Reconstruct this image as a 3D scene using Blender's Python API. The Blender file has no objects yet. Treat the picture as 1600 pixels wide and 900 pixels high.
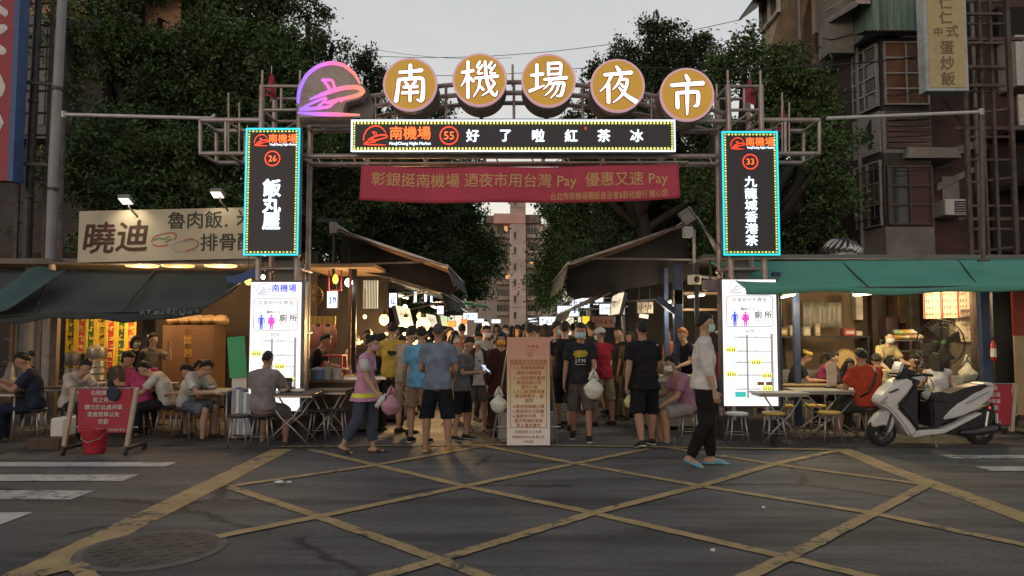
import bpy, bmesh, math, random
import numpy as np
from mathutils import Vector, Matrix, noise
R = math.radians
random.seed(7)
sc = bpy.context.scene
COL = sc.collection

# ------------------------------------------------------------------ camera
F = 1155.0; CAMH = 1.6; PITCH = math.atan(70 / F)
cd = bpy.data.cameras.new('camera'); cam = bpy.data.objects.new('camera', cd); COL.objects.link(cam)
cam.location = (0, 0, CAMH); cam.rotation_euler = (R(90) + PITCH, 0, 0)
cd.sensor_width = 36; cd.lens = 36 * F / 1600; cd.clip_end = 2000; cd.clip_start = .05
sc.camera = cam
# ------------------------------------------------------------------ sky and sun
wd = bpy.data.worlds.new('World'); sc.world = wd; wd.use_nodes = True
nt = wd.node_tree; nt.nodes.clear()
N = nt.nodes.new; L = nt.links.new
sky = N('ShaderNodeTexSky'); sky.sky_type = 'NISHITA'; sky.sun_disc = False
sky.sun_elevation = R(7); sky.sun_rotation = R(200); sky.dust_density = 3.0
bg1 = N('ShaderNodeBackground'); bg1.inputs[1].default_value = .05; L(sky.outputs[0], bg1.inputs[0])
tc = N('ShaderNodeTexCoord'); sp = N('ShaderNodeSeparateXYZ'); L(tc.outputs['Generated'], sp.inputs[0])
rp = N('ShaderNodeValToRGB'); L(sp.outputs['Z'], rp.inputs[0])
e = rp.color_ramp.elements; e[0].position = 0.0; e[0].color = (1.25, 1.02, .80, 1)
e[1].position = .55; e[1].color = (.52, .545, .565, 1)
x = e.new(.10); x.color = (1.15, 1.02, .84, 1)
x = e.new(.19); x.color = (.84, .81, .75, 1)
x = e.new(.32); x.color = (.68, .685, .675, 1)
mr = N('ShaderNodeMapRange'); L(sp.outputs['Y'], mr.inputs[0])          # the cloudy evening sky is brightest ahead
mr.inputs[1].default_value = -.5; mr.inputs[2].default_value = .75; mr.inputs[3].default_value = .72; mr.inputs[4].default_value = 1.0
ns = N('ShaderNodeTexNoise'); ns.inputs['Scale'].default_value = 2.2; ns.inputs['Detail'].default_value = 4
mpg = N('ShaderNodeMapping'); mpg.inputs['Scale'].default_value = (1, 1, 3); L(tc.outputs['Generated'], mpg.inputs[0]); L(mpg.outputs[0], ns.inputs[0])
mr2 = N('ShaderNodeMapRange'); L(ns.outputs[0], mr2.inputs[0]); mr2.inputs[3].default_value = .9; mr2.inputs[4].default_value = 1.1
mm = N('ShaderNodeMath'); mm.operation = 'MULTIPLY'; L(mr.outputs[0], mm.inputs[0]); L(mr2.outputs[0], mm.inputs[1])
bg2 = N('ShaderNodeBackground'); L(rp.outputs[0], bg2.inputs[0]); L(mm.outputs[0], bg2.inputs[1])
mx = N('ShaderNodeMixShader'); mx.inputs[0].default_value = .85; L(bg1.outputs[0], mx.inputs[1]); L(bg2.outputs[0], mx.inputs[2])
ow = N('ShaderNodeOutputWorld'); L(mx.outputs[0], ow.inputs[0])
sd = bpy.data.lights.new('sun', 'SUN'); so = bpy.data.objects.new('sun', sd); COL.objects.link(so)
sd.energy = .42; sd.angle = R(20); sd.color = (1, .74, .58); so.rotation_euler = (R(83), 0, R(-20))
sc.view_settings.view_transform = 'Standard'; sc.view_settings.look = 'None'; sc.view_settings.gamma = 1
sc.view_settings.exposure = 0.18; sc.view_settings.use_curve_mapping = False
sc.cycles.use_denoising = True; sc.cycles.max_bounces = 5; sc.cycles.diffuse_bounces = 3; sc.cycles.glossy_bounces = 2
sc.cycles.transmission_bounces = 3; sc.cycles.transparent_max_bounces = 6; sc.cycles.sample_clamp_indirect = 3.0
sc.cycles.caustics_reflective = False; sc.cycles.caustics_refractive = False

# ------------------------------------------------------------------ helpers
def W(px, py, Y):
    """a point at depth Y seen at photo pixel (px, py): used to read positions off the photograph"""
    xc = (px - 800) / F; yc = (450 - py) / F
    t = Y / (math.cos(PITCH) - yc * math.sin(PITCH))
    return Vector((xc * t, Y, CAMH + t * (math.sin(PITCH) + yc * math.cos(PITCH))))
def G(px, py, z=0.0):
    xc = (px - 800) / F; yc = (450 - py) / F
    dz = math.sin(PITCH) + yc * math.cos(PITCH); t = (z - CAMH) / dz
    return Vector((xc * t, t * (math.cos(PITCH) - yc * math.sin(PITCH)), z))

_mats = {}
def mat(name, col, rough=.7, metal=0.0, var=.18, scale=6.0, bump=.0, bscale=40.0, spec=.4, dirt=None, dscale=1.5, damt=.5, stretch=None):
    if name in _mats: return _mats[name]
    m = bpy.data.materials.new(name); m.use_nodes = True; t = m.node_tree; b = t.nodes['Principled BSDF']; n = t.nodes.new; l = t.links.new
    b.inputs['Roughness'].default_value = rough; b.inputs['Metallic'].default_value = metal; b.inputs['Specular IOR Level'].default_value = spec
    co = n('ShaderNodeTexCoord'); src = co.outputs['Object']
    if stretch:
        mp = n('ShaderNodeMapping'); mp.inputs['Scale'].default_value = stretch; l(src, mp.inputs[0]); src = mp.outputs[0]
    no = n('ShaderNodeTexNoise'); no.inputs['Scale'].default_value = scale; no.inputs['Detail'].default_value = 5; l(src, no.inputs[0])
    ra = n('ShaderNodeValToRGB'); ra.color_ramp.elements[0].position = .3; ra.color_ramp.elements[1].position = .7
    c = col
    ra.color_ramp.elements[0].color = (c[0] * (1 - var), c[1] * (1 - var), c[2] * (1 - var), 1)
    ra.color_ramp.elements[1].color = (min(1, c[0] * (1 + var)), min(1, c[1] * (1 + var)), min(1, c[2] * (1 + var)), 1)
    l(no.outputs[0], ra.inputs[0]); out = ra.outputs[0]
    if dirt:
        n2 = n('ShaderNodeTexNoise'); n2.inputs['Scale'].default_value = dscale; n2.inputs['Detail'].default_value = 8; n2.inputs['Roughness'].default_value = .7; l(src, n2.inputs[0])
        r2 = n('ShaderNodeValToRGB'); r2.color_ramp.elements[0].position = .45; r2.color_ramp.elements[1].position = .65
        r2.color_ramp.elements[0].color = (0, 0, 0, 1); r2.color_ramp.elements[1].color = (damt, damt, damt, 1); l(n2.outputs[0], r2.inputs[0])
        mi = n('ShaderNodeMix'); mi.data_type = 'RGBA'; l(r2.outputs[0], mi.inputs[0]); l(out, mi.inputs[6]); mi.inputs[7].default_value = (*dirt, 1); out = mi.outputs[2]
    l(out, b.inputs['Base Color'])
    if bump:
        n3 = n('ShaderNodeTexNoise'); n3.inputs['Scale'].default_value = bscale; n3.inputs['Detail'].default_value = 3; l(src, n3.inputs[0])
        bu = n('ShaderNodeBump'); bu.inputs['Strength'].default_value = bump; bu.inputs['Distance'].default_value = .02; l(n3.outputs[0], bu.inputs['Height']); l(bu.outputs[0], b.inputs['Normal'])
    _mats[name] = m; return m
def emit(name, col, s=1.0, back=None):
    if name in _mats: return _mats[name]
    m = bpy.data.materials.new(name); m.use_nodes = True; t = m.node_tree; b = t.nodes['Principled BSDF']
    b.inputs['Base Color'].default_value = (*[c * .5 for c in col], 1); b.inputs['Roughness'].default_value = .4
    b.inputs['Emission Color'].default_value = (*col, 1); b.inputs['Emission Strength'].default_value = s
    _mats[name] = m; return m
def fabric(col, rough=.9):
    return mat('fabric_%d_%d_%d' % tuple(int(c * 999) for c in col), col, rough, 0, .22, 7, .9, 13, .15)

_txt = {}
def glyphs(s, bold=0, font_res=2):
    key = (s, bold)
    if key in _txt: return _txt[key]
    c = bpy.data.curves.new('t', 'FONT'); c.body = s; c.size = 1; c.align_x = 'CENTER'; c.align_y = 'CENTER'; c.resolution_u = font_res; c.fill_mode = 'FRONT'
    o = bpy.data.objects.new('t', c); COL.objects.link(o)
    me = bpy.data.meshes.new_from_object(o.evaluated_get(bpy.context.evaluated_depsgraph_get()))
    vs = np.array([v.co[:] for v in me.vertices]).reshape(-1, 3); fs = [tuple(p.vertices) for p in me.polygons]
    bpy.data.objects.remove(o); bpy.data.curves.remove(c); bpy.data.meshes.remove(me)
    if len(vs):
        cx = (vs[:, 0].min() + vs[:, 0].max()) / 2; cy = (vs[:, 1].min() + vs[:, 1].max()) / 2; vs = vs - (cx, cy, 0)
    _txt[key] = (vs, fs); return vs, fs

def frame_at(o, rz=0.0, tilt=0.0):
    """a panel frame: local x to the right, local y up, local z out of the panel; rz=0 faces the road (-Y)"""
    return Matrix.Translation(Vector(o)) @ Matrix.Rotation(rz, 4, 'Z') @ Matrix.Rotation(R(90) + tilt, 4, 'X')

class MB:
    def __init__(s): s.v = []; s.f = []; s.m = []; s.mi = 0; s.M = None
    def add(s, vs, fs):
        b = len(s.v)
        if s.M is not None: vs = [s.M @ Vector(p) for p in vs]
        s.v.extend([tuple(p) for p in vs]); s.f.extend([tuple(i + b for i in q) for q in fs]); s.m.extend([s.mi] * len(fs)); return s
    def box(s, x0, x1, y0, y1, z0, z1):
        return s.add([(x0, y0, z0), (x1, y0, z0), (x1, y1, z0), (x0, y1, z0), (x0, y0, z1), (x1, y0, z1), (x1, y1, z1), (x0, y1, z1)],
                     [(0, 3, 2, 1), (4, 5, 6, 7), (0, 1, 5, 4), (1, 2, 6, 5), (2, 3, 7, 6), (3, 0, 4, 7)])
    def cbox(s, c, sz): return s.box(c[0] - sz[0] / 2, c[0] + sz[0] / 2, c[1] - sz[1] / 2, c[1] + sz[1] / 2, c[2] - sz[2] / 2, c[2] + sz[2] / 2)
    def quad(s, a, b, c, d): return s.add([a, b, c, d], [(0, 1, 2, 3)])
    def beam(s, p0, p1, w, h=None, up=(0, 0, 1)):
        h = h or w; p0 = Vector(p0); p1 = Vector(p1); d = (p1 - p0).normalized(); u = Vector(up)
        if abs(d.dot(u)) > .98: u = Vector((0, 1, 0))
        a = d.cross(u).normalized() * w / 2; b = a.cross(d).normalized() * h / 2
        return s.add([p0 - a - b, p0 + a - b, p0 + a + b, p0 - a + b, p1 - a - b, p1 + a - b, p1 + a + b, p1 - a + b],
                     [(3, 2, 1, 0), (4, 5, 6, 7), (0, 1, 5, 4), (1, 2, 6, 5), (2, 3, 7, 6), (3, 0, 4, 7)])
    def tube(s, pts, r, n=8, cap=True, ref=None, rnd=False):
        """swept tube; r may be one radius, a list of radii, or a list of (side, other) radii; rnd adds domed ends"""
        pts = [Vector(p) for p in pts]; k = len(pts)
        rr = r if isinstance(r, (list, tuple)) and not (len(r) == 2 and k != 2 and isinstance(r[0], (int, float))) else [r] * k
        rr = [(q, q) if isinstance(q, (int, float)) else q for q in rr]
        P = []; Rr = []; D = []
        ds = []
        for i in range(k):
            d = (pts[min(i + 1, k - 1)] - pts[max(i - 1, 0)])
            ds.append(d.normalized() if d.length > 1e-9 else Vector((0, 0, 1)))
        if rnd:
            q = min(rr[0]); 
            for t in (.97, .75, .4): P.append(pts[0] - ds[0] * q * t); c = math.sqrt(max(0, 1 - t * t)); Rr.append((rr[0][0] * c, rr[0][1] * c)); D.append(ds[0])
        for i in range(k): P.append(pts[i]); Rr.append(rr[i]); D.append(ds[i])
        if rnd:
            q = min(rr[-1])
            for t in (.4, .75, .97): P.append(pts[-1] + ds[-1] * q * t); c = math.sqrt(max(0, 1 - t * t)); Rr.append((rr[-1][0] * c, rr[-1][1] * c)); D.append(ds[-1])
        rf = Vector(ref) if ref is not None else None
        u = None; vs = []; fs = []
        for i in range(len(P)):
            d = D[i]
            if rf is not None: u = rf - d * rf.dot(d)
            elif u is None:
                a = Vector((1, 0, 0)) if abs(d.x) < .9 else Vector((0, 1, 0)); u = a - d * a.dot(d)
            else: u = u - d * u.dot(d)
            u = u.normalized(); w = d.cross(u)
            for j in range(n):
                a = 2 * math.pi * j / n; vs.append(P[i] + u * math.cos(a) * Rr[i][0] + w * math.sin(a) * Rr[i][1])
        for i in range(len(P) - 1):
            for j in range(n): fs.append((i * n + j, i * n + (j + 1) % n, (i + 1) * n + (j + 1) % n, (i + 1) * n + j))
        if cap:
            fs.append(tuple(range(n - 1, -1, -1))); e = (len(P) - 1) * n; fs.append(tuple(range(e, e + n)))
        return s.add(vs, fs)
    def lathe(s, prof, n=20, c=(0, 0, 0), axis=None, cap=True):
        c = Vector(c); vs = []; fs = []; q = axis.to_track_quat('Z', 'Y') if axis is not None else None
        for (r, z) in prof:
            for j in range(n):
                p = Vector((r * math.cos(2 * math.pi * j / n), r * math.sin(2 * math.pi * j / n), z))
                vs.append(c + (q @ p if q else p))
        for i in range(len(prof) - 1):
            for j in range(n): fs.append((i * n + j, i * n + (j + 1) % n, (i + 1) * n + (j + 1) % n, (i + 1) * n + j))
        if cap and prof[0][0] > 1e-4: fs.append(tuple(range(n - 1, -1, -1)))
        if cap and prof[-1][0] > 1e-4: fs.append(tuple(range((len(prof) - 1) * n, len(prof) * n)))
        return s.add(vs, fs)
    def ball(s, c, r, nu=12, nv=8, fn=None):
        c = Vector(c); r = (r, r, r) if isinstance(r, (int, float)) else r; vs = [c + Vector((0, 0, -r[2]))]; fs = []
        for i in range(1, nv):
            a = -math.pi / 2 + math.pi * i / nv
            for j in range(nu):
                b = 2 * math.pi * j / nu; vs.append(c + Vector((r[0] * math.cos(a) * math.cos(b), r[1] * math.cos(a) * math.sin(b), r[2] * math.sin(a))))
        vs.append(c + Vector((0, 0, r[2]))); e = len(vs) - 1
        for j in range(nu):
            fs.append((0, 1 + (j + 1) % nu, 1 + j)); fs.append((e, e - nu + j, e - nu + (j + 1) % nu))
        for i in range(nv - 2):
            for j in range(nu): a = 1 + i * nu; fs.append((a + j, a + (j + 1) % nu, a + nu + (j + 1) % nu, a + nu + j))
        if fn: vs = [fn(p) for p in vs]
        return s.add(vs, fs)
    def prism(s, out, y0, y1):
        """outline in (x, z) extruded along y"""
        n = len(out); vs = [(p[0], y0, p[1]) for p in out] + [(p[0], y1, p[1]) for p in out]
        a = sum(out[i][0] * out[(i + 1) % n][1] - out[(i + 1) % n][0] * out[i][1] for i in range(n))
        fs = [tuple(range(n)), tuple(range(2 * n - 1, n - 1, -1))] + [((i + 1) % n, i, n + i, n + (i + 1) % n) for i in range(n)]
        if a < 0: fs = [tuple(reversed(q)) for q in fs]
        return s.add(vs, fs)
    def text(s, body, fr, x=0, y=0, size=.1, bold=0.0, z=.002, sx=1.0, maxw=None, depth=0.0, shear=0.0):
        vs, fs = glyphs(body)
        if not len(vs): return s
        w = (vs[:, 0].max() - vs[:, 0].min()) * size * sx
        k = sx * (maxw / w if maxw and w > maxw else 1)
        offs = [(0, 0)] + ([(bold, 0), (-bold, 0), (0, bold), (0, -bold)] if bold else [])
        for i, (ox, oy) in enumerate(offs):
            zz = z + i * .0006
            s.add([fr @ Vector((x + (p[0] + ox + shear * p[1]) * size * k, y + (p[1] + oy) * size, zz)) for p in vs], fs)
        return s
    def marks(s, n, fr, x=0, y=0, size=.1, seed=1, maxw=None, vert=False, z=.002):
        """n unreadable little character-like marks in a row: writing too small or blurred to read in the photo"""
        rg = random.Random(seed); st = size * 1.1; k = min(1, maxw / (n * st)) if maxw else 1
        for i in range(n):
            cx, cy = (x, y - (i - (n - 1) / 2) * st) if vert else (x + (i - (n - 1) / 2) * st * k, y)
            for j in range(5):
                h = j % 2; a, b = rg.uniform(-.4, .1), rg.uniform(.1, .42); c = rg.uniform(-.42, .42)
                p = [(a, c, .1), (b, c + rg.uniform(-.08, .1), .12)] if h == 0 else [(c, b, .11), (c + rg.uniform(-.15, .15), a, .1)]
                s.ribbon([(q[0] * k, q[1], q[2]) for q in p], fr, size, cx, cy, z + j * .0004)
        return s
    def ribbon(s, pts, fr, sc_=1.0, ox=0, oy=0, z=.002, grow=0.0, depth=0.0, caps=True):
        """a brush stroke: points (x, y, width) swept as a flat ribbon with round ends"""
        P = []
        for i in range(len(pts) - 1):
            for t in range(4):
                u = t / 4; a, b = pts[i], pts[i + 1]; P.append([a[k] + (b[k] - a[k]) * u for k in range(3)])
        P.append(list(pts[-1])); 
        for _ in range(2):
            Q = [p[:] for p in P]
            for i in range(1, len(P) - 1):
                for k in range(3): Q[i][k] = .25 * P[i - 1][k] + .5 * P[i][k] + .25 * P[i + 1][k]
            P = Q
        left = []; right = []; n = len(P)
        for i in range(n):
            a = P[max(0, i - 1)]; b = P[min(n - 1, i + 1)]; dx, dy = b[0] - a[0], b[1] - a[1]; q = math.hypot(dx, dy) or 1; dx /= q; dy /= q
            w = (P[i][2] / 2 + grow); left.append((P[i][0] - dy * w, P[i][1] + dx * w)); right.append((P[i][0] + dy * w, P[i][1] - dx * w))
            if i == 0: s0 = (P[0][0] - dx * w * .8, P[0][1] - dy * w * .8)
            if i == n - 1: s1 = (P[-1][0] + dx * w * .8, P[-1][1] + dy * w * .8)
        V = [fr @ Vector((ox + p[0] * sc_, oy + p[1] * sc_, z)) for p in [s0] + left + right + [s1]]
        fs = [(0, 1, 1 + n)] + [(1 + i, 2 + i, 2 + n + i, 1 + n + i) for i in range(n - 1)] + [(n, 2 * n + 1, 2 * n)]
        fs = [tuple(reversed(q)) for q in fs]
        return s.add(V, fs)
    def build(s, name, mats, parent=None, smooth=False, bevel=0.0, seg=1, auto=None):
        me = bpy.data.meshes.new(name); me.from_pydata(s.v, [], s.f)
        mats = mats if isinstance(mats, (list, tuple)) else [mats]
        for m in mats: me.materials.append(m)
        if len(mats) > 1: me.polygons.foreach_set('material_index', s.m)
        if bevel:
            bm = bmesh.new(); bm.from_mesh(me); bmesh.ops.remove_doubles(bm, verts=bm.verts, dist=1e-5)
            es = [e for e in bm.edges if len(e.link_faces) == 2 and e.calc_face_angle(0) > .5]
            bmesh.ops.bevel(bm, geom=es, offset=bevel, segments=seg, affect='EDGES', clamp_overlap=True); bm.to_mesh(me); bm.free()
        if smooth:
            me.polygons.foreach_set('use_smooth', [True] * len(me.polygons))
            if auto: me.set_sharp_from_angle(angle=R(auto))
        me.update()
        o = bpy.data.objects.new(name, me); COL.objects.link(o)
        if parent: o.parent = parent
        return o

def tag(o, label, cat, group=None, kind=None):
    o['label'] = label; o['category'] = cat
    if group: o['group'] = group
    if kind: o['kind'] = kind
    return o
def thing(name, label, cat, loc=(0, 0, 0), rz=0, group=None):
    o = bpy.data.objects.new(name, None); COL.objects.link(o); o.location = loc; o.rotation_euler = (0, 0, rz); o.empty_display_size = .1
    return tag(o, label, cat, group)
def dup(root, loc, rz=0, label=None, group=None):
    r = root.copy(); COL.objects.link(r); r.location = loc; r.rotation_euler = (0, 0, rz)
    if label: r['label'] = label
    if group: r['group'] = group
    for ch in list(root.children):
        c = ch.copy(); COL.objects.link(c); c.parent = r
        for g in list(ch.children):
            d = g.copy(); COL.objects.link(d); d.parent = c
    return r
def struct(o): o['kind'] = 'structure'; return o
def lamp(name, loc, energy, col, r=.05, parent=None):
    d = bpy.data.lights.new(name, 'POINT'); d.energy = energy; d.color = col; d.shadow_soft_size = r
    o = bpy.data.objects.new(name, d); COL.objects.link(o); o.location = loc
    if parent: o.parent = parent
    return o

STEEL = mat('galvanised_steel', (.36, .35, .34), .45, .75, .2, 8, dirt=(.22, .15, .10), dscale=3, damt=.6)
RUST = mat('rusty_steel', (.095, .066, .056), .75, .2, .3, 12, .3, 60, dirt=(.17, .15, .14), damt=.5)
DARKST = mat('dark_steel', (.05, .05, .052), .5, .4, .3, 8)
CHROME = mat('worn_chrome', (.5, .49, .47), .3, .9, .12, 10)
BLACKP = mat('black_plastic', (.02, .02, .021), .45, 0, .2, 10)
WHITEP = mat('white_plastic', (.62, .61, .58), .5, 0, .08, 5, dirt=(.4, .36, .3), damt=.3)
DARKW = mat('dark_wood', (.07, .045, .03), .7, 0, .35, 4, stretch=(1, 1, .15))
WOOD = mat('brown_wood', (.20, .125, .07), .65, 0, .3, 5, stretch=(1, 1, .2))
CONC = mat('stained_concrete', (.24, .225, .20), .9, 0, .18, 2.5, .4, 30, dirt=(.10, .09, .08), dscale=.7, damt=.75)
BRICKP = mat('red_plaster', (.115, .06, .052), .85, 0, .3, 3, .3, 40, dirt=(.08, .06, .05), dscale=1.1, damt=.7)
GLASSD = mat('dark_window_glass', (.03, .033, .035), .12, 0, .3, 1.5, spec=.6)
INK = mat('black_ink', (.03, .028, .03), .8, 0, .1)
PAPER = mat('cream_paper', (.62, .55, .42), .85, 0, .08, 3)
# ================================================================== ground and road markings
def asphalt():
    m = bpy.data.materials.new('asphalt'); m.use_nodes = True; t = m.node_tree; b = t.nodes['Principled BSDF']; n = t.nodes.new; l = t.links.new
    co = n('ShaderNodeTexCoord')
    def noise_(scale, det, stretch=(1, 1, 1), rough=.6):
        mp = n('ShaderNodeMapping'); mp.inputs['Scale'].default_value = stretch; l(co.outputs['Object'], mp.inputs[0])
        q = n('ShaderNodeTexNoise'); q.inputs['Scale'].default_value = scale; q.inputs['Detail'].default_value = det; q.inputs['Roughness'].default_value = rough; l(mp.outputs[0], q.inputs[0]); return q.outputs[0]
    def ramp(src, p0, c0, p1, c1):
        r = n('ShaderNodeValToRGB'); e = r.color_ramp.elements; e[0].position = p0; e[0].color = (*c0, 1); e[1].position = p1; e[1].color = (*c1, 1); l(src, r.inputs[0]); return r.outputs[0]
    def mul(a, b_, f=1.0):
        x = n('ShaderNodeMix'); x.data_type = 'RGBA'; x.blend_type = 'MULTIPLY'; x.inputs[0].default_value = f; l(a, x.inputs[6]); l(b_, x.inputs[7]); return x.outputs[2]
    base = ramp(noise_(.35, 6, (1, 2.2, 1)), .35, (.072, .072, .073), .68, (.118, .118, .119))
    patches = ramp(noise_(.55, 3, (.35, 2.4, 1)), .52, (1, 1, 1), .60, (.58, .58, .59))
    streak = ramp(noise_(1.6, 6, (.25, 3, 1), .75), .46, (1, 1, 1), .70, (.52, .51, .5))
    grain = mul(ramp(noise_(150, 2), .3, (.62, .62, .62), .7, (1.4, 1.38, 1.36)), ramp(noise_(24, 5, (1, 1, 1), .8), .3, (.60, .60, .60), .7, (1.38, 1.36, 1.34)))
    spots = ramp(noise_(9, 4), .66, (1, 1, 1), .74, (.72, .72, .72))
    v = n('ShaderNodeTexVoronoi'); v.feature = 'DISTANCE_TO_EDGE'; v.inputs['Scale'].default_value = .33
    mp = n('ShaderNodeMapping'); l(co.outputs['Object'], mp.inputs[0])
    dn = n('ShaderNodeTexNoise'); dn.inputs['Scale'].default_value = 1.8; dn.inputs['Detail'].default_value = 8; dn.inputs['Roughness'].default_value = .7; l(co.outputs['Object'], dn.inputs[0])
    mv = n('ShaderNodeMix'); mv.data_type = 'VECTOR'; mv.inputs[0].default_value = .35; l(mp.outputs[0], mv.inputs[4]); l(dn.outputs['Color'], mv.inputs[5]); l(mv.outputs[1], v.inputs[0])
    ck = ramp(v.outputs['Distance'], .003, (.22, .22, .22), .013, (1, 1, 1))
    gate = ramp(noise_(.5, 2), .46, (0, 0, 0), .52, (1, 1, 1))          # only some of the cracks have opened
    cm = n('ShaderNodeMix'); cm.data_type = 'RGBA'; l(gate, cm.inputs[0]); cm.inputs[6].default_value = (1, 1, 1, 1); l(ck, cm.inputs[7])
    c = mul(mul(mul(mul(mul(base, patches), streak), grain), spots), cm.outputs[2])
    l(c, b.inputs['Base Color'])
    rr = n('ShaderNodeMapRange'); l(noise_(.8, 5, (.5, 2, 1)), rr.inputs[0]); rr.inputs[3].default_value = .5; rr.inputs[4].default_value = .95; l(rr.outputs[0], b.inputs['Roughness'])
    bu = n('ShaderNodeBump'); bu.inputs['Strength'].default_value = .5; bu.inputs['Distance'].default_value = .01; l(noise_(110, 3), bu.inputs['Height']); l(bu.outputs[0], b.inputs['Normal'])
    b.inputs['Specular IOR Level'].default_value = .35
    return m
ASPH = asphalt()
g = MB(); g.quad((-400, -200, 0), (400, -200, 0), (400, 600, 0), (-400, 600, 0)); struct(g.build('road', ASPH))

def worn(name, col, lo=.54, hi=.64):
    m = bpy.data.materials.new(name); m.use_nodes = True; t = m.node_tree; b = t.nodes['Principled BSDF']; n = t.nodes.new; l = t.links.new
    co = n('ShaderNodeTexCoord'); q = n('ShaderNodeTexNoise'); q.inputs['Scale'].default_value = 7; q.inputs['Detail'].default_value = 9; q.inputs['Roughness'].default_value = .75; l(co.outputs['Object'], q.inputs[0])
    q2 = n('ShaderNodeTexNoise'); q2.inputs['Scale'].default_value = 1.3; q2.inputs['Detail'].default_value = 3; l(co.outputs['Object'], q2.inputs[0])
    a = n('ShaderNodeMath'); a.operation = 'MULTIPLY_ADD'; l(q2.outputs[0], a.inputs[0]); a.inputs[1].default_value = .45; l(q.outputs[0], a.inputs[2])
    r = n('ShaderNodeValToRGB'); e = r.color_ramp.elements; e[0].position = lo + .23; e[0].color = (*col, 1); e[1].position = hi + .23; e[1].color = (.075, .07, .065, 1); l(a.outputs[0], r.inputs[0])
    q3 = n('ShaderNodeTexNoise'); q3.inputs['Scale'].default_value = 3; q3.inputs['Detail'].default_value = 6; l(co.outputs['Object'], q3.inputs[0])
    r3 = n('ShaderNodeValToRGB'); r3.color_ramp.elements[0].position = .35; r3.color_ramp.elements[0].color = (.72, .72, .72, 1); r3.color_ramp.elements[1].position = .65; l(q3.outputs[0], r3.inputs[0])
    x = n('ShaderNodeMix'); x.data_type = 'RGBA'; x.blend_type = 'MULTIPLY'; x.inputs[0].default_value = 1; l(r.outputs[0], x.inputs[6]); l(r3.outputs[0], x.inputs[7])
    l(x.outputs[2], b.inputs['Base Color']); b.inputs['Roughness'].default_value = .8
    return m
YEL = worn('worn_yellow_paint', (.38, .265, .125)); WHT = worn('worn_white_paint', (.45, .44, .42))
def strip(mb, pix, w, z, taper=None):
    P = [G(*p) for p in pix]
    for i in range(len(P) - 1):
        a, b = P[i], P[i + 1]; d = (b - a); n_ = max(2, int(d.length / .05)); nrm = Vector((-d.y, d.x, 0)).normalized()
        vs = []; fs = []
        for k in range(n_ + 1):
            c = a + d * k / n_; j1 = (noise.noise(c * 9 + Vector((3, 1, i))) * .014 + noise.noise(c * 31) * .008); j2 = (noise.noise(c * 9 + Vector((9, 5, i))) * .014 + noise.noise(c * 27 + Vector((5, 0, 0))) * .008)
            p = c + nrm * (w / 2 + j1); q = c - nrm * (w / 2 + j2); vs += [(p.x, p.y, z), (q.x, q.y, z)]
        for k in range(n_): fs.append((2 * k + 1, 2 * k + 3, 2 * k + 2, 2 * k))
        mb.add(vs, fs)
mk = MB()
strip(mk, [(442, 702), (350, 748), (130, 857), (20, 908)], .29, .004); strip(mk, [(1316, 702), (1390, 733), (1500, 772), (1700, 846)], .25, .0042)
struct(mk.build('road_marking_border', YEL))
mk = MB(); z = .007
strip(mk, [(440, 699), (800, 696), (1316, 704)], .085, .013)
for ln in [[(480, 702), (725, 760), (925, 802), (1230, 872), (1400, 912)], [(360, 762), (495, 807), (685, 875), (770, 907)],
           [(755, 697), (900, 725), (1095, 760), (1360, 802), (1600, 852), (1700, 873)], [(1040, 699), (1210, 726), (1440, 757)], [(105, 880), (160, 915)]]:
    strip(mk, ln, .118, z)
struct(mk.build('road_marking_diagonal', YEL))
mk = MB()
for ln in [[(358, 761), (585, 728), (752, 698)], [(340, 840), (500, 808), (720, 762), (900, 725), (1012, 702)], [(560, 912), (690, 875), (930, 802), (1095, 760), (1210, 726), (1316, 703)],
           [(1150, 910), (1235, 870), (1365, 803), (1455, 755)], [(60, 900), (135, 882)]]:
    strip(mk, ln, .118, .010)
struct(mk.build('road_marking_crossing_diagonal', YEL))
mk = MB()
for x0, x1, y, w in [(-120, 268, 726, .30), (-120, 205, 747, .36), (-120, 130, 774, .40), (-120, 26, 811, .44), (1478, 1720, 714, .26), (1535, 1720, 733, .28)]:
    strip(mk, [(x0, y), (x1, y)], w, .006)
struct(mk.build('crosswalk', WHT))
# pavement strip in front of the stalls: a shallow gutter edge and stained slab
mk = MB(); mk.box(-14, -3.2, 10.55, 16, 0.0, .02); mk.box(3.9, 14, 10.55, 16, 0, .021)
struct(mk.build('pavement', mat('stained_pavement', (.085, .075, .066), .85, 0, .3, 2, .4, 40, dirt=(.04, .034, .03), dscale=1.2, damt=.8)))
# manhole cover
c = G(238, 859); t = thing('manhole_cover', 'large round iron manhole cover in the yellow box junction', 'manhole cover', (c.x, c.y, 0))
a = MB(); a.lathe([(.52, .0), (.52, .008), (.455, .010), (.455, .008)], 48); a.build('rim', mat('manhole_rim', (.11, .095, .085), .8, 0, .3, 14, .3, 60), t)
a = MB(); a.lathe([(.45, 0.0), (.45, .008), (.0005, .009)], 48)
for i in range(-7, 8):
    for j in range(-7, 8):
        if math.hypot(i, j) * .078 < .41 and (i + j) % 2 == 0: a.cbox((i * .078, j * .078, .009), (.05, .05, .006))
a.build('lid', mat('manhole_iron', (.065, .058, .052), .7, .2, .4, 5, dirt=(.09, .075, .06), dscale=4), t)
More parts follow.
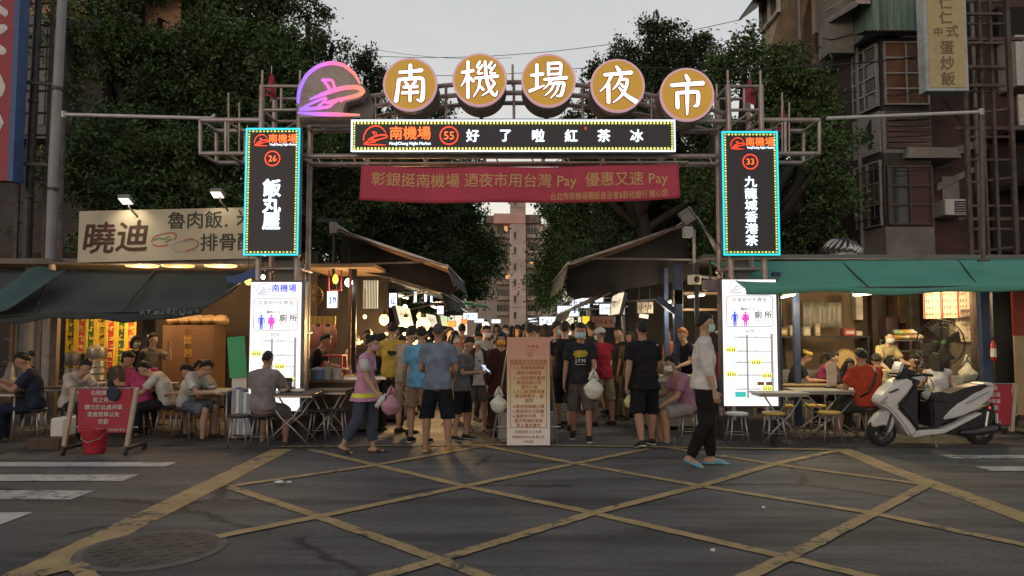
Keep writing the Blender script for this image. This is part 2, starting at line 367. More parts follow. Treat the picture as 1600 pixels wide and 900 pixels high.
# bits of litter
for px, py, s_, nm, lb in [(436, 757, .10, 'plastic_scrap', 'crumpled clear plastic scrap lying on the yellow box line'), (1193, 797, .03, 'paper_scrap', 'tiny white paper scrap lying mid road by the right diagonal'), (1114, 865, .03, 'paper_scrap', 'small white paper scrap lying at the front of the road'), (452, 757, .05, 'plastic_scrap', 'small white plastic scrap beside the crumpled one')]:
    c = G(px, py); a = MB(); random.seed(px)
    a.ball((0, 0, .012), (s_ * .6, s_ * .4, .012), 9, 5, lambda p: p + Vector((random.uniform(-1, 1), random.uniform(-1, 1), random.uniform(0, .5))) * s_ * .12)
    o = a.build(nm, mat('white_scrap', (.6, .6, .58), .5)); o.location = (c.x, c.y, .012); tag(o, lb, 'litter')
# ================================================================== the market gate
GY = 11.2
def P_(px, py, Y=GY): return W(px, py, Y)
PINK_PIPE = mat('weathered_gate_pipe', (.40, .34, .32), .45, .55, .15, 7, dirt=(.22, .14, .10), dscale=3, damt=.6)
gate = thing('market_gate', 'tall tubular steel gate frame with arched top and side trusses spanning the market entrance', 'gate', (0, GY, 0))
gi = Matrix.Translation((0, -GY, 0))
def gb(mb, name, m=PINK_PIPE, smooth=True):
    o = mb.build(name, m, gate, smooth=smooth, auto=40); o.data.transform(gi); return o
def pipe(mb, p, q, r): mb.tube([p, q], r, 10)
for side, xs in ((0, (410, 469)), (1, (1137, 1188))):
    a = MB()
    for x in xs:
        for dy in (0, .62):
            b = P_(x, 115, GY); pipe(a, (b.x, GY + dy, .05), (b.x, GY + dy, P_(x, 133).z), .045)
            pipe(a, (b.x, GY + dy, P_(x, 133).z), (b.x, GY + dy, P_(x, 110).z), .018)
    for py in (135, 172, 420, 520):
        q = P_(xs[0], py); w = P_(xs[1], py)
        pipe(a, q, w, .025); pipe(a, q + Vector((0, .62, 0)), w + Vector((0, .62, 0)), .025); pipe(a, q, q + Vector((0, .62, 0)), .025); pipe(a, w, w + Vector((0, .62, 0)), .025)
    m = (xs[0] + xs[1]) / 2; pipe(a, P_(m, 135, GY + .02), P_(m, 172, GY + .02), .022)
    q = P_(xs[0], 195); w = P_(xs[1], 160); pipe(a, q + Vector((0, .6, 0)), w + Vector((0, .6, 0)), .02)
    gb(a, 'column')
    a = MB(); x0 = P_(xs[0], 500).x + .12; x1 = P_(xs[1], 500).x - .1; a.box(x0, x1, GY + .18, GY + .5, .02, P_(0, 405).z); gb(a, 'column_cladding', mat('grey_painted_steel', (.16, .155, .15), .6, .1, .2, 3, dirt=(.08, .06, .05)), False)
    a = MB(); a.box(P_(xs[0], 600).x - .12, P_(xs[1], 600).x + .16, GY - .12, GY + .75, 0, .30); gb(a, 'plinth', mat('dark_plinth', (.04, .036, .034), .8, 0, .3, 4), False)
# side trusses
for pts in ((313, 408), (1188, 1280)):
    a = MB()
    for dy in (0, .62):
        for py, r in ((188, .04), (240, .035)): pipe(a, P_(pts[0], py) + Vector((0, dy, 0)), P_(pts[1], py) + Vector((0, dy, 0)), r)
        for k in ((0, .5, 1) if dy else (0, .42, 1)):
            x = pts[0] + (pts[1] - pts[0]) * k
            pipe(a, P_(x, 188) + Vector((0, dy, 0)), P_(x, 240) + Vector((0, dy, 0)), .028)
    for k in (0, .42, 1):
        x = pts[0] + (pts[1] - pts[0]) * k
        for py in (188, 240): pipe(a, P_(x, py), P_(x, py) + Vector((0, .62, 0)), .025)
    for x in ((357, 374) if pts[0] < 800 else (1233, 1222)): pipe(a, P_(x, 240), P_(x, 160 if x in (374, 1233) else 145), .014)
    gb(a, 'side_truss')
# cross beam behind the led banner
a = MB()
for dy in (0.05, .6):
    for py in (188, 243): pipe(a, P_(469, py) + Vector((0, dy, 0)), P_(1137, py) + Vector((0, dy, 0)), .04)
    for i in range(8):
        x = 469 + (1137 - 469) * i / 7; pipe(a, P_(x, 188) + Vector((0, dy, 0)), P_(x, 243) + Vector((0, dy, 0)), .024)
for i in range(8):
    x = 469 + (1137 - 469) * i / 7
    for py in (188, 243): pipe(a, P_(x, py) + Vector((0, .05, 0)), P_(x, py) + Vector((0, .6, 0)), .022)
for i in range(12):
    x = 469 + (1137 - 469) * (i + .5) / 12; pipe(a, P_(x, 247), P_(x + 4, 256), .012)
pipe(a, P_(540, 255) , P_(1075, 253), .018)
gb(a, 'cross_beam')
# arch of paired pipes
a = MB()
def arch(x): return 175 - 50 * (1 - ((x - 803) / 335) ** 2)
for off in (0, 17):
    for dy in (.1, .6):
        a.tube([P_(x, arch(x) + off) + Vector((0, dy, 0)) for x in np.linspace(469, 1137, 25)], .038, 8)
for x in np.linspace(469, 1137, 17):
    pipe(a, P_(x, arch(x)) + Vector((0, .1, 0)), P_(x, arch(x)) + Vector((0, .6, 0)), .018)
    pipe(a, P_(x, arch(x)) + Vector((0, .1, 0)), P_(x, arch(x) + 17) + Vector((0, .1, 0)), .018)
for x in (585, 696, 803, 911, 1020): pipe(a, P_(x, arch(x)) + Vector((0, .1, 0)), P_(x, 186) + Vector((0, .1, 0)), .022)
pipe(a, P_(801, 125) + Vector((0, .3, 0)), P_(801, 90) + Vector((0, .3, 0)), .018)
gb(a, 'arch')
# ---- emblem sign: a dome with an airplane
EMB_SRC = dict(
    arc=[(300, 345, 16), (302, 280, 18), (340, 190, 19), (405, 138, 20), (480, 118, 20), (550, 132, 18), (608, 180, 15), (640, 238, 8)],
    body=[(365, 327, 10), (440, 295, 22), (540, 262, 22), (630, 256, 22), (664, 282, 22), (628, 306, 20), (540, 325, 18), (455, 346, 16)],
    wing=[(312, 383, 12), (380, 345, 14), (462, 312, 14), (440, 345, 14), (400, 372, 12), (470, 372, 18), (500, 340, 14)],
    tail=[(430, 218, 16), (488, 216, 14), (500, 262, 14)], tail2=[(440, 222, 14), (474, 268, 16)],
    low=[(312, 384, 16), (400, 378, 18), (470, 370, 14)], eng=[(505, 345, 14), (520, 322, 12)], eng2=[(538, 340, 12), (556, 318, 12)],
    base=[(300, 402, 10), (400, 410, 20), (520, 412, 20), (640, 414, 8)])
def emblem(mb, fr, k, ox, oy, thick=1.0, z=.004):
    for i, (key, pts) in enumerate(EMB_SRC.items()):
        mb.ribbon([((p[0] - 480), -(p[1] - 270), p[2] * thick) for p in pts], fr, k, ox, oy, z + i * .0007)
def grad_mat(name, stops, s, span):
    m = bpy.data.materials.new(name); m.use_nodes = True; t = m.node_tree; b = t.nodes['Principled BSDF']; n = t.nodes.new
    co = n('ShaderNodeTexCoord'); se = n('ShaderNodeSeparateXYZ'); t.links.new(co.outputs['Object'], se.inputs[0])
    mp = n('ShaderNodeMapRange'); mp.inputs[1].default_value = -span; mp.inputs[2].default_value = span; t.links.new(se.outputs[0], mp.inputs[0])
    r = n('ShaderNodeValToRGB'); t.links.new(mp.outputs[0], r.inputs[0])
    e = r.color_ramp.elements; e[0].color = (*stops[0], 1); e[1].color = (*stops[-1], 1)
    for i, c in enumerate(stops[1:-1]): e.new((i + 1) / (len(stops) - 1)).color = (*c, 1)
    t.links.new(r.outputs[0], b.inputs['Emission Color']); b.inputs['Emission Strength'].default_value = s; b.inputs['Base Color'].default_value = (.1, .1, .1, 1)
    return m
ec = W(516, 138, 10.95); em = thing('emblem_sign', 'dome shaped neon emblem sign with a pink and orange airplane outline', 'sign', ec)
k = 1 / 3.462 * 10.95 / F
fr = frame_at((0, 0, 0))
dome = [(300, 425), (296, 345), (302, 280), (340, 186), (405, 130), (480, 110), (552, 124), (615, 175), (650, 240), (668, 282), (645, 320), (560, 345), (545, 400), (640, 405), (640, 425)]
a = MB(); a.prism([((p[0] - 480) * k, -(p[1] - 270) * k) for p in dome], .06, .28); a.build('panel', mat('beige_sign_panel', (.46, .39, .35), .6, 0, .12, 4, dirt=(.16, .13, .12), dscale=3, damt=.5), em, bevel=.008)
a = MB(); a.prism([((p[0] - 470 + 0) * k * 1.0 + .10, -(p[1] - 250) * k * .9 - .07) for p in dome[:8] + [(660, 300), (640, 425)]], .30, .36); a.build('back_plate', mat('grey_back_plate', (.20, .18, .17), .7, 0, .2, 3), em)
a = MB(); emblem(a, Matrix.Translation((0, .05, 0)) @ fr, k, 0, 0, 1.2)
o = a.build('neon_outline', grad_mat('neon_gradient', [(.25, .16, 1), (.55, .18, 1), (1, .18, .62), (1, .25, .22), (1, .35, .12)], .92, .62), em)
a = MB()
for i in range(8): a.tube([((-.5 + i * .13), .07, -.38 + .02 * (i % 3)), ((-.5 + i * .13), .3, -.38)], .012, 6)
a.build('mount', DARKST, em)
# ---- five round sign discs with brush lettering
CH = {
 '南': [[(22, 80, 9), (50, 82, 8), (80, 86, 11)], [(50, 100, 10), (51, 66, 10)], [(21, 62, 10), (18, 30, 10), (14, 4, 12)], [(20, 61, 9), (78, 66, 10), (84, 60, 10), (83, 12, 12), (78, 4, 9), (68, 9, 5)], [(37, 56, 7), (44, 46, 9)], [(64, 57, 9), (55, 46, 6)], [(33, 41, 8), (69, 43, 9)], [(29, 26, 8), (71, 28, 9)], [(50, 43, 9), (50, 4, 8)]],
 '機': [[(4, 68, 8), (34, 73, 9)], [(20, 97, 9), (20, 2, 10)], [(19, 66, 8), (12, 46, 6), (2, 32, 3)], [(22, 58, 6), (34, 45, 9)], [(51, 97, 7), (41, 81, 7), (55, 80, 5)], [(57, 88, 6), (42, 64, 6), (58, 66, 5)], [(81, 96, 7), (71, 80, 7), (86, 79, 5)], [(90, 88, 6), (74, 64, 6), (91, 66, 5)], [(38, 53, 7), (97, 58, 9)], [(51, 52, 8), (48, 26, 6), (34, 4, 3)], [(50, 34, 5), (60, 22, 8)], [(64, 97, 8), (67, 50, 9), (78, 18, 9), (91, 5, 8), (96, 20, 3)], [(89, 40, 8), (76, 20, 6), (56, 7, 3)], [(78, 50, 5), (87, 43, 7)]],
 '場': [[(5, 62, 8), (36, 66, 10)], [(20, 91, 9), (20, 28, 10)], [(1, 21, 9), (20, 28, 8), (39, 36, 4)], [(50, 95, 9), (50, 62, 8)], [(50, 93, 8), (80, 95, 9), (83, 90, 8), (80, 63, 9)], [(52, 79, 6), (80, 80, 6)], [(51, 65, 6), (80, 66, 7)], [(39, 51, 8), (97, 56, 10)], [(57, 52, 8), (50, 38, 6), (37, 25, 3)], [(50, 40, 7), (88, 43, 9), (90, 38, 9), (83, 8, 10), (70, 8, 4)], [(65, 40, 7), (56, 22, 6), (41, 9, 3)], [(77, 41, 7), (70, 18, 6), (55, 2, 3)]],
 '夜': [[(47, 99, 7), (55, 87, 11)], [(16, 77, 9), (86, 83, 11)], [(35, 78, 9), (24, 52, 7), (4, 33, 3)], [(26, 54, 10), (26, 4, 10)], [(60, 75, 8), (50, 52, 7), (37, 38, 3)], [(56, 64, 7), (77, 66, 9), (70, 38, 8), (58, 20, 7), (38, 4, 3)], [(57, 53, 6), (66, 45, 8)], [(53, 44, 5), (72, 22, 10), (98, 6, 13)]],
 '市': [[(47, 100, 8), (54, 86, 12)], [(9, 73, 10), (92, 79, 12)], [(24, 54, 10), (25, 14, 11)], [(24, 53, 9), (75, 57, 10), (79, 52, 10), (77, 20, 11), (66, 18, 4)], [(50, 76, 11), (50, 30, 10), (49, -4, 5)]],
}
GOLD = mat('gold_sign_face', (.34, .20, .04), .55, 0, .12, 5)
OUTL = mat('dark_red_outline', (.30, .04, .03), .6, 0, .1)
PINKR = emit('pink_rim_glow', (.75, .42, .48), .5)
LETW = emit('white_letter_glow', (1, .97, .88), 1.25)
GOLD.node_tree.nodes['Principled BSDF'].inputs['Emission Color'].default_value = (.62, .34, .05, 1)
GOLD.node_tree.nodes['Principled BSDF'].inputs['Emission Strength'].default_value = .48      # the faces are lit from inside
DY = 10.9
for (cx, cy), chh in zip([(641, 132), (749.5, 125), (857, 126), (965, 134), (1073.5, 148)], '南機場夜市'):
    c = W(cx, cy, DY); t = thing('round_sign', 'round golden sign with the white brush character %s on the gate arch' % chh, 'sign', c, 0, 'round character signs on the gate arch')
    Rr = 43.5 * DY / F; Zq = Vector((0, 1, 0)); random.seed(cx)
    a = MB(); a.lathe([(Rr * .93, 0), (Rr * .93, .03)], 56, (0, 0, 0), Zq); a.build('face', GOLD, t)
    a = MB(); a.lathe([(Rr * .92, -.012), (Rr * .98, -.02), (Rr, 0), (Rr * .99, .035), (Rr * .92, .04)], 56, (0, 0, 0), Zq, False); a.build('rim', PINKR, t, smooth=True)
    a = MB(); a.lathe([(Rr * .95, .04), (Rr * .97, .60), (Rr * .3, .61)], 48, (0, 0, 0), Zq); a.build('drum', mat('grey_drum', (.23, .20, .185), .6, .1, .2, 3, dirt=(.12, .1, .09)), t, smooth=True, auto=40)
    a = MB(); 
    a.cbox((0, .66, -Rr * .5), (.06, .1, Rr)); a.cbox((0, .66, -.1), (Rr * 1.6, .06, .05)); a.build('bracket', DARKST, t)
    s_ = Rr * 1.42 / 100; fr = frame_at((0, 0, 0))
    a = MB(); b = MB()
    for i, st in enumerate(CH[chh]):
        a.ribbon(st, fr, s_, -50 * s_, -49 * s_, .003 + i * .0005, 2.2); b.ribbon(st, fr, s_, -50 * s_, -49 * s_, .012 + i * .0005)
    a.build('character_outline', OUTL, t); b.build('character', LETW, t)
# ---- LED screens
LEDBK = mat('led_panel', (.02, .018, .019), .55, 0, .1, 40)
LEDBK.node_tree.nodes['Principled BSDF'].inputs['Emission Color'].default_value = (.05, .043, .046, 1); LEDBK.node_tree.nodes['Principled BSDF'].inputs['Emission Strength'].default_value = .28
CYAN = emit('cyan_led_tube', (.02, .75, .95), 1.0); WHLED = emit('white_led_tube', (.75, .88, 1), 1.2); YDOT = emit('yellow_led_dot', (.85, .85, .18), 1.1); GDOT = emit('green_led_dot', (.60, .72, .15), .9)
REDL = emit('red_led', (1, .06, .02), 1.3); ORL = emit('orange_led', (1, .16, .03), 1.5); BLUEW = emit('blue_white_led', (.72, .84, 1), 1.9); BLUEG = emit('blue_led_glow', (.12, .22, .75), .9)
CASE = mat('led_case', (.10, .16, .24), .5, .2, .2, 4)
def led_sign(name, label, px, Y, kind):
    x0, y0, x1, y1 = px; A = W(x0, y1, Y); B = W(x1, y0, Y); cx = (A.x + B.x) / 2; cz = (A.z + B.z) / 2; w = B.x - A.x; h = B.z - A.z; u = Y / F
    t = thing(name, label, 'led sign', (cx, Y, cz)); fr = frame_at((0, 0, 0))
    a = MB(); a.box(-w / 2, w / 2, .02, .17, -h / 2, h / 2); a.build('case', CASE, t, bevel=.008)
    a = MB(); a.box(-w / 2 + .02, w / 2 - .02, .012, .03, -h / 2 + .02, h / 2 - .02); a.build('panel', LEDBK, t)
    b = .024; a = MB(); wt = WHLED if kind == 'wide' else CYAN
    for q in ((-w / 2, w / 2, -h / 2, -h / 2 + b), (-w / 2, w / 2, h / 2 - b, h / 2), (-w / 2, -w / 2 + b, -h / 2 + b, h / 2 - b), (w / 2 - b, w / 2, -h / 2 + b, h / 2 - b)): a.box(q[0], q[1], -.005, .014, q[2], q[3])
    a.build('light_border', wt, t)
    a = MB(); c = MB(); st = .052; i = 0
    for dz in (h / 2 - b - .025, -h / 2 + b + .025):
        n_ = int((w - 2 * b) / st)
        for k in range(n_):
            xx = -w / 2 + b + .03 + k * (w - 2 * b - .06) / max(1, n_ - 1); (a if kind == 'wide' else (a if k % 2 else c)).cbox((xx, .004, dz), (.026, .012, .034 if kind == 'wide' else .022))
    for dx in (-w / 2 + b + .025, w / 2 - b - .025):
        n_ = int((h - 2 * b) / (st * .75))
        for k in range(1, n_ - 1):
            zz = -h / 2 + b + .03 + k * (h - 2 * b - .06) / max(1, n_ - 1); (a if k % 2 else c).cbox((dx, .004, zz), (.022, .012, .022))
    a.build('led_dots', YDOT, t); c.build('led_dots_green', GDOT, t)
    def put(name_, m, fn):
        mb = MB(); fn(mb); mb.build(name_, m, t)
    def led_text(s, x, y, size, m=BLUEW, bold=.03, glow=True, sx=1.0):
        put('lettering', m, lambda mb: mb.text(s, fr, x, y, size, bold, z=-.002 + .006, sx=sx))
    if kind == 'wide':
        put('logo', REDL, lambda mb: emblem(mb, fr, .105 * u, (587 - x0) * u - w / 2, .00, 1.0, .004))
        led_text('南機場', (642 - x0) * u - w / 2, .04, .21, ORL, .022)
        put('small_lettering', BLUEW, lambda mb: mb.text('NanJiChang Night Market', fr, (642 - x0) * u - w / 2, -.125, .062, .02, .004, maxw=.62))
        put('number_ring', REDL, lambda mb: mb.ribbon([(math.cos(i * math.pi / 24) * 14, math.sin(i * math.pi / 24) * 14, 2.2) for i in range(49)], fr, u, (703.5 - x0) * u - w / 2, 0, .004))
        led_text('55', (703.5 - x0) * u - w / 2, 0, .17, ORL, .012)
        for s_, x in zip('好了啦紅茶冰', (741, 793, 845, 897, 949, 1001)): led_text(s_, (x - x0) * u - w / 2, 0, .20, BLUEW, .026)
        put('cursor_dot', REDL, lambda mb: mb.cbox(((920 - x0) * u - w / 2, .004, .115), (.018, .01, .04)))
    else:
        put('logo', REDL, lambda mb: emblem(mb, fr, .062 * u, (405 - 380) * u - w / 2, h / 2 - 20 * u, 1.2, .004))
        led_text('南機場', .15, h / 2 - 17 * u, .145, ORL, .02)
        put('small_lettering', BLUEW, lambda mb: mb.text('NanJiChang Night Market', fr, .16, h / 2 - 27 * u, .045, .02, .004, maxw=.40))
        put('number_ring', REDL, lambda mb: mb.ribbon([(math.cos(i * math.pi / 24) * 11.5, math.sin(i * math.pi / 24) * 11.5, 2.0) for i in range(49)], fr, u, 0, h / 2 - 49 * u, .004))
        led_text('26' if kind == 'left' else '33', 0, h / 2 - 49 * u, .13, ORL, .012)
        if kind == 'left':
            for s_, py in zip('飯丸屋', (296, 322, 349)): led_text(s_, 0.0, h / 2 - (py - y0) * u, .275, BLUEW, .036)
        else:
            for i, s_ in enumerate('九龍城香港茶'): led_text(s_, 0.0, h / 2 - (286 + i * 18.6 - y0) * u, .172, BLUEW, .024, sx=1.12)
    return t
led_sign('led_banner', 'long horizontal led screen with white characters and number 55 across the gate', (548, 187, 1055, 237), 10.95, 'wide')
led_sign('led_board', 'upright led screen numbered 26 in red, bordered in cyan', (380, 200, 469, 399), 10.95, 'left')
led_sign('led_board', 'upright led screen numbered 33 in red, above the green awning', (1131, 205, 1215, 399), 10.95, 'right')
# ---- red cloth banner
BAN = mat('red_banner_cloth', (.46, .055, .095), .75, 0, .1, 3, .2, 8)
ba = W(565, 259, 11.1); bb = W(1061, 255, 11.1); bw = bb.x - ba.x; bh = .53
t = thing('cloth_banner', 'long crimson cloth banner with gold writing hung under the gate beam', 'banner', (ba.x, 11.1, ba.z))
def ban(u, v):  # u along, v down
    sag = .05 * math.sin(math.pi * u) * v + .02 * math.sin(u * 9) * v
    return Vector((u * bw - .02 * v * (1 - u), -.05 * math.sin(u * 7) * v - .03 * math.sin(u * 17 + 1) - .02 * v, (bb.z - ba.z) * u - v * bh - sag * .5 + (.05 * abs(2 * u - 1) ** 3 - .05) * .8))
vs = []; fs = []; nu, nv = 80, 8
for j in range(nv + 1):
    for i in range(nu + 1): vs.append(ban(i / nu, j / nv))
for j in range(nv):
    for i in range(nu): q = j * (nu + 1) + i; fs.append((q + nu + 1, q + nu + 2, q + 1, q))
a = MB(); a.add(vs, fs); o = a.build('cloth', BAN, t, smooth=True); md = o.modifiers.new('s', 'SOLIDIFY'); md.thickness = .004
def banner_text(body, uc, vc, size, m, name, maxu):
    g_, f_ = glyphs(body); w_ = g_[:, 0].max() - g_[:, 0].min(); kx = maxu * bw / (w_ * size)
    a = MB(); 
    for i, (ox, oy) in enumerate(((0, 0), (.012, 0), (0, .012))):
        vs = []
        for p in g_:
            u = uc + (p[0] + ox) * size * kx / bw; v = vc - (p[1] + oy) * size / bh; q = ban(u, v); vs.append((q.x, q.y - .004 - i * .0006, q.z))
        a.add(vs, f_)
    a.build(name, m, t)
GOLDT = mat('gold_print', (.58, .38, .15), .6, 0, .05)
banner_text('彰銀挺南機場 迺夜市用台灣 Pay  優惠又速 Pay', .50, .40, .22, GOLDT, 'gold_lettering', .93)
banner_text('台北市南機場攤販自治會&彰化銀行 關心您', .78, .82, .125, GOLDT, 'small_lettering', .365)
a = MB()
for p, q in ((W(565, 259, 11.1), W(541, 256, 11.2)), (W(1061, 255, 11.1), W(1075, 254, 11.2)), (W(563, 308, 11.1), W(515, 342, 11.9)), (W(1060, 306, 11.1), W(1135, 395, 11.6))):
    a.tube([p - ba, (p + q) / 2 - ba - Vector((0, 0, .03)), q - ba], .008, 5)
for o_ in [a.build('tie_rope', BLACKP, t)]: pass
# ---- restroom light boxes
LBOX = emit('lightbox_face', (1, .98, .97), 1.0)
GRL = mat('grey_print', (.13, .13, .13), .8, 0, .05); BLU = emit('blue_print', (.05, .10, .85), .7); MAG = emit('magenta_print', (.9, .08, .65), .7); LGRY = emit('grey_print_lit', (.30, .30, .32), .8)
YELP = emit('yellow_print', (.95, .92, .22), .9); DKP = emit('dark_print', (.05, .05, .05), .6); BLP = emit('navy_print', (.08, .12, .40), .8); TEALP = emit('teal_print', (.05, .55, .5), .8); PKP = emit('pink_print', (.9, .45, .5), .8)
def lightbox(label, px, Y, right, rz):
    x0, y0, x1, y1 = px; A = W(x0, y1, Y); B = W(x1, y0, Y); w = B.x - A.x; h = B.z - A.z; u = w / 100
    t = thing('restroom_sign', label, 'light box', ((A.x + B.x) / 2, Y, (A.z + B.z) / 2), rz); fr = frame_at((0, 0, 0))
    a = MB(); a.box(-w / 2 - .02, w / 2 + .05, .012, .2, -h / 2 - .03, h / 2 + .03); a.build('case', mat('lightbox_case', (.12, .11, .11), .5, .3, .2, 4), t, bevel=.01)
    a = MB(); a.box(-w / 2, w / 2, 0, .02, -h / 2, h / 2); a.build('lit_face', LBOX, t)
    X = lambda v: (v - 50) * u
    Z = lambda v: h / 2 - v / 100 * h
    def put(n_, m, fn): mb = MB(); fn(mb); mb.build(n_, m, t)
    put('logo', BLP if not right else LGRY, lambda mb: emblem(mb, fr, .075 * u * 1.0, X(26), Z(5.5), .8, .003))
    if not right:
        put('title', BLU, lambda mb: mb.text('南機場', fr, X(66), Z(4.5), .125, .02, .003)); put('title_small', PKP, lambda mb: (mb.text('NANJICHANG NIGHT MARKET', fr, X(66), Z(8.2), .032, .01, .003, maxw=.34), mb.text('SINCE YEAR', fr, X(66), Z(10), .03, .01, .003)))
    else:
        put('title_small', LGRY, lambda mb: mb.text('NANJICHANG NIGHT MARKET', fr, X(30), Z(10.3), .03, .01, .003, maxw=.3))
    def rr(mb):
        xa, xb, za, zb, r = -w * .43, w * .43, Z(37.5), Z(13), .05
        for p_, q_, r_, s_ in ((xa + r, xb - r, za, za), (xa + r, xb - r, zb, zb), (xa, xa, za + r, zb - r), (xb, xb, za + r, zb - r)): mb.cbox(((p_ + q_) / 2, -.003, (r_ + s_) / 2), (q_ - p_ + .012, .004, s_ - r_ + .012))
        for cx, cz, a0 in ((xb - r, zb - r, 0), (xa + r, zb - r, 90), (xa + r, za + r, 180), (xb - r, za + r, 270)): mb.ribbon([(r * math.cos(R(a0 + k * 15)), r * math.sin(R(a0 + k * 15)), .012) for k in range(7)], fr, 1, cx, cz, .0052)
    put('panel_outline', LGRY, rr)
    put('panel_heading', LGRY, lambda mb: (mb.text('友善廁所免費借', fr, 0, Z(16), .075, .012, .003), mb.text('Friendly Restroom! This sign means you can', fr, 0, Z(19), .032, .006, .003, maxw=w * .8), mb.text('use the restroom for free.', fr, 0, Z(21), .03, .006, .003, maxw=w * .6)))
    put('panel_subheading', DKP, lambda mb: (mb.text('無料トイレ', fr, 0, Z(23.4), .055, .018, .0035), mb.text('廁 所', fr, X(75), Z(28), .118, .018, .0035)))
    put('panel_caption', LGRY, lambda mb: (mb.text('Restroom', fr, X(75), Z(32.2), .058, .012, .0035), mb.text('お 手 洗 い', fr, X(75), Z(35), .042, .008, .0035)))
    def man(mb, cx, skirt):
        mb.ribbon([(math.cos(i * .3927) * .008, math.sin(i * .3927) * .008, .018) for i in range(17)], fr, 1, cx, Z(26.2), .004)
        for q in (-1, 1):
            mb.ribbon([(q * .022, .035, .016), (q * .042, .025, .016), (q * .046, -.05, .014)], fr, 1, cx, Z(29.6), .0045 + q * .0003)
            mb.ribbon([(q * .014, -.03, .024), (q * .014, -.135, .02)], fr, 1, cx, Z(29.6), .0055 + q * .0003)
        mb.ribbon([(0, .03, .052), (0, -.05, .045 if not skirt else .085)], fr, 1, cx, Z(29.6), .005)
    put('man_icon', BLU, lambda mb: man(mb, X(22), False)); put('woman_icon', MAG, lambda mb: man(mb, X(42), True))
    put('map_title', LGRY, lambda mb: (mb.text('說明', fr, 0, Z(41), .07, .012, .003), mb.text('LOCATION OF RESTROOM', fr, X(20), Z(41.3), .026, .006, .003, maxw=.2), mb.text('お手洗いの位置', fr, X(80), Z(41.3), .028, .006, .003, maxw=.2)))
    def roads(mb):
        for zz in (46, 57, 66, 76, 87): mb.cbox(((X(20) + X(88)) / 2, -.003, Z(zz)), (X(88) - X(20), .005, .012)); mb.text('水源街 路口', fr, X(34), Z(zz) + .016, .026, .006, .003, maxw=.14); mb.text('小吃 路口', fr, X(60), Z(zz) + .016, .026, .006, .003, maxw=.13)
        mb.cbox((X(44), -.004, Z(69)), (.028, .005, h * .5)); mb.cbox((X(90), -.004, Z(66)), (.036, .005, h * .46))
        for zz in range(47, 86, 6): mb.cbox((X(90), -.008, Z(zz)), (.02, .003, .05))
    put('street_map', LGRY, roads)
    put('map_markers', YELP, lambda mb: [mb.cbox((X(a_), -.004, Z(b_)), (.15, .007, .075)) for a_, b_ in ((14, 55.5), (60, 65.5), (14, 75), (80, 76), (80, 86))])
    put('marker_figures', DKP, lambda mb: [mb.cbox((X(a_) + d_, -.009, Z(b_) - .01), (.012, .003, .04)) for a_, b_ in ((14, 55.5), (60, 65.5), (14, 75), (80, 76), (80, 86)) for d_ in (-.05, -.02, .02, .05)])
    put('map_numbers', LGRY, lambda mb: [mb.text(s_, fr, X(a_), Z(b_), .06, .008, .003) for s_, a_, b_ in (('①', 28, 52), ('④', 74, 62), ('②', 66, 72), ('③', 28, 71))])
    put('map_station', TEALP, lambda mb: mb.cbox((X(30), -.004, Z(91)), (.16, .007, .08))); put('map_blocks', emit('brown_print', (.16, .06, .02), .7), lambda mb: [mb.cbox((X(a_), -.004, Z(82.5)), (.10, .007, .05)) for a_ in (68, 84)])
    return t
lightbox('tall lit white restroom map sign behind the seated man in grey', (388, 441, 471, 642), 11.05, False, 0)
lightbox('tall lit white restroom map sign tucked under the green awning', (1132, 437, 1212, 634), 11.15, True, 0)
# ---- pink flags on the gate
for px, py, Y in ((424, 130, 11.5), (1172, 140, 11.5), (1224, 185, 11.4)):
    c = W(px, py, Y); t = thing('small_flag', {424: 'small limp pink flag on the left gate column', 1172: 'small limp pink flag on top of the right gate column', 1224: 'small limp pink flag on the right side truss of the gate'}[px], 'flag', c)
    a = MB(); a.tube([(0, 0, -.3), (0, 0, .28)], .008, 6); a.build('pole', STEEL, t)
    vs = []; fs = []
    for j in range(8):
        for i in range(7):
            u = i / 6; v = j / 7; wd_ = .03 + .07 * v; vs.append(((u - .5) * 2 * wd_, .03 * math.sin(u * 8 + v * 2), .18 - v * .38 - .05 * u))
    for j in range(7):
        for i in range(6): q = j * 7 + i; fs.append((q, q + 7, q + 8, q + 1))
    a = MB(); a.add(vs, fs); a.build('cloth', fabric((.36, .06, .10)), t, smooth=True)
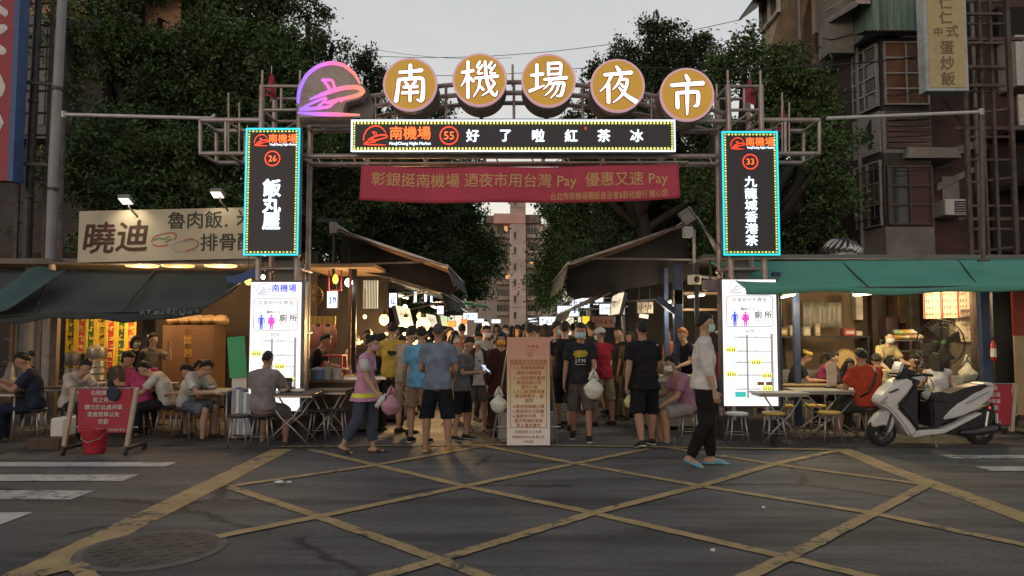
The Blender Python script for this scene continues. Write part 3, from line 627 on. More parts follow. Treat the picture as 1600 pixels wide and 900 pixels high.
# ================================================================== buildings
def brick_mat(name, c1, c2, mortar, scale=1.0, painted=None):
    m = bpy.data.materials.new(name); m.use_nodes = True; t = m.node_tree; b = t.nodes['Principled BSDF']; n = t.nodes.new; l = t.links.new
    co = n('ShaderNodeTexCoord'); mp = n('ShaderNodeMapping'); mp.inputs['Rotation'].default_value = (R(90), 0, 0); l(co.outputs['Object'], mp.inputs[0])
    q = n('ShaderNodeTexBrick'); l(mp.outputs[0], q.inputs[0]); q.inputs['Scale'].default_value = scale; q.inputs['Color1'].default_value = (*c1, 1); q.inputs['Color2'].default_value = (*c2, 1); q.inputs['Mortar'].default_value = (*mortar, 1)
    q.inputs['Brick Width'].default_value = .22; q.inputs['Row Height'].default_value = .075; q.inputs['Mortar Size'].default_value = .011
    no = n('ShaderNodeTexNoise'); no.inputs['Scale'].default_value = 1.2; no.inputs['Detail'].default_value = 7; l(co.outputs['Object'], no.inputs[0])
    r = n('ShaderNodeValToRGB'); r.color_ramp.elements[0].position = .3; r.color_ramp.elements[0].color = (.4, .4, .4, 1); r.color_ramp.elements[1].position = .7; r.color_ramp.elements[1].color = (1.1, 1.05, 1.05, 1); l(no.outputs[0], r.inputs[0])
    x = n('ShaderNodeMix'); x.data_type = 'RGBA'; x.blend_type = 'MULTIPLY'; x.inputs[0].default_value = 1; l(q.outputs[0], x.inputs[6]); l(r.outputs[0], x.inputs[7]); l(x.outputs[2], b.inputs['Base Color'])
    bu = n('ShaderNodeBump'); bu.inputs['Strength'].default_value = .6; bu.inputs['Distance'].default_value = .01; l(q.outputs[1], bu.inputs['Height']); bu.invert = True; l(bu.outputs[0], b.inputs['Normal'])
    b.inputs['Roughness'].default_value = .9; return m
BRICK = brick_mat('red_brick', (.13, .062, .05), (.095, .048, .042), (.08, .065, .06))
BRICKG = brick_mat('whitewashed_brick', (.24, .21, .19), (.17, .14, .13), (.09, .07, .06))
GREENM = mat('green_corrugated_metal', (.20, .29, .24), .6, .2, .15, 1.5, dirt=(.07, .07, .055), dscale=1.3, damt=.6, stretch=(3, 3, .3))
CREAM = mat('cream_tin', (.42, .35, .26), .7, 0, .12, 2, dirt=(.2, .15, .1), dscale=1.5, damt=.5, stretch=(2, 2, .4))
ALU = mat('aluminium_frame', (.36, .35, .33), .5, .5, .15, 6, dirt=(.15, .13, .11), dscale=4)
BROWNGL = mat('brown_window_film', (.17, .08, .05), .5, 0, .3, 2, spec=.2)
GREYGL = mat('grey_frosted_glass', (.085, .085, .078), .45, 0, .35, 1.8, spec=.3)
def window(parent, fr, w, h, cols, rows, frame=ALU, glass=None, dpt=.06, bars=.035):
    """a window with frame, mullions and panes, set in the local frame fr"""
    MI = fr
    a = MB(); a.M = MI; b = bars
    for x in [i * (w - b) / cols for i in range(cols + 1)]: a.box(-w / 2 + x, -w / 2 + x + b, -h / 2, h / 2, 0, dpt)
    for z in [i * (h - b) / rows for i in range(rows + 1)]: a.box(-w / 2 + .002, w / 2 - .002, -h / 2 + z, -h / 2 + z + b, .003, dpt - .004)
    o = a.build('window', frame, parent)
    g_ = MB(); g_.M = MI; gl = glass or [GLASSD]
    for i in range(cols):
        for j in range(rows):
            g_.mi = (i * 7 + j * 3) % len(gl); x0 = -w / 2 + i * (w - b) / cols + b * .9; z0 = -h / 2 + j * (h - b) / rows + b * .9
            g_.box(x0, x0 + (w - b) / cols - b * .8, z0, z0 + (h - b) / rows - b * .8, .018, .026)
    g_.build('pane', gl, o); return o
# ---- the old apartment block on the right: built in slices as it steps towards the alley
BY = 15.6
t = thing('old_apartment_block', 'weathered red brick apartment block with patched windows on the right', 'building', (0, 0, 0))
def zof(py, Y=BY): return W(800, py, Y).z
def xof(px, Y=BY): return W(px, 450, Y).x
a = MB(); a.box(xof(1345), xof(2300), BY, BY + 1.8, 0, 16); a.build('brick_wall', BRICK, t)
a = MB(); a.box(xof(1283, BY + .9), xof(1345), BY + .9, BY + 1.5, 0, 16); a.build('side_wall', BRICKP, t)
a = MB(); a.box(xof(1215, BY + .8), xof(1348, BY + .8), BY + .80, BY + .88, 0, zof(275)); a.build('dark_lower_sheet', mat('darkened_wall_sheet', (.022, .019, .018), .9, 0, .3, 2), t)  # dark sheet added to darken the foot of the side wall
a = MB(); a.box(xof(1286, BY + .9), xof(1334, BY + .9), BY + .87, BY + .902, zof(152), zof(98)); a.build('whitewashed_patch', BRICKG, t)
a = MB(); a.box(xof(1283, BY + .8), xof(1344, BY + .8), BY + .8, BY + .95, zof(88), zof(62)); a.build('concrete_band', CONC, t)
a = MB(); a.box(xof(1284, BY + .84), xof(1344, BY + .84), BY + .84, BY + 1, zof(26), zof(-60)); a.build('cream_panel', CREAM, t)
# bay window column with an angled left face
x0, x1, x2 = xof(1347), xof(1387, BY - .75), xof(1462, BY - .75)
def bayface(mb, z0, z1, d0=.0): 
    mb.add([(x0, BY + .15, z0), (x1, BY - .75, z0), (x2, BY - .75, z0), (x2 + .1, BY, z0), (x0, BY + .15, z1), (x1, BY - .75, z1), (x2, BY - .75, z1), (x2 + .1, BY, z1)],
           [(0, 1, 5, 4), (1, 2, 6, 5), (2, 3, 7, 6), (4, 5, 6, 7), (3, 2, 1, 0)])
a = MB(); bayface(a, zof(252), zof(190)); a.build('bay_panel', mat('dirty_white_panel', (.27, .26, .235), .8, 0, .15, 2, dirt=(.10, .09, .08), dscale=1.5, damt=.7), t)
a = MB(); bayface(a, zof(420), zof(362)); a.build('bay_apron', CONC, t)
a = MB(); bayface(a, 0, zof(420) - .002); a.build('bay_base', BRICKP, t)
a = MB(); bayface(a, zof(362) + .002, zof(252) - .002); a.build('bay_core', mat('dark_bay', (.045, .04, .036), .8, 0, .3, 3), t)
a = MB(); bayface(a, zof(190) + .002, zof(80) - .002); a.build('bay_core_upper', mat('dark_bay', ()), t) if False else a.build('bay_core_upper', _mats['dark_bay'], t)
ang = math.atan2(-.9, x1 - x0); lw = math.hypot(x1 - x0, .9)
def leftface(zc, dz=.0): return Matrix.Translation(((x0 + x1) / 2 - .02, BY - .3 - .02, zc)) @ Matrix.Rotation(ang, 4, 'Z') @ Matrix.Rotation(R(90), 4, 'X')
def frontface(zc, dx=0): return frame_at(((x1 + x2) / 2 + dx, BY - .77, zc))
hw = zof(88) - zof(182)
window(t, frontface((zof(182) + zof(88)) / 2, -.0), x2 - x1 - .06, hw, 2, 4, ALU, [BROWNGL, BROWNGL, GREYGL])
window(t, leftface((zof(182) + zof(88)) / 2), lw - .1, hw, 2, 4, ALU, [GREYGL, GLASSD])
window(t, leftface((zof(360) + zof(262)) / 2), lw - .1, zof(262) - zof(360), 2, 3, ALU, [GREYGL, GLASSD])
window(t, frontface((zof(360) + zof(272)) / 2), x2 - x1 - .06, zof(272) - zof(360), 2, 3, mat('brown_frame', (.09, .06, .05), .6), [GLASSD, mat('maroon_panel', (.07, .035, .035), .6, 0, .2, 2), GREYGL])
# wooden louvre boards on the bay front
a = MB()
for i in range(7):
    zz = zof(246) + i * (zof(190) - zof(246)) / 7; a.beam((x1 + .05, BY - .80 - .03 * (i % 2), zz + .05), (x2 - .02, BY - .79, zz + .06 + .02 * (i % 3 - 1)), .03, .085)
a.build('louvre_boards', mat('rotten_boards', (.10, .065, .055), .9, 0, .4, 5, stretch=(.2, 1, 1)), t)
# concrete scoop below
a = MB(); a.prism([(xof(1387), zof(262)), (xof(1470), zof(262)), (xof(1462), zof(247)), (xof(1390), zof(246))], BY - .9, BY + .1); a.build('ledge', CONC, t)
# corrugated green box above
gx0, gx1 = xof(1372, BY - .9), xof(1452, BY - .9); pts = []
a = MB(); n_ = 22
vs = []; fs = []
for i in range(n_ + 1):
    x = gx0 + (gx1 - gx0) * i / n_; y = BY - .95 - (.05 if i % 3 == 0 else 0)
    vs += [(x, y, zof(76)), (x, y, 16)]
for i in range(n_): fs.append((2 * i, 2 * i + 2, 2 * i + 3, 2 * i + 1))
b_ = len(vs); vs += [(gx0, BY + .3, zof(76)), (gx0, BY + .3, 16)]; fs.append((b_, 0, 1, b_ + 1)); fs.append(tuple([b_] + list(range(0, 2 * n_ + 1, 2))))
a.add(vs, fs); a.build('corrugated_box', GREENM, t)
a = MB(); a.box(gx0 - .55, gx0 - .01, BY - .2, BY + .3, zof(88), 16); a.build('render_panel', CONC, t)
a = MB(); vs = []; fs = []
for i in range(41):
    x = gx0 - .25 + (gx1 - gx0 + .35) * i / 40; z = zof(77) + .03 * (i % 2); vs += [(x, BY - 1.15, z - .08), (x, BY - .6, z + .05)]
for i in range(40): fs.append((2 * i, 2 * i + 2, 2 * i + 3, 2 * i + 1))
a.add(vs, fs); a.build('eave', mat('rusty_tin', (.16, .13, .11), .7, .3, .3, 5), t)
# number 4 panel
nb = W(1368, 222, BY - .5); fr4 = leftface(zof(220)); a = MB(); a.M = fr4; a.box(-lw / 2 + .03, lw / 2 - .02, -.42, .42, .02, .05); a.build('number_panel', mat('grey_number_board', (.30, .29, .27), .8, 0, .12, 3, dirt=(.14, .13, .12), dscale=3), t)
a = MB(); a.text('4', fr4, .05, .0, .85, .02, .056); a.build('number', INK, t)
# caged balcony
c = W(1334, 18, BY - .6); a = MB(); cx0, cx1 = xof(1303, BY - .2), xof(1366, BY - .8)
a.add([(cx0, BY - .1, zof(42)), (cx0 + .25, BY - 1.0, zof(42)), (cx1, BY - 1.0, zof(22)), (cx1, BY, zof(22)), (cx0, BY - .1, zof(36)), (cx0 + .25, BY - 1.0, zof(36)), (cx1, BY - 1.0, zof(16)), (cx1, BY, zof(16))],
      [(0, 3, 2, 1), (4, 5, 6, 7), (0, 1, 5, 4), (1, 2, 6, 5), (2, 3, 7, 6)]); a.build('balcony_floor', CONC, t)
a = MB()
for i in range(9): x = cx0 + .28 + (cx1 - cx0 - .3) * i / 8; a.tube([(x, BY - 1.0, zof(38)), (x, BY - 1.0, 15.2)], .014, 5)
for j in range(8): z = zof(36) + .22 * j; a.tube([(cx0, BY - .1, z), (cx0 + .28, BY - 1.0, z), (cx1, BY - 1.0, z)], .012, 5)
a.build('balcony_cage', mat('cream_bars', (.45, .38, .33), .6), t)
# air conditioner, pipes and pillars
c = W(1484, 327, BY - .3); a = MB(); a.box(c.x - .24, c.x + .25, c.y - .25, c.y + .3, c.z - .16, c.z + .17); o = a.build('air_conditioner', WHITEP, t, bevel=.015)
a = MB(); a.box(c.x - .05, c.x + .20, c.y - .262, c.y - .2, c.z - .13, c.z + .13); a.build('grille', BLACKP, o)
a = MB(); [a.box(c.x - .05, c.x + .2, c.y - .268, c.y - .25, c.z - .12 + k * .05, c.z - .11 + k * .05) for k in range(5)]; a.build('louvre', WHITEP, o)
a = MB(); a.box(c.x + .02, c.x + .38, BY - .03, BY + .1, c.z + .18, c.z + .75); a.build('board_over_window', mat('dirty_white_panel', ()) if False else _mats['dirty_white_panel'], t)
a = MB()
for px, r in ((1346, .05), (1530, .045), (1540, .03), (1457, .03), (1283, .04)):
    x = xof(px); a.tube([(x, BY - .1 if px != 1283 else BY + .8, 0), (x, BY - .1 if px != 1283 else BY + .8, 15.5)], r, 8)
for i in range(9): a.tube([(xof(1528), BY - .1, 3 + i * 1.3), (xof(1545), BY - .1, 3 + i * 1.3)], .02, 6)
a.build('drain_pipe', mat('grey_drain_pipe', (.19, .18, .175), .6, .1, .2, 5), t)
a = MB(); a.prism([(xof(1466), zof(258)), (xof(1530), zof(232)), (xof(1530), zof(222)), (xof(1466), zof(240))], BY - .12, BY - .001); a.prism([(xof(1466), zof(300)), (xof(1530), zof(268)), (xof(1530), zof(260)), (xof(1466), zof(288))], BY - .1, BY - .002); a.build('concrete_band', CONC, t)
for i, pts in enumerate(([(1283, 150), (1345, 142), (1400, 150), (1450, 138)], [(1346, 265), (1420, 268), (1470, 262), (1532, 240)], [(1470, 150), (1500, 190), (1512, 250), (1526, 330), (1528, 400)], [(1350, 185), (1420, 187), (1530, 168)], [(1532, 60), (1520, 160), (1524, 300)], [(1285, 60), (1300, 62), (1346, 50)])):
    a = MB(); a.tube([W(x_, y_, BY - (1.02 if 1380 < x_ < 1475 else .12) - .02 * i) for x_, y_ in pts], .012, 5); a.build('cable', BLACKP, t)
a = MB(); fl = leftface((zof(360) + zof(262)) / 2); [a.tube([fl @ Vector((-lw / 2 + .1 + k * .16, -.55, .10)), fl @ Vector((-lw / 2 + .1 + k * .16, .55, .10))], .01, 5) for k in range(7)]; [a.tube([fl @ Vector((-lw / 2 + .08, y_, .10)), fl @ Vector((lw / 2 - .08, y_, .10))], .012, 5) for y_ in (-.5, 0, .5)]; a.build('window_cage', RUST, t)
# right end: recess shade painted as near-black boxes, white cage, purple lit sign
a = MB(); a.box(xof(1572), xof(1740), BY - .6, BY - .02, zof(148), zof(72)); a.build('corrugated_skirt', mat('white_corrugated', (.50, .48, .45), .7, 0, .12, 2, .7, 14, stretch=(8, 1, .3)), t)
a = MB(); a.box(xof(1562), xof(1740), BY - .3, BY - .01, zof(72) + .01, zof(20)); a.build('balcony_shadow_box', mat('deep_shadow_paint', (.016, .015, .015), .9), t); a = MB(); a.box(xof(1545), xof(1740), BY - .2, BY - .012, zof(395), zof(235)); a.build('opening_shadow_box', mat('deep_shadow_paint', (.016, .015, .015), .9), t)
a = MB(); a.box(xof(1545), xof(1740), BY - .9, BY - .05, zof(222), zof(214)); a.box(xof(1550), xof(1740), BY - 1.2, BY - .2, zof(305), zof(297)); a.build('canopy', DARKST, t)
a = MB(); a.box(xof(1565), xof(1600), BY - .75, BY - .7, zof(214), zof(165)); a.build('hanging_cloth', fabric((.55, .5, .45)), t)
a = MB(); a.prism([(xof(1578), zof(318)), (xof(1640), zof(330)), (xof(1640), zof(308)), (xof(1560), zof(308))], BY - 1.1, BY - 1.05); a.build('purple_light_panel', emit('purple_sign', (.32, .06, .5), .55), t)
# ladder frame of rusty angle steel beside the sign
t = thing('steel_ladder_frame', 'tall rusty ladder frame of angle steel beside the yellow fried rice sign', 'steel frame', (xof(1555, 13.5), 13.5, 0))
a = MB(); w_ = .32
for dx in (-.42, -.1, .1, .42): a.beam((dx, 0, 0), (dx, 0, 15), .075 if abs(dx) > .2 else .05)
for i in range(34): zz = .5 + i * .43; a.beam((-.42, .03, zz), (.42, .03, zz + (.0 if i % 3 else .1)), .04)
for i in range(8): a.beam((-.6, .06, 2 + i * 1.7), (.75, .06, 2 + i * 1.7), .06)
a.build('frame', RUST, t)
# vertical hanging sign
c = W(1477, 60, 13.2); s0 = W(1448, 142, 13.2); s1 = W(1507, -60, 13.2)
t = thing('hanging_sign', 'faded yellow upright sign for fried rice with bluish white edge on the right', 'sign', ((s0.x + s1.x) / 2, 13.2, (s0.z + s1.z) / 2)); w_ = s1.x - s0.x; h_ = s1.z - s0.z
a = MB(); a.box(-w_ / 2, w_ / 2, 0, .26, -h_ / 2, h_ / 2); a.build('box', mat('bluish_sign_side', (.42, .47, .48), .7, 0, .12, 1.5, dirt=(.18, .17, .15), dscale=2, damt=.6), t, bevel=.01)
a = MB(); a.box(-w_ / 2 + .06, w_ / 2 - .06, -.012, .02, -h_ / 2 + .06, h_ / 2); a.build('face', mat('faded_yellow_face', (.50, .40, .22), .65, 0, .12, 2, dirt=(.27, .19, .1), dscale=2, damt=.5), t)
fr = frame_at((0, 0, 0)); OLDL = mat('faded_brown_letters', (.19, .14, .09), .8, 0, .2); a = MB()
for s_, py, dx, sz in (('仁', 5, 0, .25), ('仁', 28, 0, .25), ('中', 50, -.15, .18), ('式', 49, .11, .24), ('蛋', 75, 0, .27), ('炒', 99, 0, .27), ('飯', 123, 0, .27)): a.text(s_, fr, dx, W(800, py, 13.2).z - (s0.z + s1.z) / 2, sz, .025, .014)
a.build('lettering', OLDL, t)
a = MB(); [a.beam((w_ / 2, .15, -h_ / 2 + k), (w_ / 2 + .75, .15, -h_ / 2 + k), .05) for k in (.15, .5, .95, 1.5)]; a.build('bracket', RUST, t)
# ---- grey block with the bay on the far left of it
t = thing('grey_apartment_block', 'grey concrete apartment block with cream tin window boxes behind the right trees', 'building', (0, 0, 0)); Y2 = 18.0
def z2(py): return W(800, py, Y2).z
def x2_(px): return W(px, 450, Y2).x
a = MB(); a.box(x2_(1262), x2_(1420), Y2, Y2 + .9, 0, 20); a.build('wall', CONC, t)
a = MB(); a.box(x2_(1263), x2_(1287), Y2 - .35, Y2 - .001, 0, 20); a.build('pillar', mat('grey_pillar', (.21, .20, .20), .85, 0, .15, 1.5, dirt=(.1, .09, .09)), t)
a = MB(); a.box(x2_(1205), x2_(1262) - .002, Y2 - 1.2, Y2 + .3, z2(32) + .002, z2(-30)); a.build('window_box', CREAM, t)
a = MB(); a.add([(x2_(1205), Y2 - 1.2, z2(34)), (x2_(1262), Y2 - 1.2, z2(34)), (x2_(1262), Y2 - .4, z2(80)), (x2_(1205), Y2 - .4, z2(80)), (x2_(1205), Y2 + .3, z2(34)), (x2_(1262), Y2 + .3, z2(34)), (x2_(1262), Y2 + .3, z2(80)), (x2_(1205), Y2 + .3, z2(80))], [(0, 3, 2, 1), (0, 4, 7, 3), (0, 1, 5, 4), (3, 2, 6, 7), (1, 2, 6, 5)]); a.build('apron', CREAM, t)
window(t, frame_at(((x2_(1206) + x2_(1261)) / 2, Y2 - 1.22, (z2(32) + z2(-30)) / 2)), x2_(1261) - x2_(1206), z2(-30) - z2(32), 2, 1, mat('pale_frame', (.5, .46, .42), .6), [GREYGL, GLASSD], .08, .06)
fs_ = Matrix.Translation((x2_(1205) - .02, Y2 - .45, (z2(52) + z2(-20)) / 2)) @ Matrix.Rotation(R(-90), 4, 'Z') @ Matrix.Rotation(R(90), 4, 'X')
window(t, fs_, 1.3, z2(-20) - z2(45), 2, 1, _mats['pale_frame'], [GREYGL], .08, .08)
a = MB(); a.add([(x2_(1172), Y2 - 1.5, z2(17)), (x2_(1205), Y2 - 1.5, z2(-8)), (x2_(1205), Y2 + .6, z2(-8)), (x2_(1172), Y2 + .6, z2(17)), (x2_(1172), Y2 - 1.5, z2(19)), (x2_(1205), Y2 - 1.5, z2(-4)), (x2_(1205), Y2 + .6, z2(-4)), (x2_(1172), Y2 + .6, z2(19))], [(0, 1, 2, 3), (7, 6, 5, 4), (0, 4, 5, 1)]); a.build('eave', DARKST, t)
a = MB(); [a.beam((x2_(1212 + i * 18), Y2 - 1.25, z2(34)), (x2_(1216 + i * 18), Y2 - .5, z2(64)), .03) for i in range(3)]; a.build('bracket', _mats['pale_frame'], t)
# pale panels low on the facade behind the number
t = thing('pale_board', 'pale grey flat board hung on the dark wall left of the number 4', 'board', W(1317, 236, BY + .82)); a = MB(); a.box(-.42, .45, 0, .05, -.48, .46); a.build('board', mat('pale_grey_board', (.20, .195, .20), .8, 0, .12, 2), t); a = MB(); a.box(-.47, .49, .045, .075, -.5, .48); a.build('backing', DARKST, t)
t = thing('brown_shutter', 'brown roller shutter half hidden behind the white vent on the awning roof', 'shutter', W(1320, 360, BY + .76)); a = MB(); [a.box(-.6, .55, .02 * (i % 2), .1, -.9 + i * .15, -.76 + i * .15) for i in range(12)]; a.build('slats', mat('brown_shutter', (.06, .042, .034), .6, .2, .2, 5), t)
# ---- far apartment tower at the end of the alley
TY = 130.; t = thing('far_apartment_tower', 'pink beige apartment tower with a stair shaft closing the end of the alley', 'building', (0, 0, 0))
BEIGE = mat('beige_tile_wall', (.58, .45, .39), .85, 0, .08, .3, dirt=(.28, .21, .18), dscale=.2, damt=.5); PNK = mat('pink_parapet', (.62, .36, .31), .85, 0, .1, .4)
SHADEW = mat('shaded_beige_wall', (.38, .31, .27), .9, 0, .12, .3)  # beige wall colour darkened for shade; west wing and trim use it
def xt(px): return W(px, 450, TY).x
def zt(py): return W(800, py, TY).z
a = MB(); a.box(xt(797), xt(821), TY - 3, TY + 10, 0, zt(310)); a.build('stair_shaft', BEIGE, t)
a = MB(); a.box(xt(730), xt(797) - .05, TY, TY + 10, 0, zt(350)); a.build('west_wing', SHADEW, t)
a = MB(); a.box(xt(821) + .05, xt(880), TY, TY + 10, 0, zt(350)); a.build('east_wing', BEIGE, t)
a = MB(); a.box(xt(772), xt(820), TY - 3.2, TY - .2, zt(353), zt(338)); a.build('parapet', PNK, t)
a = MB(); a.box(xt(755), xt(772) - .05, TY - 1, TY + 1, zt(350), zt(338)); a.box(xt(821), xt(845), TY - 1.2, TY + 1, zt(350), zt(337)); a.build('dark_parapet', mat('grey_parapet', (.22, .16, .15), .9), t)
a = MB(); a.box(xt(794), xt(797) - .02, TY - 2, TY, zt(319), zt(311)); a.box(xt(797), xt(821), TY - 3.1, TY - 2.99, zt(329), zt(327)); a.box(xt(797), xt(821), TY - 3.1, TY - 2.99, zt(481), zt(480)); a.build('ledge', SHADEW, t)
for i, py in enumerate((319, 371, 394, 419, 443, 468, 493)):
    a = MB(); a.box(xt(802.8), xt(806.4), TY - 3.12, TY - 2.9, zt(py + 5), zt(py - 5)); o = a.build('stair_window', GLASSD, t)
    b = MB(); b.box(xt(802.2), xt(807), TY - 3.25, TY - 2.95, zt(py + 5.7), zt(py + 5)); b.build('sill', SHADEW, o)
for i, py in enumerate((361, 384, 408, 433, 457, 481)):
    for x0_, x1_, Yw in ((776, 795, TY), (824, 842, TY)):
        a = MB(); a.box(xt(x0_), xt(x1_), Yw - .2, Yw + .02, zt(py + 5.5), zt(py - 5)); o = a.build('window', GLASSD, t)
        b = MB(); [b.box(xt(x0_ + (x1_ - x0_) * k), xt(x0_ + (x1_ - x0_) * k + .8), Yw - .32, Yw - .15, zt(py + 5.5), zt(py - 5)) for k in (0, .25, .5, .75, .96)]; b.build('frame', SHADEW, o)
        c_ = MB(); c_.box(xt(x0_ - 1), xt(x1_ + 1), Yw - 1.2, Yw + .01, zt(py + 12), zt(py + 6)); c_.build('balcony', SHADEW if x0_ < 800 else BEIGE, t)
for x0_, x1_, py in ((788, 793, 358), (790, 796, 432), (826, 834, 414)):
    a = MB(); a.box(xt(x0_), xt(x1_), TY - .5, TY - .3, zt(py + 4), zt(py - 4)); a.build('window_reflection', emit('orange_pane_glow', (.9, .42, .18), .7), t)  # orange sunset reflections in the panes, put in as glowing colour
# ---- building on the left behind the red signboard
t = thing('left_apartment_block', 'dim apartment block with pale wall panels behind the red upright sign', 'building', (0, 0, 0)); LY = 17.
def xl(px, Y=LY): return W(px, 450, Y).x
def zl(py, Y=LY): return W(800, py, Y).z
a = MB(); a.box(xl(-700), xl(150), LY, LY + 8, 0, zl(30)); a.build('wall', mat('dark_grey_wall', (.075, .07, .068), .9, 0, .25, 1.2, dirt=(.04, .038, .036)), t)
a = MB(); a.box(xl(20), xl(104), LY - .5, LY - .002, zl(225), zl(38)); a.build('pale_panel', mat('pale_wall_panel', (.20, .19, .185), .85, 0, .15, 1.2, dirt=(.09, .085, .08), dscale=1.3, damt=.7), t)
a = MB(); a.box(xl(-700), xl(240), LY + 1, LY + 9, zl(28), zl(-80)); a.build('upper_wall', mat('orange_render', (.36, .21, .13), .9, 0, .15, .8), t)
a = MB(); a.box(xl(90), xl(180), LY + .8, LY + .99, zl(14), zl(-20)); a.build('upper_window', GLASSD, t)
for i in range(5):
    a = MB(); a.box(xl(28 + i * 15), xl(36 + i * 15), LY - .53, LY - .49, zl(205), zl(60)); a.build('window_strip', mat('dim_glass', (.10, .105, .105), .35, 0, .3, 1), t)
# red upright sign
sx0, sx1 = W(-60, 100, 13).x, W(19, 100, 13).x; sz0, sz1 = W(0, 282, 13).z, W(0, -120, 13).z
t = thing('upright_red_sign', 'tall red upright sign with large white sideways letters and a blue edge', 'sign', ((sx0 + sx1) / 2, 13, (sz0 + sz1) / 2)); w_ = sx1 - sx0; h_ = sz1 - sz0
a = MB(); a.box(-w_ / 2, w_ / 2, 0, .22, -h_ / 2, h_ / 2); a.build('face', mat('red_sign_face', (.30, .035, .05), .5, 0, .08, 1), t)
a = MB(); a.box(w_ / 2 + .001, w_ / 2 + .10, -.01, .26, -h_ / 2 - .01, h_ / 2); a.build('blue_edge', mat('blue_sign_edge', (.055, .10, .25), .5), t); a = MB(); [a.beam((0, .2, z_), (w_ / 2 + .55, .45, z_), .06) for z_ in (-h_ * .42, -h_ * .1, h_ * .3)]; a.build('bracket', DARKST, t)
a = MB(); fr = frame_at((0, 0, 0)) @ Matrix.Rotation(R(-90), 4, 'Z'); 
for s_, py in (('K', -75), ('Y', 5), ('M', 62), ('C', 130), ('O', 192)): a.text(s_, fr, -(W(0, py, 13).z - (sz0 + sz1) / 2), .0, .92, .035, .006, sx=.86)
a.build('lettering', mat('white_sign_letters', (.62, .58, .58), .6), t)
# poles on the left
for px, r, pyt, nm, lb, Y in ((84, .085, -60, 'utility_pole', 'thick pale grey utility pole rising beside the old building on the left', 12.9), (46, .07, -60, 'utility_pole', 'darker steel pole between the red sign and the pale pole', 13.6)):
    b = W(px, 300, Y); t = thing(nm, lb, 'pole', (b.x, Y, 0)); a = MB(); a.tube([(0, 0, 0), (-.02, 0, 4.5), (.05, 0, 9.5)], [r, r, r * .85], 12); a.build('shaft', mat('grey_pole_paint', (.27, .275, .285), .6, .2, .15, 3, dirt=(.13, .12, .12)) if px == 84 else DARKST, t, smooth=True, auto=40)
    a = MB(); [a.lathe([(r + .02, k), (r + .02, k + .05)], 12) for k in (2.6, 4.1, 5.9)]; a.build('band', DARKST, t)
t = thing('steel_scaffold', 'rusty ladder shaped steel scaffold behind the left utility poles', 'steel frame', (W(58, 200, 14.2).x, 14.2, 0)); a = MB()
for dx in (-.32, -.05, .22): a.beam((dx, 0, 0), (dx, 0, 9), .06)
for i in range(20): a.beam((-.5, .03, .6 + i * .44), (.4, .03, .62 + i * .44), .035)
a.build('frame', RUST, t)
# ---- street side pipe frames with long horizontal arms
for xs, lb, rust in (((100, 330), 'rusty pole with a long white horizontal pipe arm left of the gate', True), ((1533, 1292), 'rusty pole with a long white horizontal pipe arm right of the gate', False)):
    Y = 11.6; p0 = W(xs[0], 179 if rust else 175, Y); p1 = W(xs[1], 185, Y if rust else Y - .3); b0 = W(xs[0] - 8 if rust else 1537, 405, Y)
    t = thing('pipe_pole', lb, 'pole', (b0.x, Y, 0)); o = Vector((b0.x, Y, 0))
    a = MB(); a.tube([(0, 0, b0.z - .02), (0, 0, b0.z + .3), p0 - o], .034, 10); a.lathe([(.09, b0.z - .03), (.09, b0.z)], 12); a.build('post', RUST if rust else mat('brown_grey_pole', (.12, .10, .09), .6, .3, .2, 6), t, smooth=True, auto=40)
    a = MB(); a.tube([p0 - o, p1 - o], .028, 10); (a.tube([p1 - o, p1 - o + Vector((.06, 0, .06))], .03, 8) if rust else None); a.build('arm', mat('white_pipe', (.52, .50, .49), .5, .2, .1, 5), t, smooth=True, auto=40)
    a = MB(); a.lathe([(.042, -.05), (.042, .05)], 10, p0 - o); a.build('elbow', STEEL, t)
# ---- overhead wires
t = None
for i, (p, q, sag, lb) in enumerate([(W(545, 85, 30), W(1160, 30, 26), .6, 'thin black overhead wire sagging above the arch towards the grey block'), (W(380, 95, 30), W(1200, 62, 24), .9, 'second thin overhead wire crossing the sky behind the round signs'), (W(1000, 105, 14), W(1440, 88, 14), .12, 'thick black cable running to the old brick block on the right'), (W(560, 72, 40), W(800, 90, 40), .3, 'short overhead wire in the open sky between the left tree and the arch')]):
    a = MB(); a.tube([p + (q - p) * k / 20 - Vector((0, 0, sag * 4 * (k / 20) * (1 - k / 20))) for k in range(21)], .016 if i == 2 else .012, 5); tag(a.build('overhead_wire', BLACKP), lb, 'wire')
# ================================================================== trees
def leaf_mat(name, c):
    m = bpy.data.materials.new(name); m.use_nodes = True; t = m.node_tree; b = t.nodes['Principled BSDF']; n = t.nodes.new; l = t.links.new
    g_ = n('ShaderNodeNewGeometry'); r = n('ShaderNodeValToRGB'); e = r.color_ramp.elements
    e[0].color = (c[0] * .65, c[1] * .65, c[2] * .7, 1); e[1].color = (c[0] * 1.4, c[1] * 1.3, c[2] * 1.1, 1); l(g_.outputs['Random Per Island'], r.inputs[0])
    l(r.outputs[0], b.inputs['Base Color']); b.inputs['Roughness'].default_value = .65; b.inputs['Specular IOR Level'].default_value = .3
    return m
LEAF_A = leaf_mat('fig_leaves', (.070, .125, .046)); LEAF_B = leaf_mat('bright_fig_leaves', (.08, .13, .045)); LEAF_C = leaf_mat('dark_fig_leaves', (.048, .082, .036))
BARK = mat('grey_bark', (.03, .025, .02), .9, 0, .3, 4, .6, 20, stretch=(1, 1, .3))
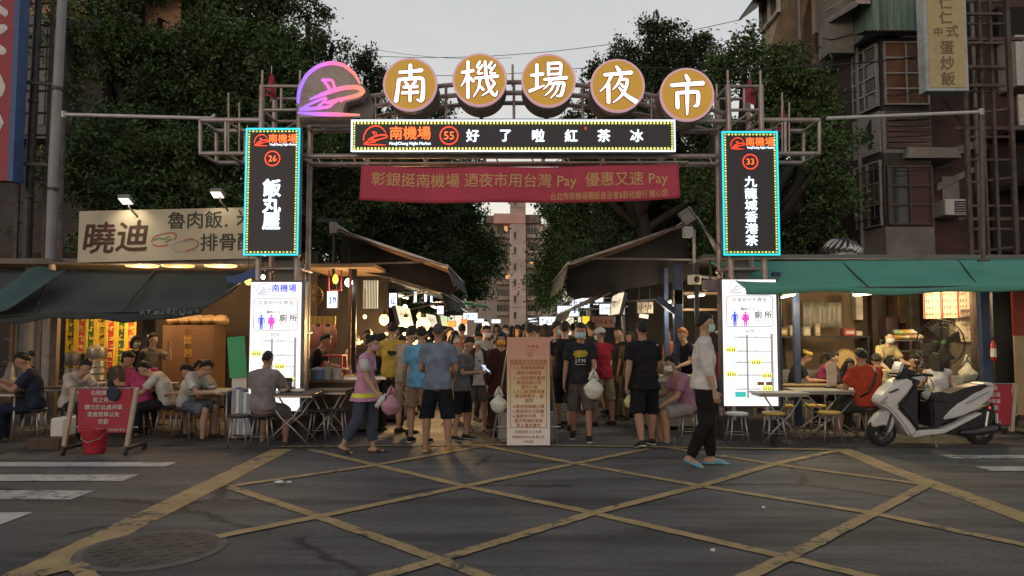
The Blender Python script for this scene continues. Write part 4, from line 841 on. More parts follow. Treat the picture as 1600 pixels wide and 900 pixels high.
def tree(name, label, base, height, blobs, leaf, nl, mat_=LEAF_A, seed=0, trunk_r=.28, group='trees beyond the stalls', per=60):
    """blobs: (x, y, z, r) crown masses relative to base; the crown is many leaf faces in twig sprays through those masses"""
    rng = np.random.default_rng(seed); t = thing(name, label, 'tree', base, 0, group)
    a = MB(); top = height * .55
    tp = [(0, 0, 0), (rng.normal() * .15, rng.normal() * .1, top * .4), (rng.normal() * .3, rng.normal() * .2, top)]
    a.tube(tp, [trunk_r * 1.3, trunk_r, trunk_r * .7], 10, rnd=False); a.build('trunk', BARK, t, smooth=True, auto=50)
    a = MB()
    for (x, y, z, r) in blobs:
        p0 = Vector(tp[2]) * rng.uniform(.75, 1); p2 = Vector((x, y, z)); p1 = (p0 + p2) / 2 + Vector(rng.normal(size=3) * .3) + Vector((0, 0, -.2)); a.tube([p0, p1, p2, p2 + Vector(rng.normal(size=3)) * r * .5], [trunk_r * .5, trunk_r * .35, trunk_r * .18, .02], 6)
    a.build('limbs', BARK, t, smooth=True)
    vol = np.array([b[3] ** 2 for b in blobs]); cnt = (vol / vol.sum() * nl / per).astype(int) + 1
    C = []
    for (x, y, z, r), k in zip(blobs, cnt):
        # sprays sit mostly on the outer part of each mass, bunched in sub-clumps
        nsub = max(6, int(k / 9)); sub = rng.normal(size=(nsub, 3)); sub /= np.linalg.norm(sub, axis=1)[:, None]; sub *= (r * rng.uniform(.55, 1.05, nsub) ** .7)[:, None]; sub[:, 2] *= .8
        idx = rng.integers(0, nsub, k); p = sub[idx] + rng.normal(size=(k, 3)) * r * .17
        C.append(p + (x, y, z))
    C = np.concatenate(C); k = len(C)
    # twigs: each spray is a little drooping branch with leaves along it
    d = rng.normal(size=(k, 3)); d[:, 2] = d[:, 2] * .5 + .12; d /= np.linalg.norm(d, axis=1)[:, None]
    ln = leaf * rng.uniform(2.5, 6.0, k)
    s = rng.uniform(-.2, 1.1, (k, per)); P = C[:, None, :] + d[:, None, :] * (s * ln[:, None])[:, :, None] + rng.normal(size=(k, per, 3)) * leaf * .85
    P[:, :, 2] -= (s ** 2) * ln[:, None] * .25
    P = P.reshape(-1, 3); n = len(P)
    ax = rng.normal(size=(n, 3)) + np.repeat(d, per, 0) * 1.2; ax /= np.linalg.norm(ax, axis=1)[:, None]
    up = rng.normal(size=(n, 3)) * .75 + (0, 0, 1.0); sd_ = np.cross(ax, up); sd_ /= (np.linalg.norm(sd_, axis=1)[:, None] + 1e-6)
    L_ = leaf * rng.uniform(.6, 1.25, n)[:, None]
    v = np.empty((n, 4, 3)); v[:, 0] = P - ax * L_ * .5; v[:, 1] = P + sd_ * L_ * .24; v[:, 2] = P + ax * L_ * .5; v[:, 3] = P - sd_ * L_ * .24
    me = bpy.data.meshes.new('crown'); me.vertices.add(n * 4); me.vertices.foreach_set('co', v.reshape(-1)); me.loops.add(n * 4); me.loops.foreach_set('vertex_index', np.arange(n * 4, dtype=np.int32))
    me.polygons.add(n); me.polygons.foreach_set('loop_start', np.arange(0, n * 4, 4, dtype=np.int32)); me.polygons.foreach_set('loop_total', np.full(n, 4, dtype=np.int32))
    me.materials.append(mat_); me.update(calc_edges=True); o = bpy.data.objects.new('crown', me); COL.objects.link(o); o.parent = t
    return t
def pxtree(name, label, Y, pxblobs, base_px, leaf, nl, m, seed, tr=.28):
    """crown masses read off the photograph at this depth: (px, py, radius px, depth offset)"""
    b = W(base_px, 450, Y); base = Vector((b.x, Y, 0)); bl = []
    for (px, py, r, dy) in pxblobs: p = W(px, py, Y + dy); bl.append((p.x - base.x, dy, p.z, r * (Y + dy) / F))
    return tree(name, label, base, max(q[2] for q in bl), bl, leaf, nl, m, seed, tr)
pxtree('fig_tree', 'huge dense fig tree filling the sky above the dim left stall', 17.5, [(150, 60, 75, 0), (250, 30, 85, .5), (200, 150, 85, .3), (330, 110, 90, .2), (120, 200, 50, .4), (290, 240, 85, .4), (200, 290, 80, .6), (370, 20, 80, .8), (410, 190, 80, .6), (340, 320, 80, 1), (130, 330, 60, 1), (240, 370, 70, 1), (420, 90, 60, 0), (140, -40, 70, .5), (300, -50, 80, .5), (180, 250, 80, -1), (260, 300, 80, -1), (330, 260, 70, -1), (200, 360, 70, -1), (330, 370, 80, -1), (120, 270, 60, -.5)], 250, .115, 150000, LEAF_A, 1, .4)
pxtree('fig_tree', 'fig tree with a ragged crown edge just left of the dome emblem', 20, [(430, 30, 60, 0), (475, 70, 50, 0), (505, 110, 36, .5), (480, 25, 28, 0), (400, -30, 70, .5), (520, 70, 20, 0), (500, 190, 60, .6), (450, 260, 80, .8), (540, 240, 70, .6), (390, 330, 70, 1), (470, 350, 80, 1), (560, 330, 60, 1)], 450, .11, 70000, LEAF_A, 2, .35)
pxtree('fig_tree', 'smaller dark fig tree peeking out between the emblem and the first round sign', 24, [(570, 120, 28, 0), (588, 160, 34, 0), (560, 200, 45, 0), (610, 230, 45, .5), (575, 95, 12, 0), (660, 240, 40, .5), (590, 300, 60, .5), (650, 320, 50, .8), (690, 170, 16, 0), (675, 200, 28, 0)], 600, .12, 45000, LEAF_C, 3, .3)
pxtree('fig_tree', 'drooping fig tree overhanging the left side of the alley beside the far tower', 30, [(680, 290, 50, 0), (715, 335, 36, 0), (735, 380, 32, 0), (718, 420, 40, 0), (690, 370, 55, .5), (680, 440, 50, .5), (752, 385, 18, 0), (700, 300, 36, 0), (750, 412, 18, 0), (660, 300, 50, 1), (660, 400, 60, 1), (728, 450, 26, 0), (735, 345, 14, 0)], 690, .16, 70000, LEAF_A, 4, .3)
pxtree('fig_tree', 'fig tree overhanging the right side of the alley beside the far tower', 30, [(895, 300, 45, 0), (878, 345, 30, 0), (876, 400, 34, 0), (866, 440, 30, 0), (905, 380, 55, .5), (925, 310, 55, .5), (910, 440, 50, .5), (860, 468, 20, 0), (848, 330, 9, 0), (848, 405, 11, 0), (960, 300, 60, 1), (970, 370, 60, 1), (858, 322, 13, 0), (940, 420, 50, .6)], 930, .16, 70000, LEAF_A, 5, .3)
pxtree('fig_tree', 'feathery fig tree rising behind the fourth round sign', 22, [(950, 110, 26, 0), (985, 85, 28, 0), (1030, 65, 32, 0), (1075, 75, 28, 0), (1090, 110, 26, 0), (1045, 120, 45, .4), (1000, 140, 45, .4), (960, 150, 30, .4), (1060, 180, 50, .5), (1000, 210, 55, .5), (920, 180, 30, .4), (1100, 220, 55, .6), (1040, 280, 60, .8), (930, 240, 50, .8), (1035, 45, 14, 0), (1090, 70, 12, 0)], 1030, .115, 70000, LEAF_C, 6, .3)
pxtree('fig_tree', 'pale tipped fig tree growing beside the old brick block right of the gate', 14.9, [(1255, 120, 34, 0), (1275, 175, 26, 0), (1262, 215, 30, 0), (1140, 90, 26, 0), (1165, 70, 20, 0), (1180, 110, 34, 0), (1215, 120, 40, 0), (1245, 150, 44, 0), (1200, 170, 50, .2), (1260, 190, 34, 0), (1220, 230, 55, .3), (1170, 250, 55, .4), (1280, 230, 24, -.2), (1120, 150, 30, .3), (1240, 300, 60, .5), (1180, 330, 60, .5), (1120, 300, 50, .6), (1130, 115, 18, 0), (1130, 370, 60, .3), (1230, 380, 60, .3), (1290, 330, 40, .5), (1305, 215, 20, -1.2), (1285, 255, 26, -1.2), (1300, 300, 26, -1)], 1200, .10, 60000, LEAF_A, 7, .3)
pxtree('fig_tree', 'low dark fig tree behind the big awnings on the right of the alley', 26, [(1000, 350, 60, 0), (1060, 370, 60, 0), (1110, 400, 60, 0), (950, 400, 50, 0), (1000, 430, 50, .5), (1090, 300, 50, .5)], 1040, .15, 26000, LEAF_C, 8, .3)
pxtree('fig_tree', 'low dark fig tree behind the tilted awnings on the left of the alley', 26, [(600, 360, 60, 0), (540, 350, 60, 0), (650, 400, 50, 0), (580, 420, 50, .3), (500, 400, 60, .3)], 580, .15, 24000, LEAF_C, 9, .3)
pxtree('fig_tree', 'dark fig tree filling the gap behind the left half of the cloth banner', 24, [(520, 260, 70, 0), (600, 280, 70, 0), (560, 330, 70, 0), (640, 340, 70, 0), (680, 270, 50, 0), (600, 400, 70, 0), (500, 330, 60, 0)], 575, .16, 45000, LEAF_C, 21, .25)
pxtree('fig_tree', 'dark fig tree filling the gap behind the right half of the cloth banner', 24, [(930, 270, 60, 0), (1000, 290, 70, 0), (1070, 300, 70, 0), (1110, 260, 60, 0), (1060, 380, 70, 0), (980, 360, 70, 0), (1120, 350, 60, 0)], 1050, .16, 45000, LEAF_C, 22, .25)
# ================================================================== people
def remeshed(mb, name, m, parent, voxel=.014, wr=.0, smooth_it=4, seed=0):
    me = bpy.data.meshes.new(name); me.from_pydata(mb.v, [], mb.f)
    o = bpy.data.objects.new(name, me); COL.objects.link(o)
    md = o.modifiers.new('r', 'REMESH'); md.mode = 'VOXEL'; md.voxel_size = voxel
    if smooth_it: ms = o.modifiers.new('s', 'SMOOTH'); ms.factor = .5; ms.iterations = smooth_it
    m2 = bpy.data.meshes.new_from_object(o.evaluated_get(bpy.context.evaluated_depsgraph_get())); bpy.data.objects.remove(o); bpy.data.meshes.remove(me)
    m2.name = name
    if wr:
        k = len(m2.vertices); co = np.empty(k * 3); no = np.empty(k * 3); m2.vertices.foreach_get('co', co); m2.vertex_normals.foreach_get('vector', no); co = co.reshape(-1, 3); no = no.reshape(-1, 3)
        rg = np.random.default_rng(seed); d = np.zeros(k)
        for i in range(7):        # cloth folds: a few crossed waves bent by each other
            w = rg.normal(size=3) * np.array([1, 1, .75]); w *= rg.uniform(16, 42) / np.linalg.norm(w)
            d += np.sin(co @ w + 2.2 * np.sin(co @ (rg.normal(size=3) * 7)) + rg.uniform(0, 6)) / (1 + i * .25)
        co += no * (np.clip(d / 3.2, -1, 1) * wr)[:, None]; m2.vertices.foreach_set('co', co.reshape(-1))
    for q in (m if isinstance(m, (list, tuple)) else [m]): m2.materials.append(q)
    m2.polygons.foreach_set('use_smooth', [True] * len(m2.polygons)); m2.update()
    r = bpy.data.objects.new(name, m2); COL.objects.link(r)
    if parent: r.parent = parent
    return r
def skin(tone): 
    c = [(.40, .245, .17), (.33, .19, .125), (.46, .30, .215), (.36, .20, .14)][tone]
    return mat('skin_%d' % tone, c, .55, 0, .07, 10, .1, 60, .35)
HAIRM = mat('black_hair', (.013, .011, .010), .5, 0, .3, 12, .7, 60, .35, stretch=(6, 6, 1))
HAIRO = mat('orange_hair', (.30, .105, .03), .5, 0, .3, 12, .6, 60, .35)
HAIRG = mat('greying_hair', (.06, .055, .05), .6, 0, .4, 30, .7, 60, .3)
MASKB = mat('blue_face_mask', (.40, .58, .66), .8, 0, .05, 8); MASKW = mat('white_face_mask', (.62, .63, .62), .8, 0, .05, 8); MASKG = mat('green_face_mask', (.42, .62, .55), .8, 0, .05); MASKO = mat('orange_face_mask', (.65, .30, .03), .8); MASKP = mat('pink_face_mask', (.55, .32, .36), .8)
EYEW = mat('eye_white', (.55, .53, .5), .3); EYED = mat('dark_eye', (.015, .012, .010), .25)
RUB = mat('white_rubber', (.55, .54, .52), .7); DRUB = mat('dark_rubber', (.022, .022, .024), .8)
def lerp_(a, b, t): return a + (b - a) * t
def dv(f, o, s): f = R(f); o = R(o); return Vector((s * math.sin(o), -math.sin(f) * math.cos(o), -math.cos(f) * math.cos(o)))
STAND = dict(la=(4, 9, 12, 4), ra=(4, 9, 12, 4), ll=(2, 5, 3), rl=(-2, 5, 3))
def person(label, loc, rz, H=1.68, b=1.0, pose=None, lean=2, slouch=4, hp=6, hy=0, tw=0, seat=None, tone=0, top=('tee', (.3, .3, .3)), bot=('long', (.03, .03, .035)), shoe=('shoe', (.03, .03, .03)), hair='short', hairm=None, mask=None, vox=.010, face=True, group=None, extra=None, z0=0.0, cat='person', hat=None):
    po = dict(STAND); po.update(pose or {}); k = H / 1.70; root = thing('person', label, cat, (loc[0], loc[1], z0), R(rz), group); SK = skin(tone)
    q = b ** .75
    # ---- skeleton
    P0 = Vector((0, 0, 0)); spine = [P0 + Vector((0, 0, -.06)), P0]; c = P0.copy(); Rw = []
    seg = [(.13, lean * .8), (.15, lean), (.14, lean + slouch * .6), (.07, lean + slouch)]
    for ln, an in seg: c = c + Vector((0, -math.sin(R(an)), math.cos(R(an)))) * ln; spine.append(c.copy())
    TW = Matrix.Rotation(R(tw), 3, 'Z'); ta = R(lean + slouch)
    ch = spine[4]; nb = spine[5]
    sh = {s: ch + TW @ Vector((s * .168 * (b ** .35), 0, .012)) for s in (1, -1)}
    hd = nb + Vector((0, -math.sin(ta + R(hp) * .5), math.cos(ta + R(hp) * .5))) * .175
    HM = Matrix.Translation(hd) @ Matrix.Rotation(R(hy), 4, 'Z') @ Matrix.Rotation(R(hp) + ta * .35, 4, 'X')
    arm = {}; leg = {}
    for s, key in ((1, 'la'), (-1, 'ra')):
        f, o, e, inw = po[key]; d1 = TW @ dv(f, o, s); d2 = TW @ dv(f + e, o - inw, s); el = sh[s] + d1 * .285; wr_ = el + d2 * .25; arm[s] = (sh[s], el, wr_, d1, d2)
    for s, key in ((1, 'll'), (-1, 'rl')):
        f, o, kn = po[key]; hip = P0 + Vector((s * .088 * (b ** .4), 0, -.03)); d1 = dv(f, o, s); d2 = dv(f - kn, o * .3, s); kne = hip + d1 * .43; an = kne + d2 * .42; leg[s] = (hip, kne, an, d1, d2, po.get(key + 'f', 0))
    zb = min(leg[1][2].z, leg[-1][2].z) - .075
    lift = (-zb) if seat is None else (seat / k + .105 * b ** .5)
    S = Matrix.Scale(k, 4) @ Matrix.Translation((0, 0, lift))
    # ---- body
    a = MB(); a.M = S
    tr = [(.135, .10), (.155, .115), (.135, .10), (.155, .112), (.145, .088), (.06, .055)]
    tr = [(x * q, y * b * .97) for x, y in tr]; tr[5] = (.06, .055)
    a.tube(spine, tr, 14, ref=TW @ Vector((1, 0, 0)), rnd=True)
    a.tube([sh[1], ch + Vector((0, 0, .012)), sh[-1]], [.056 * q, .078 * q, .056 * q], 10, rnd=True)
    a.tube([nb - Vector((0, 0, .03)), hd - Vector((0, 0, .04))], [.056 * q, .052], 10)
    for s in (1, -1):
        A, E_, Wp, d1, d2 = arm[s]
        a.tube([A, A + d1 * .12, E_], [.054 * q, .05 * q, .038 * q], 10, rnd=True); a.tube([E_, E_ + d2 * .07, Wp], [.038 * q, .040 * q, .025], 10, rnd=True)
        ref = Vector((0, 1, 0)) if abs(d2.y) < .75 else Vector((1, 0, 0)); ref = (ref - d2 * ref.dot(d2)).normalized(); nrm = d2.cross(ref)
        inn = Vector((-s, 0, -.2)) if abs(d2.y) < .75 else Vector((0, 0, -1)); nrm = nrm if nrm.dot(inn) > 0 else -nrm
        pe = Wp + d2 * .085; a.tube([Wp, Wp + d2 * .04, pe], [(.026, .020), (.038, .017), (.040, .014)], 8, ref=ref, rnd=True)
        grip = po.get('grip', 1.0)
        for i, off in enumerate((-.031, -.0105, .0105, .031)):
            p = pe + ref * off; L_ = (.062, .074, .070, .055)[i] * 1.1; pts = [p - d2 * .012]; d = d2.copy()
            for sgm, cu in ((.45, 22), (.3, 38), (.25, 30)): d = (d * math.cos(R(cu * grip)) + nrm * math.sin(R(cu * grip))).normalized(); p = p + d * L_ * sgm; nrm2 = nrm; pts.append(p.copy())
            a.tube(pts, [.0095, .009, .0085, .007], 6, rnd=True)
        th = Wp + d2 * .03 - ref * .03; t1 = th + (d2 * .6 - ref * .6 + nrm * .35).normalized() * .04; a.tube([th, t1, t1 + (d2 * .85 + nrm * .4).normalized() * .035], [.014, .012, .009], 6, rnd=True)
        hip, kn, an, d1, d2l, fp = leg[s]
        a.tube([hip, hip + d1 * .16, kn], [.073 * q, .074 * q, .055 * q], 12, rnd=True)
        back = Vector((0, .012, 0)); a.tube([kn, kn + d2l * .13 + back, kn + d2l * .28 + back * .5, an], [.053 * q, .056 * q, .045 * q, .034], 12, rnd=True)
        fd = Vector((0, -math.cos(R(fp)), math.sin(R(fp)) * -1)); fu = Vector((s * .05, 0, 0)); a.tube([an - fd * .045 - Vector((0, 0, .04)), an + fd * .06 - Vector((0, 0, .042)), an + (fd + fu) * .15 - Vector((0, 0, .052))], [(.032, .034), (.042, .032), (.036, .018)], 10, ref=(1, 0, 0), rnd=True)
        a.tube([an, an - Vector((0, 0, .045))], [.034, .036], 8, rnd=True)
    sv = a.M; a.M = S @ HM
    a.ball((0, 0.004, .012), (.074, .092, .104), 18, 14); a.ball((0, -.028, -.055), (.056, .060, .062), 14, 10)
    a.tube([(0, -.088, .012), (0, -.104, -.022), (0, -.094, -.032)], [.008, .014, .012], 8, rnd=True)
    for s in (1, -1): a.ball((s * .074, .012, -.008), (.012, .024, .034), 8, 6)
    a.ball((0, -.082, -.062), (.024, .012, .012), 8, 6)
    a.M = sv
    remeshed(a, 'body', SK, root, vox, 0, 3)
    if face:
        for s in (1, -1):
            e_ = MB(); e_.M = S @ HM; e_.mi = 0; e_.ball((s * .031, -.0815, .012), (.012, .007, .006), 8, 6); e_.mi = 1; e_.ball((s * .031, -.0865, .012), (.0055, .003, .0055), 8, 6); e_.tube([(s * .014, -.092, .030), (s * .034, -.090, .034), (s * .050, -.080, .029)], [.0025, .003, .002], 5); e_.build('eye', [EYEW, EYED], root, True)
        if not mask:
            e_ = MB(); e_.M = S @ HM; e_.tube([(-.022, -.088, -.058), (0, -.096, -.060), (.022, -.088, -.058)], [.003, .0055, .003], 6); e_.build('mouth', mat('lips', (.25, .09, .07), .5), root, True)
    # ---- hair and hats
    hm_ = hairm or HAIRM; rg = random.Random(label)
    if hair:
        a = MB(); a.M = S @ HM; LONG = hair in ('long', 'pony', 'bun', 'bob')
        def hf(p):
            d = Vector((p.x / .08, (p.y - .004) / .098, (p.z - .012) / .11)); f = -d.y; jz = .16 * noise.noise(d * 5 + Vector((len(label), 0, 0))); ft = max(0, min(1, (f + .1) / .45)); lo_ = (.10 - .85 * max(0, -f)) if not LONG else -.2 - .8 * max(0, -f); mg = d.z + jz - lerp_(lo_, .50 if hair != 'bob' else .40, ft); keep = mg > 0
            if not keep: return Vector((d.x * .060, d.y * .075 + .004, d.z * .088 + .012))
            nz = 1 + .05 * noise.noise(Vector((p.x, p.y, p.z * .5)) * 90) + .08 * noise.noise(Vector((p.x, p.y, p.z)) * 38 + Vector((rg.random() * 0 + len(label), 0, 0))) + (.05 if hair != 'buzz' else 0); th = {'buzz': .98}.get(hair, 1.07); th = lerp_(.935, th, min(1, mg / .28))
            return Vector((d.x * .080 * nz * th, d.y * .098 * nz * th + .004, d.z * .110 * nz * th + .012))
        a.ball((0, .004, .012), (.08, .098, .11), 36, 28, hf)
        if hair == 'long': a.tube([(0, .06, .03), (0, .085, -.08), (0, .10, -.20), (0, .095, -.33)], [(.07, .045), (.095, .045), (.10, .035), (.06, .015)], 14, ref=(1, 0, 0), rnd=True); [a.tube([(s * .070, .0, .04), (s * .082, .01, -.08), (s * .088, .02, -.2)], [(.018, .04), (.02, .04), (.012, .02)], 8, ref=(1, 0, 0), rnd=True) for s in (1, -1)]
        if hair == 'bob': a.tube([(0, .05, .03), (0, .07, -.06), (0, .065, -.12)], [(.08, .05), (.09, .045), (.075, .03)], 14, ref=(1, 0, 0), rnd=True); [a.tube([(s * .070, -.01, .05), (s * .08, -.005, -.05), (s * .074, .0, -.11)], [(.018, .045), (.018, .045), (.012, .03)], 8, ref=(1, 0, 0), rnd=True) for s in (1, -1)]
        if hair == 'pony': a.tube([(0, .085, .03), (0, .15, .02), (0, .17, -.07), (0, .15, -.17)], [.022, .032, .03, .012], 8, rnd=True)
        if hair == 'bun': a.ball((0, .11, .05), .042, 12, 9)
        a.build('hair', hm_, root, True)
    if hat:
        kind, hc = hat; a = MB(); a.M = S @ HM; HMt = mat('hat_%d' % int(hc[0] * 999), hc, .85, 0, .08)
        if kind == 'cap': a.ball((0, .006, .035), (.090, .108, .098), 20, 12, lambda p: Vector((p.x, p.y, max(p.z, .02)))); a.tube([(0, -.08, .035), (0, -.13, .028), (0, -.165, .02)], [(.075, .008), (.068, .007), (.04, .004)], 12, ref=(1, 0, 0), rnd=True)
        elif kind == 'band': a.lathe([(.083, .03), (.098, .045), (.095, .085), (.08, .10)], 24, (0, 0, 0), None, False); a.M = a.M @ Matrix.Rotation(.4, 4, 'X')
        else: a.lathe([(.001, .14), (.06, .138), (.088, .11), (.092, .05), (.15, .03), (.155, .026), (.09, .035)], 24, (0, .005, 0), None, False)
        a.build('hat', HMt, root, True)
    if mask:
        a = MB(); a.M = S @ HM; vs = []; fs = []; nu, nv = 14, 8
        for j in range(nv + 1):
            for i in range(nu + 1):
                th = R(-78 + 156 * i / nu); zz = -.092 + .088 * j / nv - abs(th) * .006; mid = math.sin(math.pi * j / nv); rr = (1 + .08 * mid); vs.append((.078 * math.sin(th) * rr, -.006 - .098 * math.cos(th) * (.93 + .13 * mid * math.cos(th) + .04 * (j / nv)), zz + .006))
        for j in range(nv):
            for i in range(nu): p = j * (nu + 1) + i; fs.append((p, p + 1, p + nu + 2, p + nu + 1))
        a.add(vs, fs)
        for s in (1, -1): a.tube([(s * .076, -.028, -.015), (s * .080, .01, .008), (s * .078, .02, -.03), (s * .076, -.02, -.065)], .0022, 4)
        o = a.build('face_mask', mask, root, True); md = o.modifiers.new('t', 'SOLIDIFY'); md.thickness = .003
    # ---- clothes
    kind, col = top[0], top[1]; tm = fabric(col); sd_ = len(label) * 7 + abs(int(loc[0] * 100))
    g_ = .016; a = MB(); a.M = S
    low = top[2] if len(top) > 2 else .12
    up_dir = (spine[1] - spine[0]).normalized(); hem = spine[0] - up_dir * (low - .06)
    if seat is not None: hem = spine[0] + Vector((0, .0, -.0))
    rr = [(tr[0][0] + .050, tr[0][1] + .042)] + [(x + g_ + .003, y + g_) for x, y in tr[:5]]; rr[1] = (tr[0][0] + .048, tr[0][1] + .04); rr[0] = (rr[0][0] + max(0, low - .12) * .8, rr[0][1] + max(0, low - .12) * 1.1); rr[2] = (rr[2][0] + .012, rr[2][1] + .006); rr[2] = (rr[2][0], rr[2][1] + .004); rr[-1] = (rr[-1][0] * .98, rr[-1][1])
    pts = [hem] + spine[:5]; pts.append(spine[4] * .35 + spine[5] * .65); rr.append((.088, .072))
    a.tube(pts, rr, 18, ref=TW @ Vector((1, 0, 0)))
    a.tube([sh[1] , ch + Vector((0, 0, .014)), sh[-1]], [.066 * q, .086 * q, .066 * q], 12, rnd=True)
    for s in (1, -1):
        A, E_, Wp, d1, d2 = arm[s]
        if kind in ('tee', 'polo'): a.tube([A - d1 * .01, A + d1 * .10, A + d1 * .20], [.068 * q, .070 * q, .072 * q], 12)
        elif kind == 'long': a.tube([A, A + d1 * .14, E_], [.068 * q, .064 * q, .052 * q], 12, rnd=True); a.tube([E_, Wp - d2 * .01], [.052 * q, .038], 12, rnd=True)
        elif kind == 'rolled': a.tube([A, A + d1 * .14, E_], [.070 * q, .066 * q, .058 * q], 12, rnd=True); a.tube([E_, E_ + d2 * .05], [.058 * q, .056], 12, rnd=True)
    if kind in ('polo', 'rolled'): a.tube([nb - Vector((0, 0, .03)), nb + Vector((0, -.004, .022))], [.078, .068], 14)
    o = remeshed(a, 'shirt' if kind != 'dress' else 'dress', tm, root, .0145, .013, 2, sd_)
    bk = bot[0]; bm_ = fabric(bot[1]); a = MB(); a.M = S
    wst = [(tr[1][0] + .010, tr[1][1] + .010), (tr[0][0] + .016, tr[0][1] + .018)]
    a.tube([spine[1] - up_dir * .005, spine[0] - up_dir * .03], [(tr[1][0] - .004, tr[1][1] - .004), (tr[0][0] + .014, tr[0][1] + .014)], 16, ref=(1, 0, 0))
    for s in (1, -1):
        hip, kn, an, d1, d2l, fp = leg[s]
        hip = hip + Vector((-s * .010, 0, .004)); a.ball(hip, .088 * q, 12, 8)
        if bk == 'shorts': a.tube([hip, hip + d1 * .18, hip + d1 * .40], [.092 * q, .098 * q, .092 * q + .01], 14)
        elif bk == 'midshorts': a.tube([hip, hip + d1 * .18, kn, kn + d2l * .05], [.093 * q, .100 * q, .096 * q, .098 * q], 14)
        elif bk == 'wide': a.tube([hip, hip + d1 * .2, kn], [.092 * q, .10 * q, .10 * q], 14, rnd=True); a.tube([kn, kn + d2l * .2, an - d2l * .02], [.10 * q, .10, .105], 14)
        elif bk == 'crop': a.tube([hip, hip + d1 * .2, kn], [.091 * q, .094 * q, .080 * q], 14, rnd=True); a.tube([kn, kn + d2l * .2, an - d2l * .10], [.080 * q, .082, .08], 14)
        elif bk == 'long': a.tube([hip, hip + d1 * .2, kn], [.090 * q, .090 * q, .074 * q], 14, rnd=True); a.tube([kn, kn + d2l * .2, an - d2l * .012], [.074 * q, .068 * q, .058], 14)
    if bk in ('skirt', 'longskirt'):
        kk = .42 if bk == 'skirt' else .75
        d = ((leg[1][3] + leg[-1][3]) / 2).normalized(); a.tube([spine[1], spine[0] + d * .1, spine[0] + d * kk], [wst[0], (wst[1][0] + .02, wst[1][1] + .03), (.22, .18)], 18, ref=(1, 0, 0))
    remeshed(a, 'trousers' if 'skirt' not in bk else 'skirt', bm_, root, .0145, .0115, 2, sd_ + 3)
    sk_, sc_ = shoe
    for s in (1, -1):
        hip, kn, an, d1, d2l, fp = leg[s]; fd = Vector((0, -math.cos(R(fp)), -math.sin(R(fp)))); dn = Vector((0, 0, -1)); fu = Vector((s * .05, 0, 0)); a = MB(); a.M = S
        if sk_ in ('shoe', 'sneaker'):
            a.mi = 0; a.tube([an - fd * .062 + dn * .030, an - fd * .01 + dn * .026, an + fd * .08 + dn * .044, an + (fd + fu) * .16 + dn * .05, an + (fd + fu) * .185 + dn * .055], [(.036, .036), (.045, .044), (.049, .030), (.046, .022), (.036, .016)], 12, ref=(1, 0, 0), rnd=True)
            a.mi = 1; a.tube([an - fd * .075 + dn * .066, an + fd * .06 + dn * .066, an + (fd + fu) * .15 + dn * .068, an + (fd + fu) * .20 + dn * .066], [(.038, .011), (.047, .011), (.050, .011), (.036, .010)], 12, ref=(1, 0, 0), rnd=True)
            a.build('shoe', [fabric(sc_), RUB if sk_ == 'sneaker' else DRUB], root, True)
        else:
            M_ = mat('slipper_%d_%d' % (int(sc_[0] * 99), int(sc_[2] * 99)), sc_, .6, 0, .06)
            a.tube([an - fd * .075 + dn * .066, an + fd * .06 + dn * .066, an + (fd + fu) * .15 + dn * .068, an + (fd + fu) * .20 + dn * .066], [(.040, .010), (.048, .010), (.052, .010), (.036, .009)], 12, ref=(1, 0, 0), rnd=True)
            for t_ in (.07, .095, .12): c0 = an + fd * t_ + dn * .05; a.tube([c0 + Vector((-.052, 0, -.012)), c0 + Vector((-.03, 0, .022)), c0 + Vector((.03, 0, .022)), c0 + Vector((.052, 0, -.012))], .010, 6)
            a.build('slipper', M_, root, True)
    J = Matrix.Translation(root.location) @ Matrix.Rotation(R(rz), 4, 'Z') @ S
    inf = dict(root=root, S=S, J=J, HM=HM, hand={s: J @ (arm[s][2] + arm[s][4] * .10) for s in (1, -1)}, spine=spine, ch=ch, nb=nb, tr=tr, tw=TW, sh=sh, k=k, arm=arm, hd=J @ hd)
    if extra: extra(inf)
    return inf
def chest_print(inf, fn, name, m, front=True):
    """print on a shirt front: local frame on the chest surface"""
    s = inf['S']; y = -(inf['tr'][3][1] + .026) if front else inf['tr'][3][1] + .026
    fr = s @ Matrix.Translation(inf['spine'][3] + Vector((0, y, .0))) @ Matrix.Rotation(R(90 - 6), 4, 'X'); mb = MB(); fn(mb, fr); mb.build(name, m, inf['root'])
# plastic carrier bag hung from a hand
def carrier_bag(label, p, m, s=1.0, name='carrier_bag'):
    t = thing(name, label, 'bag', p); a = MB(); rg = random.Random(label)
    def f(v):
        th = math.atan2(v.y, v.x); nz = noise.noise(v * 16 + Vector((len(label), 3, 1))) * .022; ple = .05 * math.sin(th * 9 + len(label)) * max(0, min(1, (v.z + .32) / .15))
        q = (1 - .62 * max(0, min(1, (v.z + .24) / .14)) ** .8) * (1 + ple)
        return Vector((v.x * q * (1 + nz * 6), v.y * q * (1 + nz * 7), v.z + nz * .8)) * s
    a.ball((0, 0, -.24), (.13, .085, .14), 36, 22, f); a.build('bag_body', m, t, True)
    a = MB(); [a.tube([Vector((x, 0, -.13)) * s, Vector((x * .5, 0, -.05)) * s, Vector((0, 0, .01)) * s, Vector((-x * .2, .03, -.06)) * s, Vector((x, .03, -.13)) * s], [(.018 * s, .006)] * 5, 6) for x in (.06, -.06)]; a.build('handle', m, t, True); return t
BAGW = mat('white_thin_plastic', (.58, .60, .52), .45, 0, .1, 8, .3, 20); BAGP = mat('pink_thin_plastic', (.55, .28, .36), .45, 0, .15, 8, .3, 20); BAGY = mat('yellowish_thin_plastic', (.52, .50, .24), .45, 0, .1, 8)

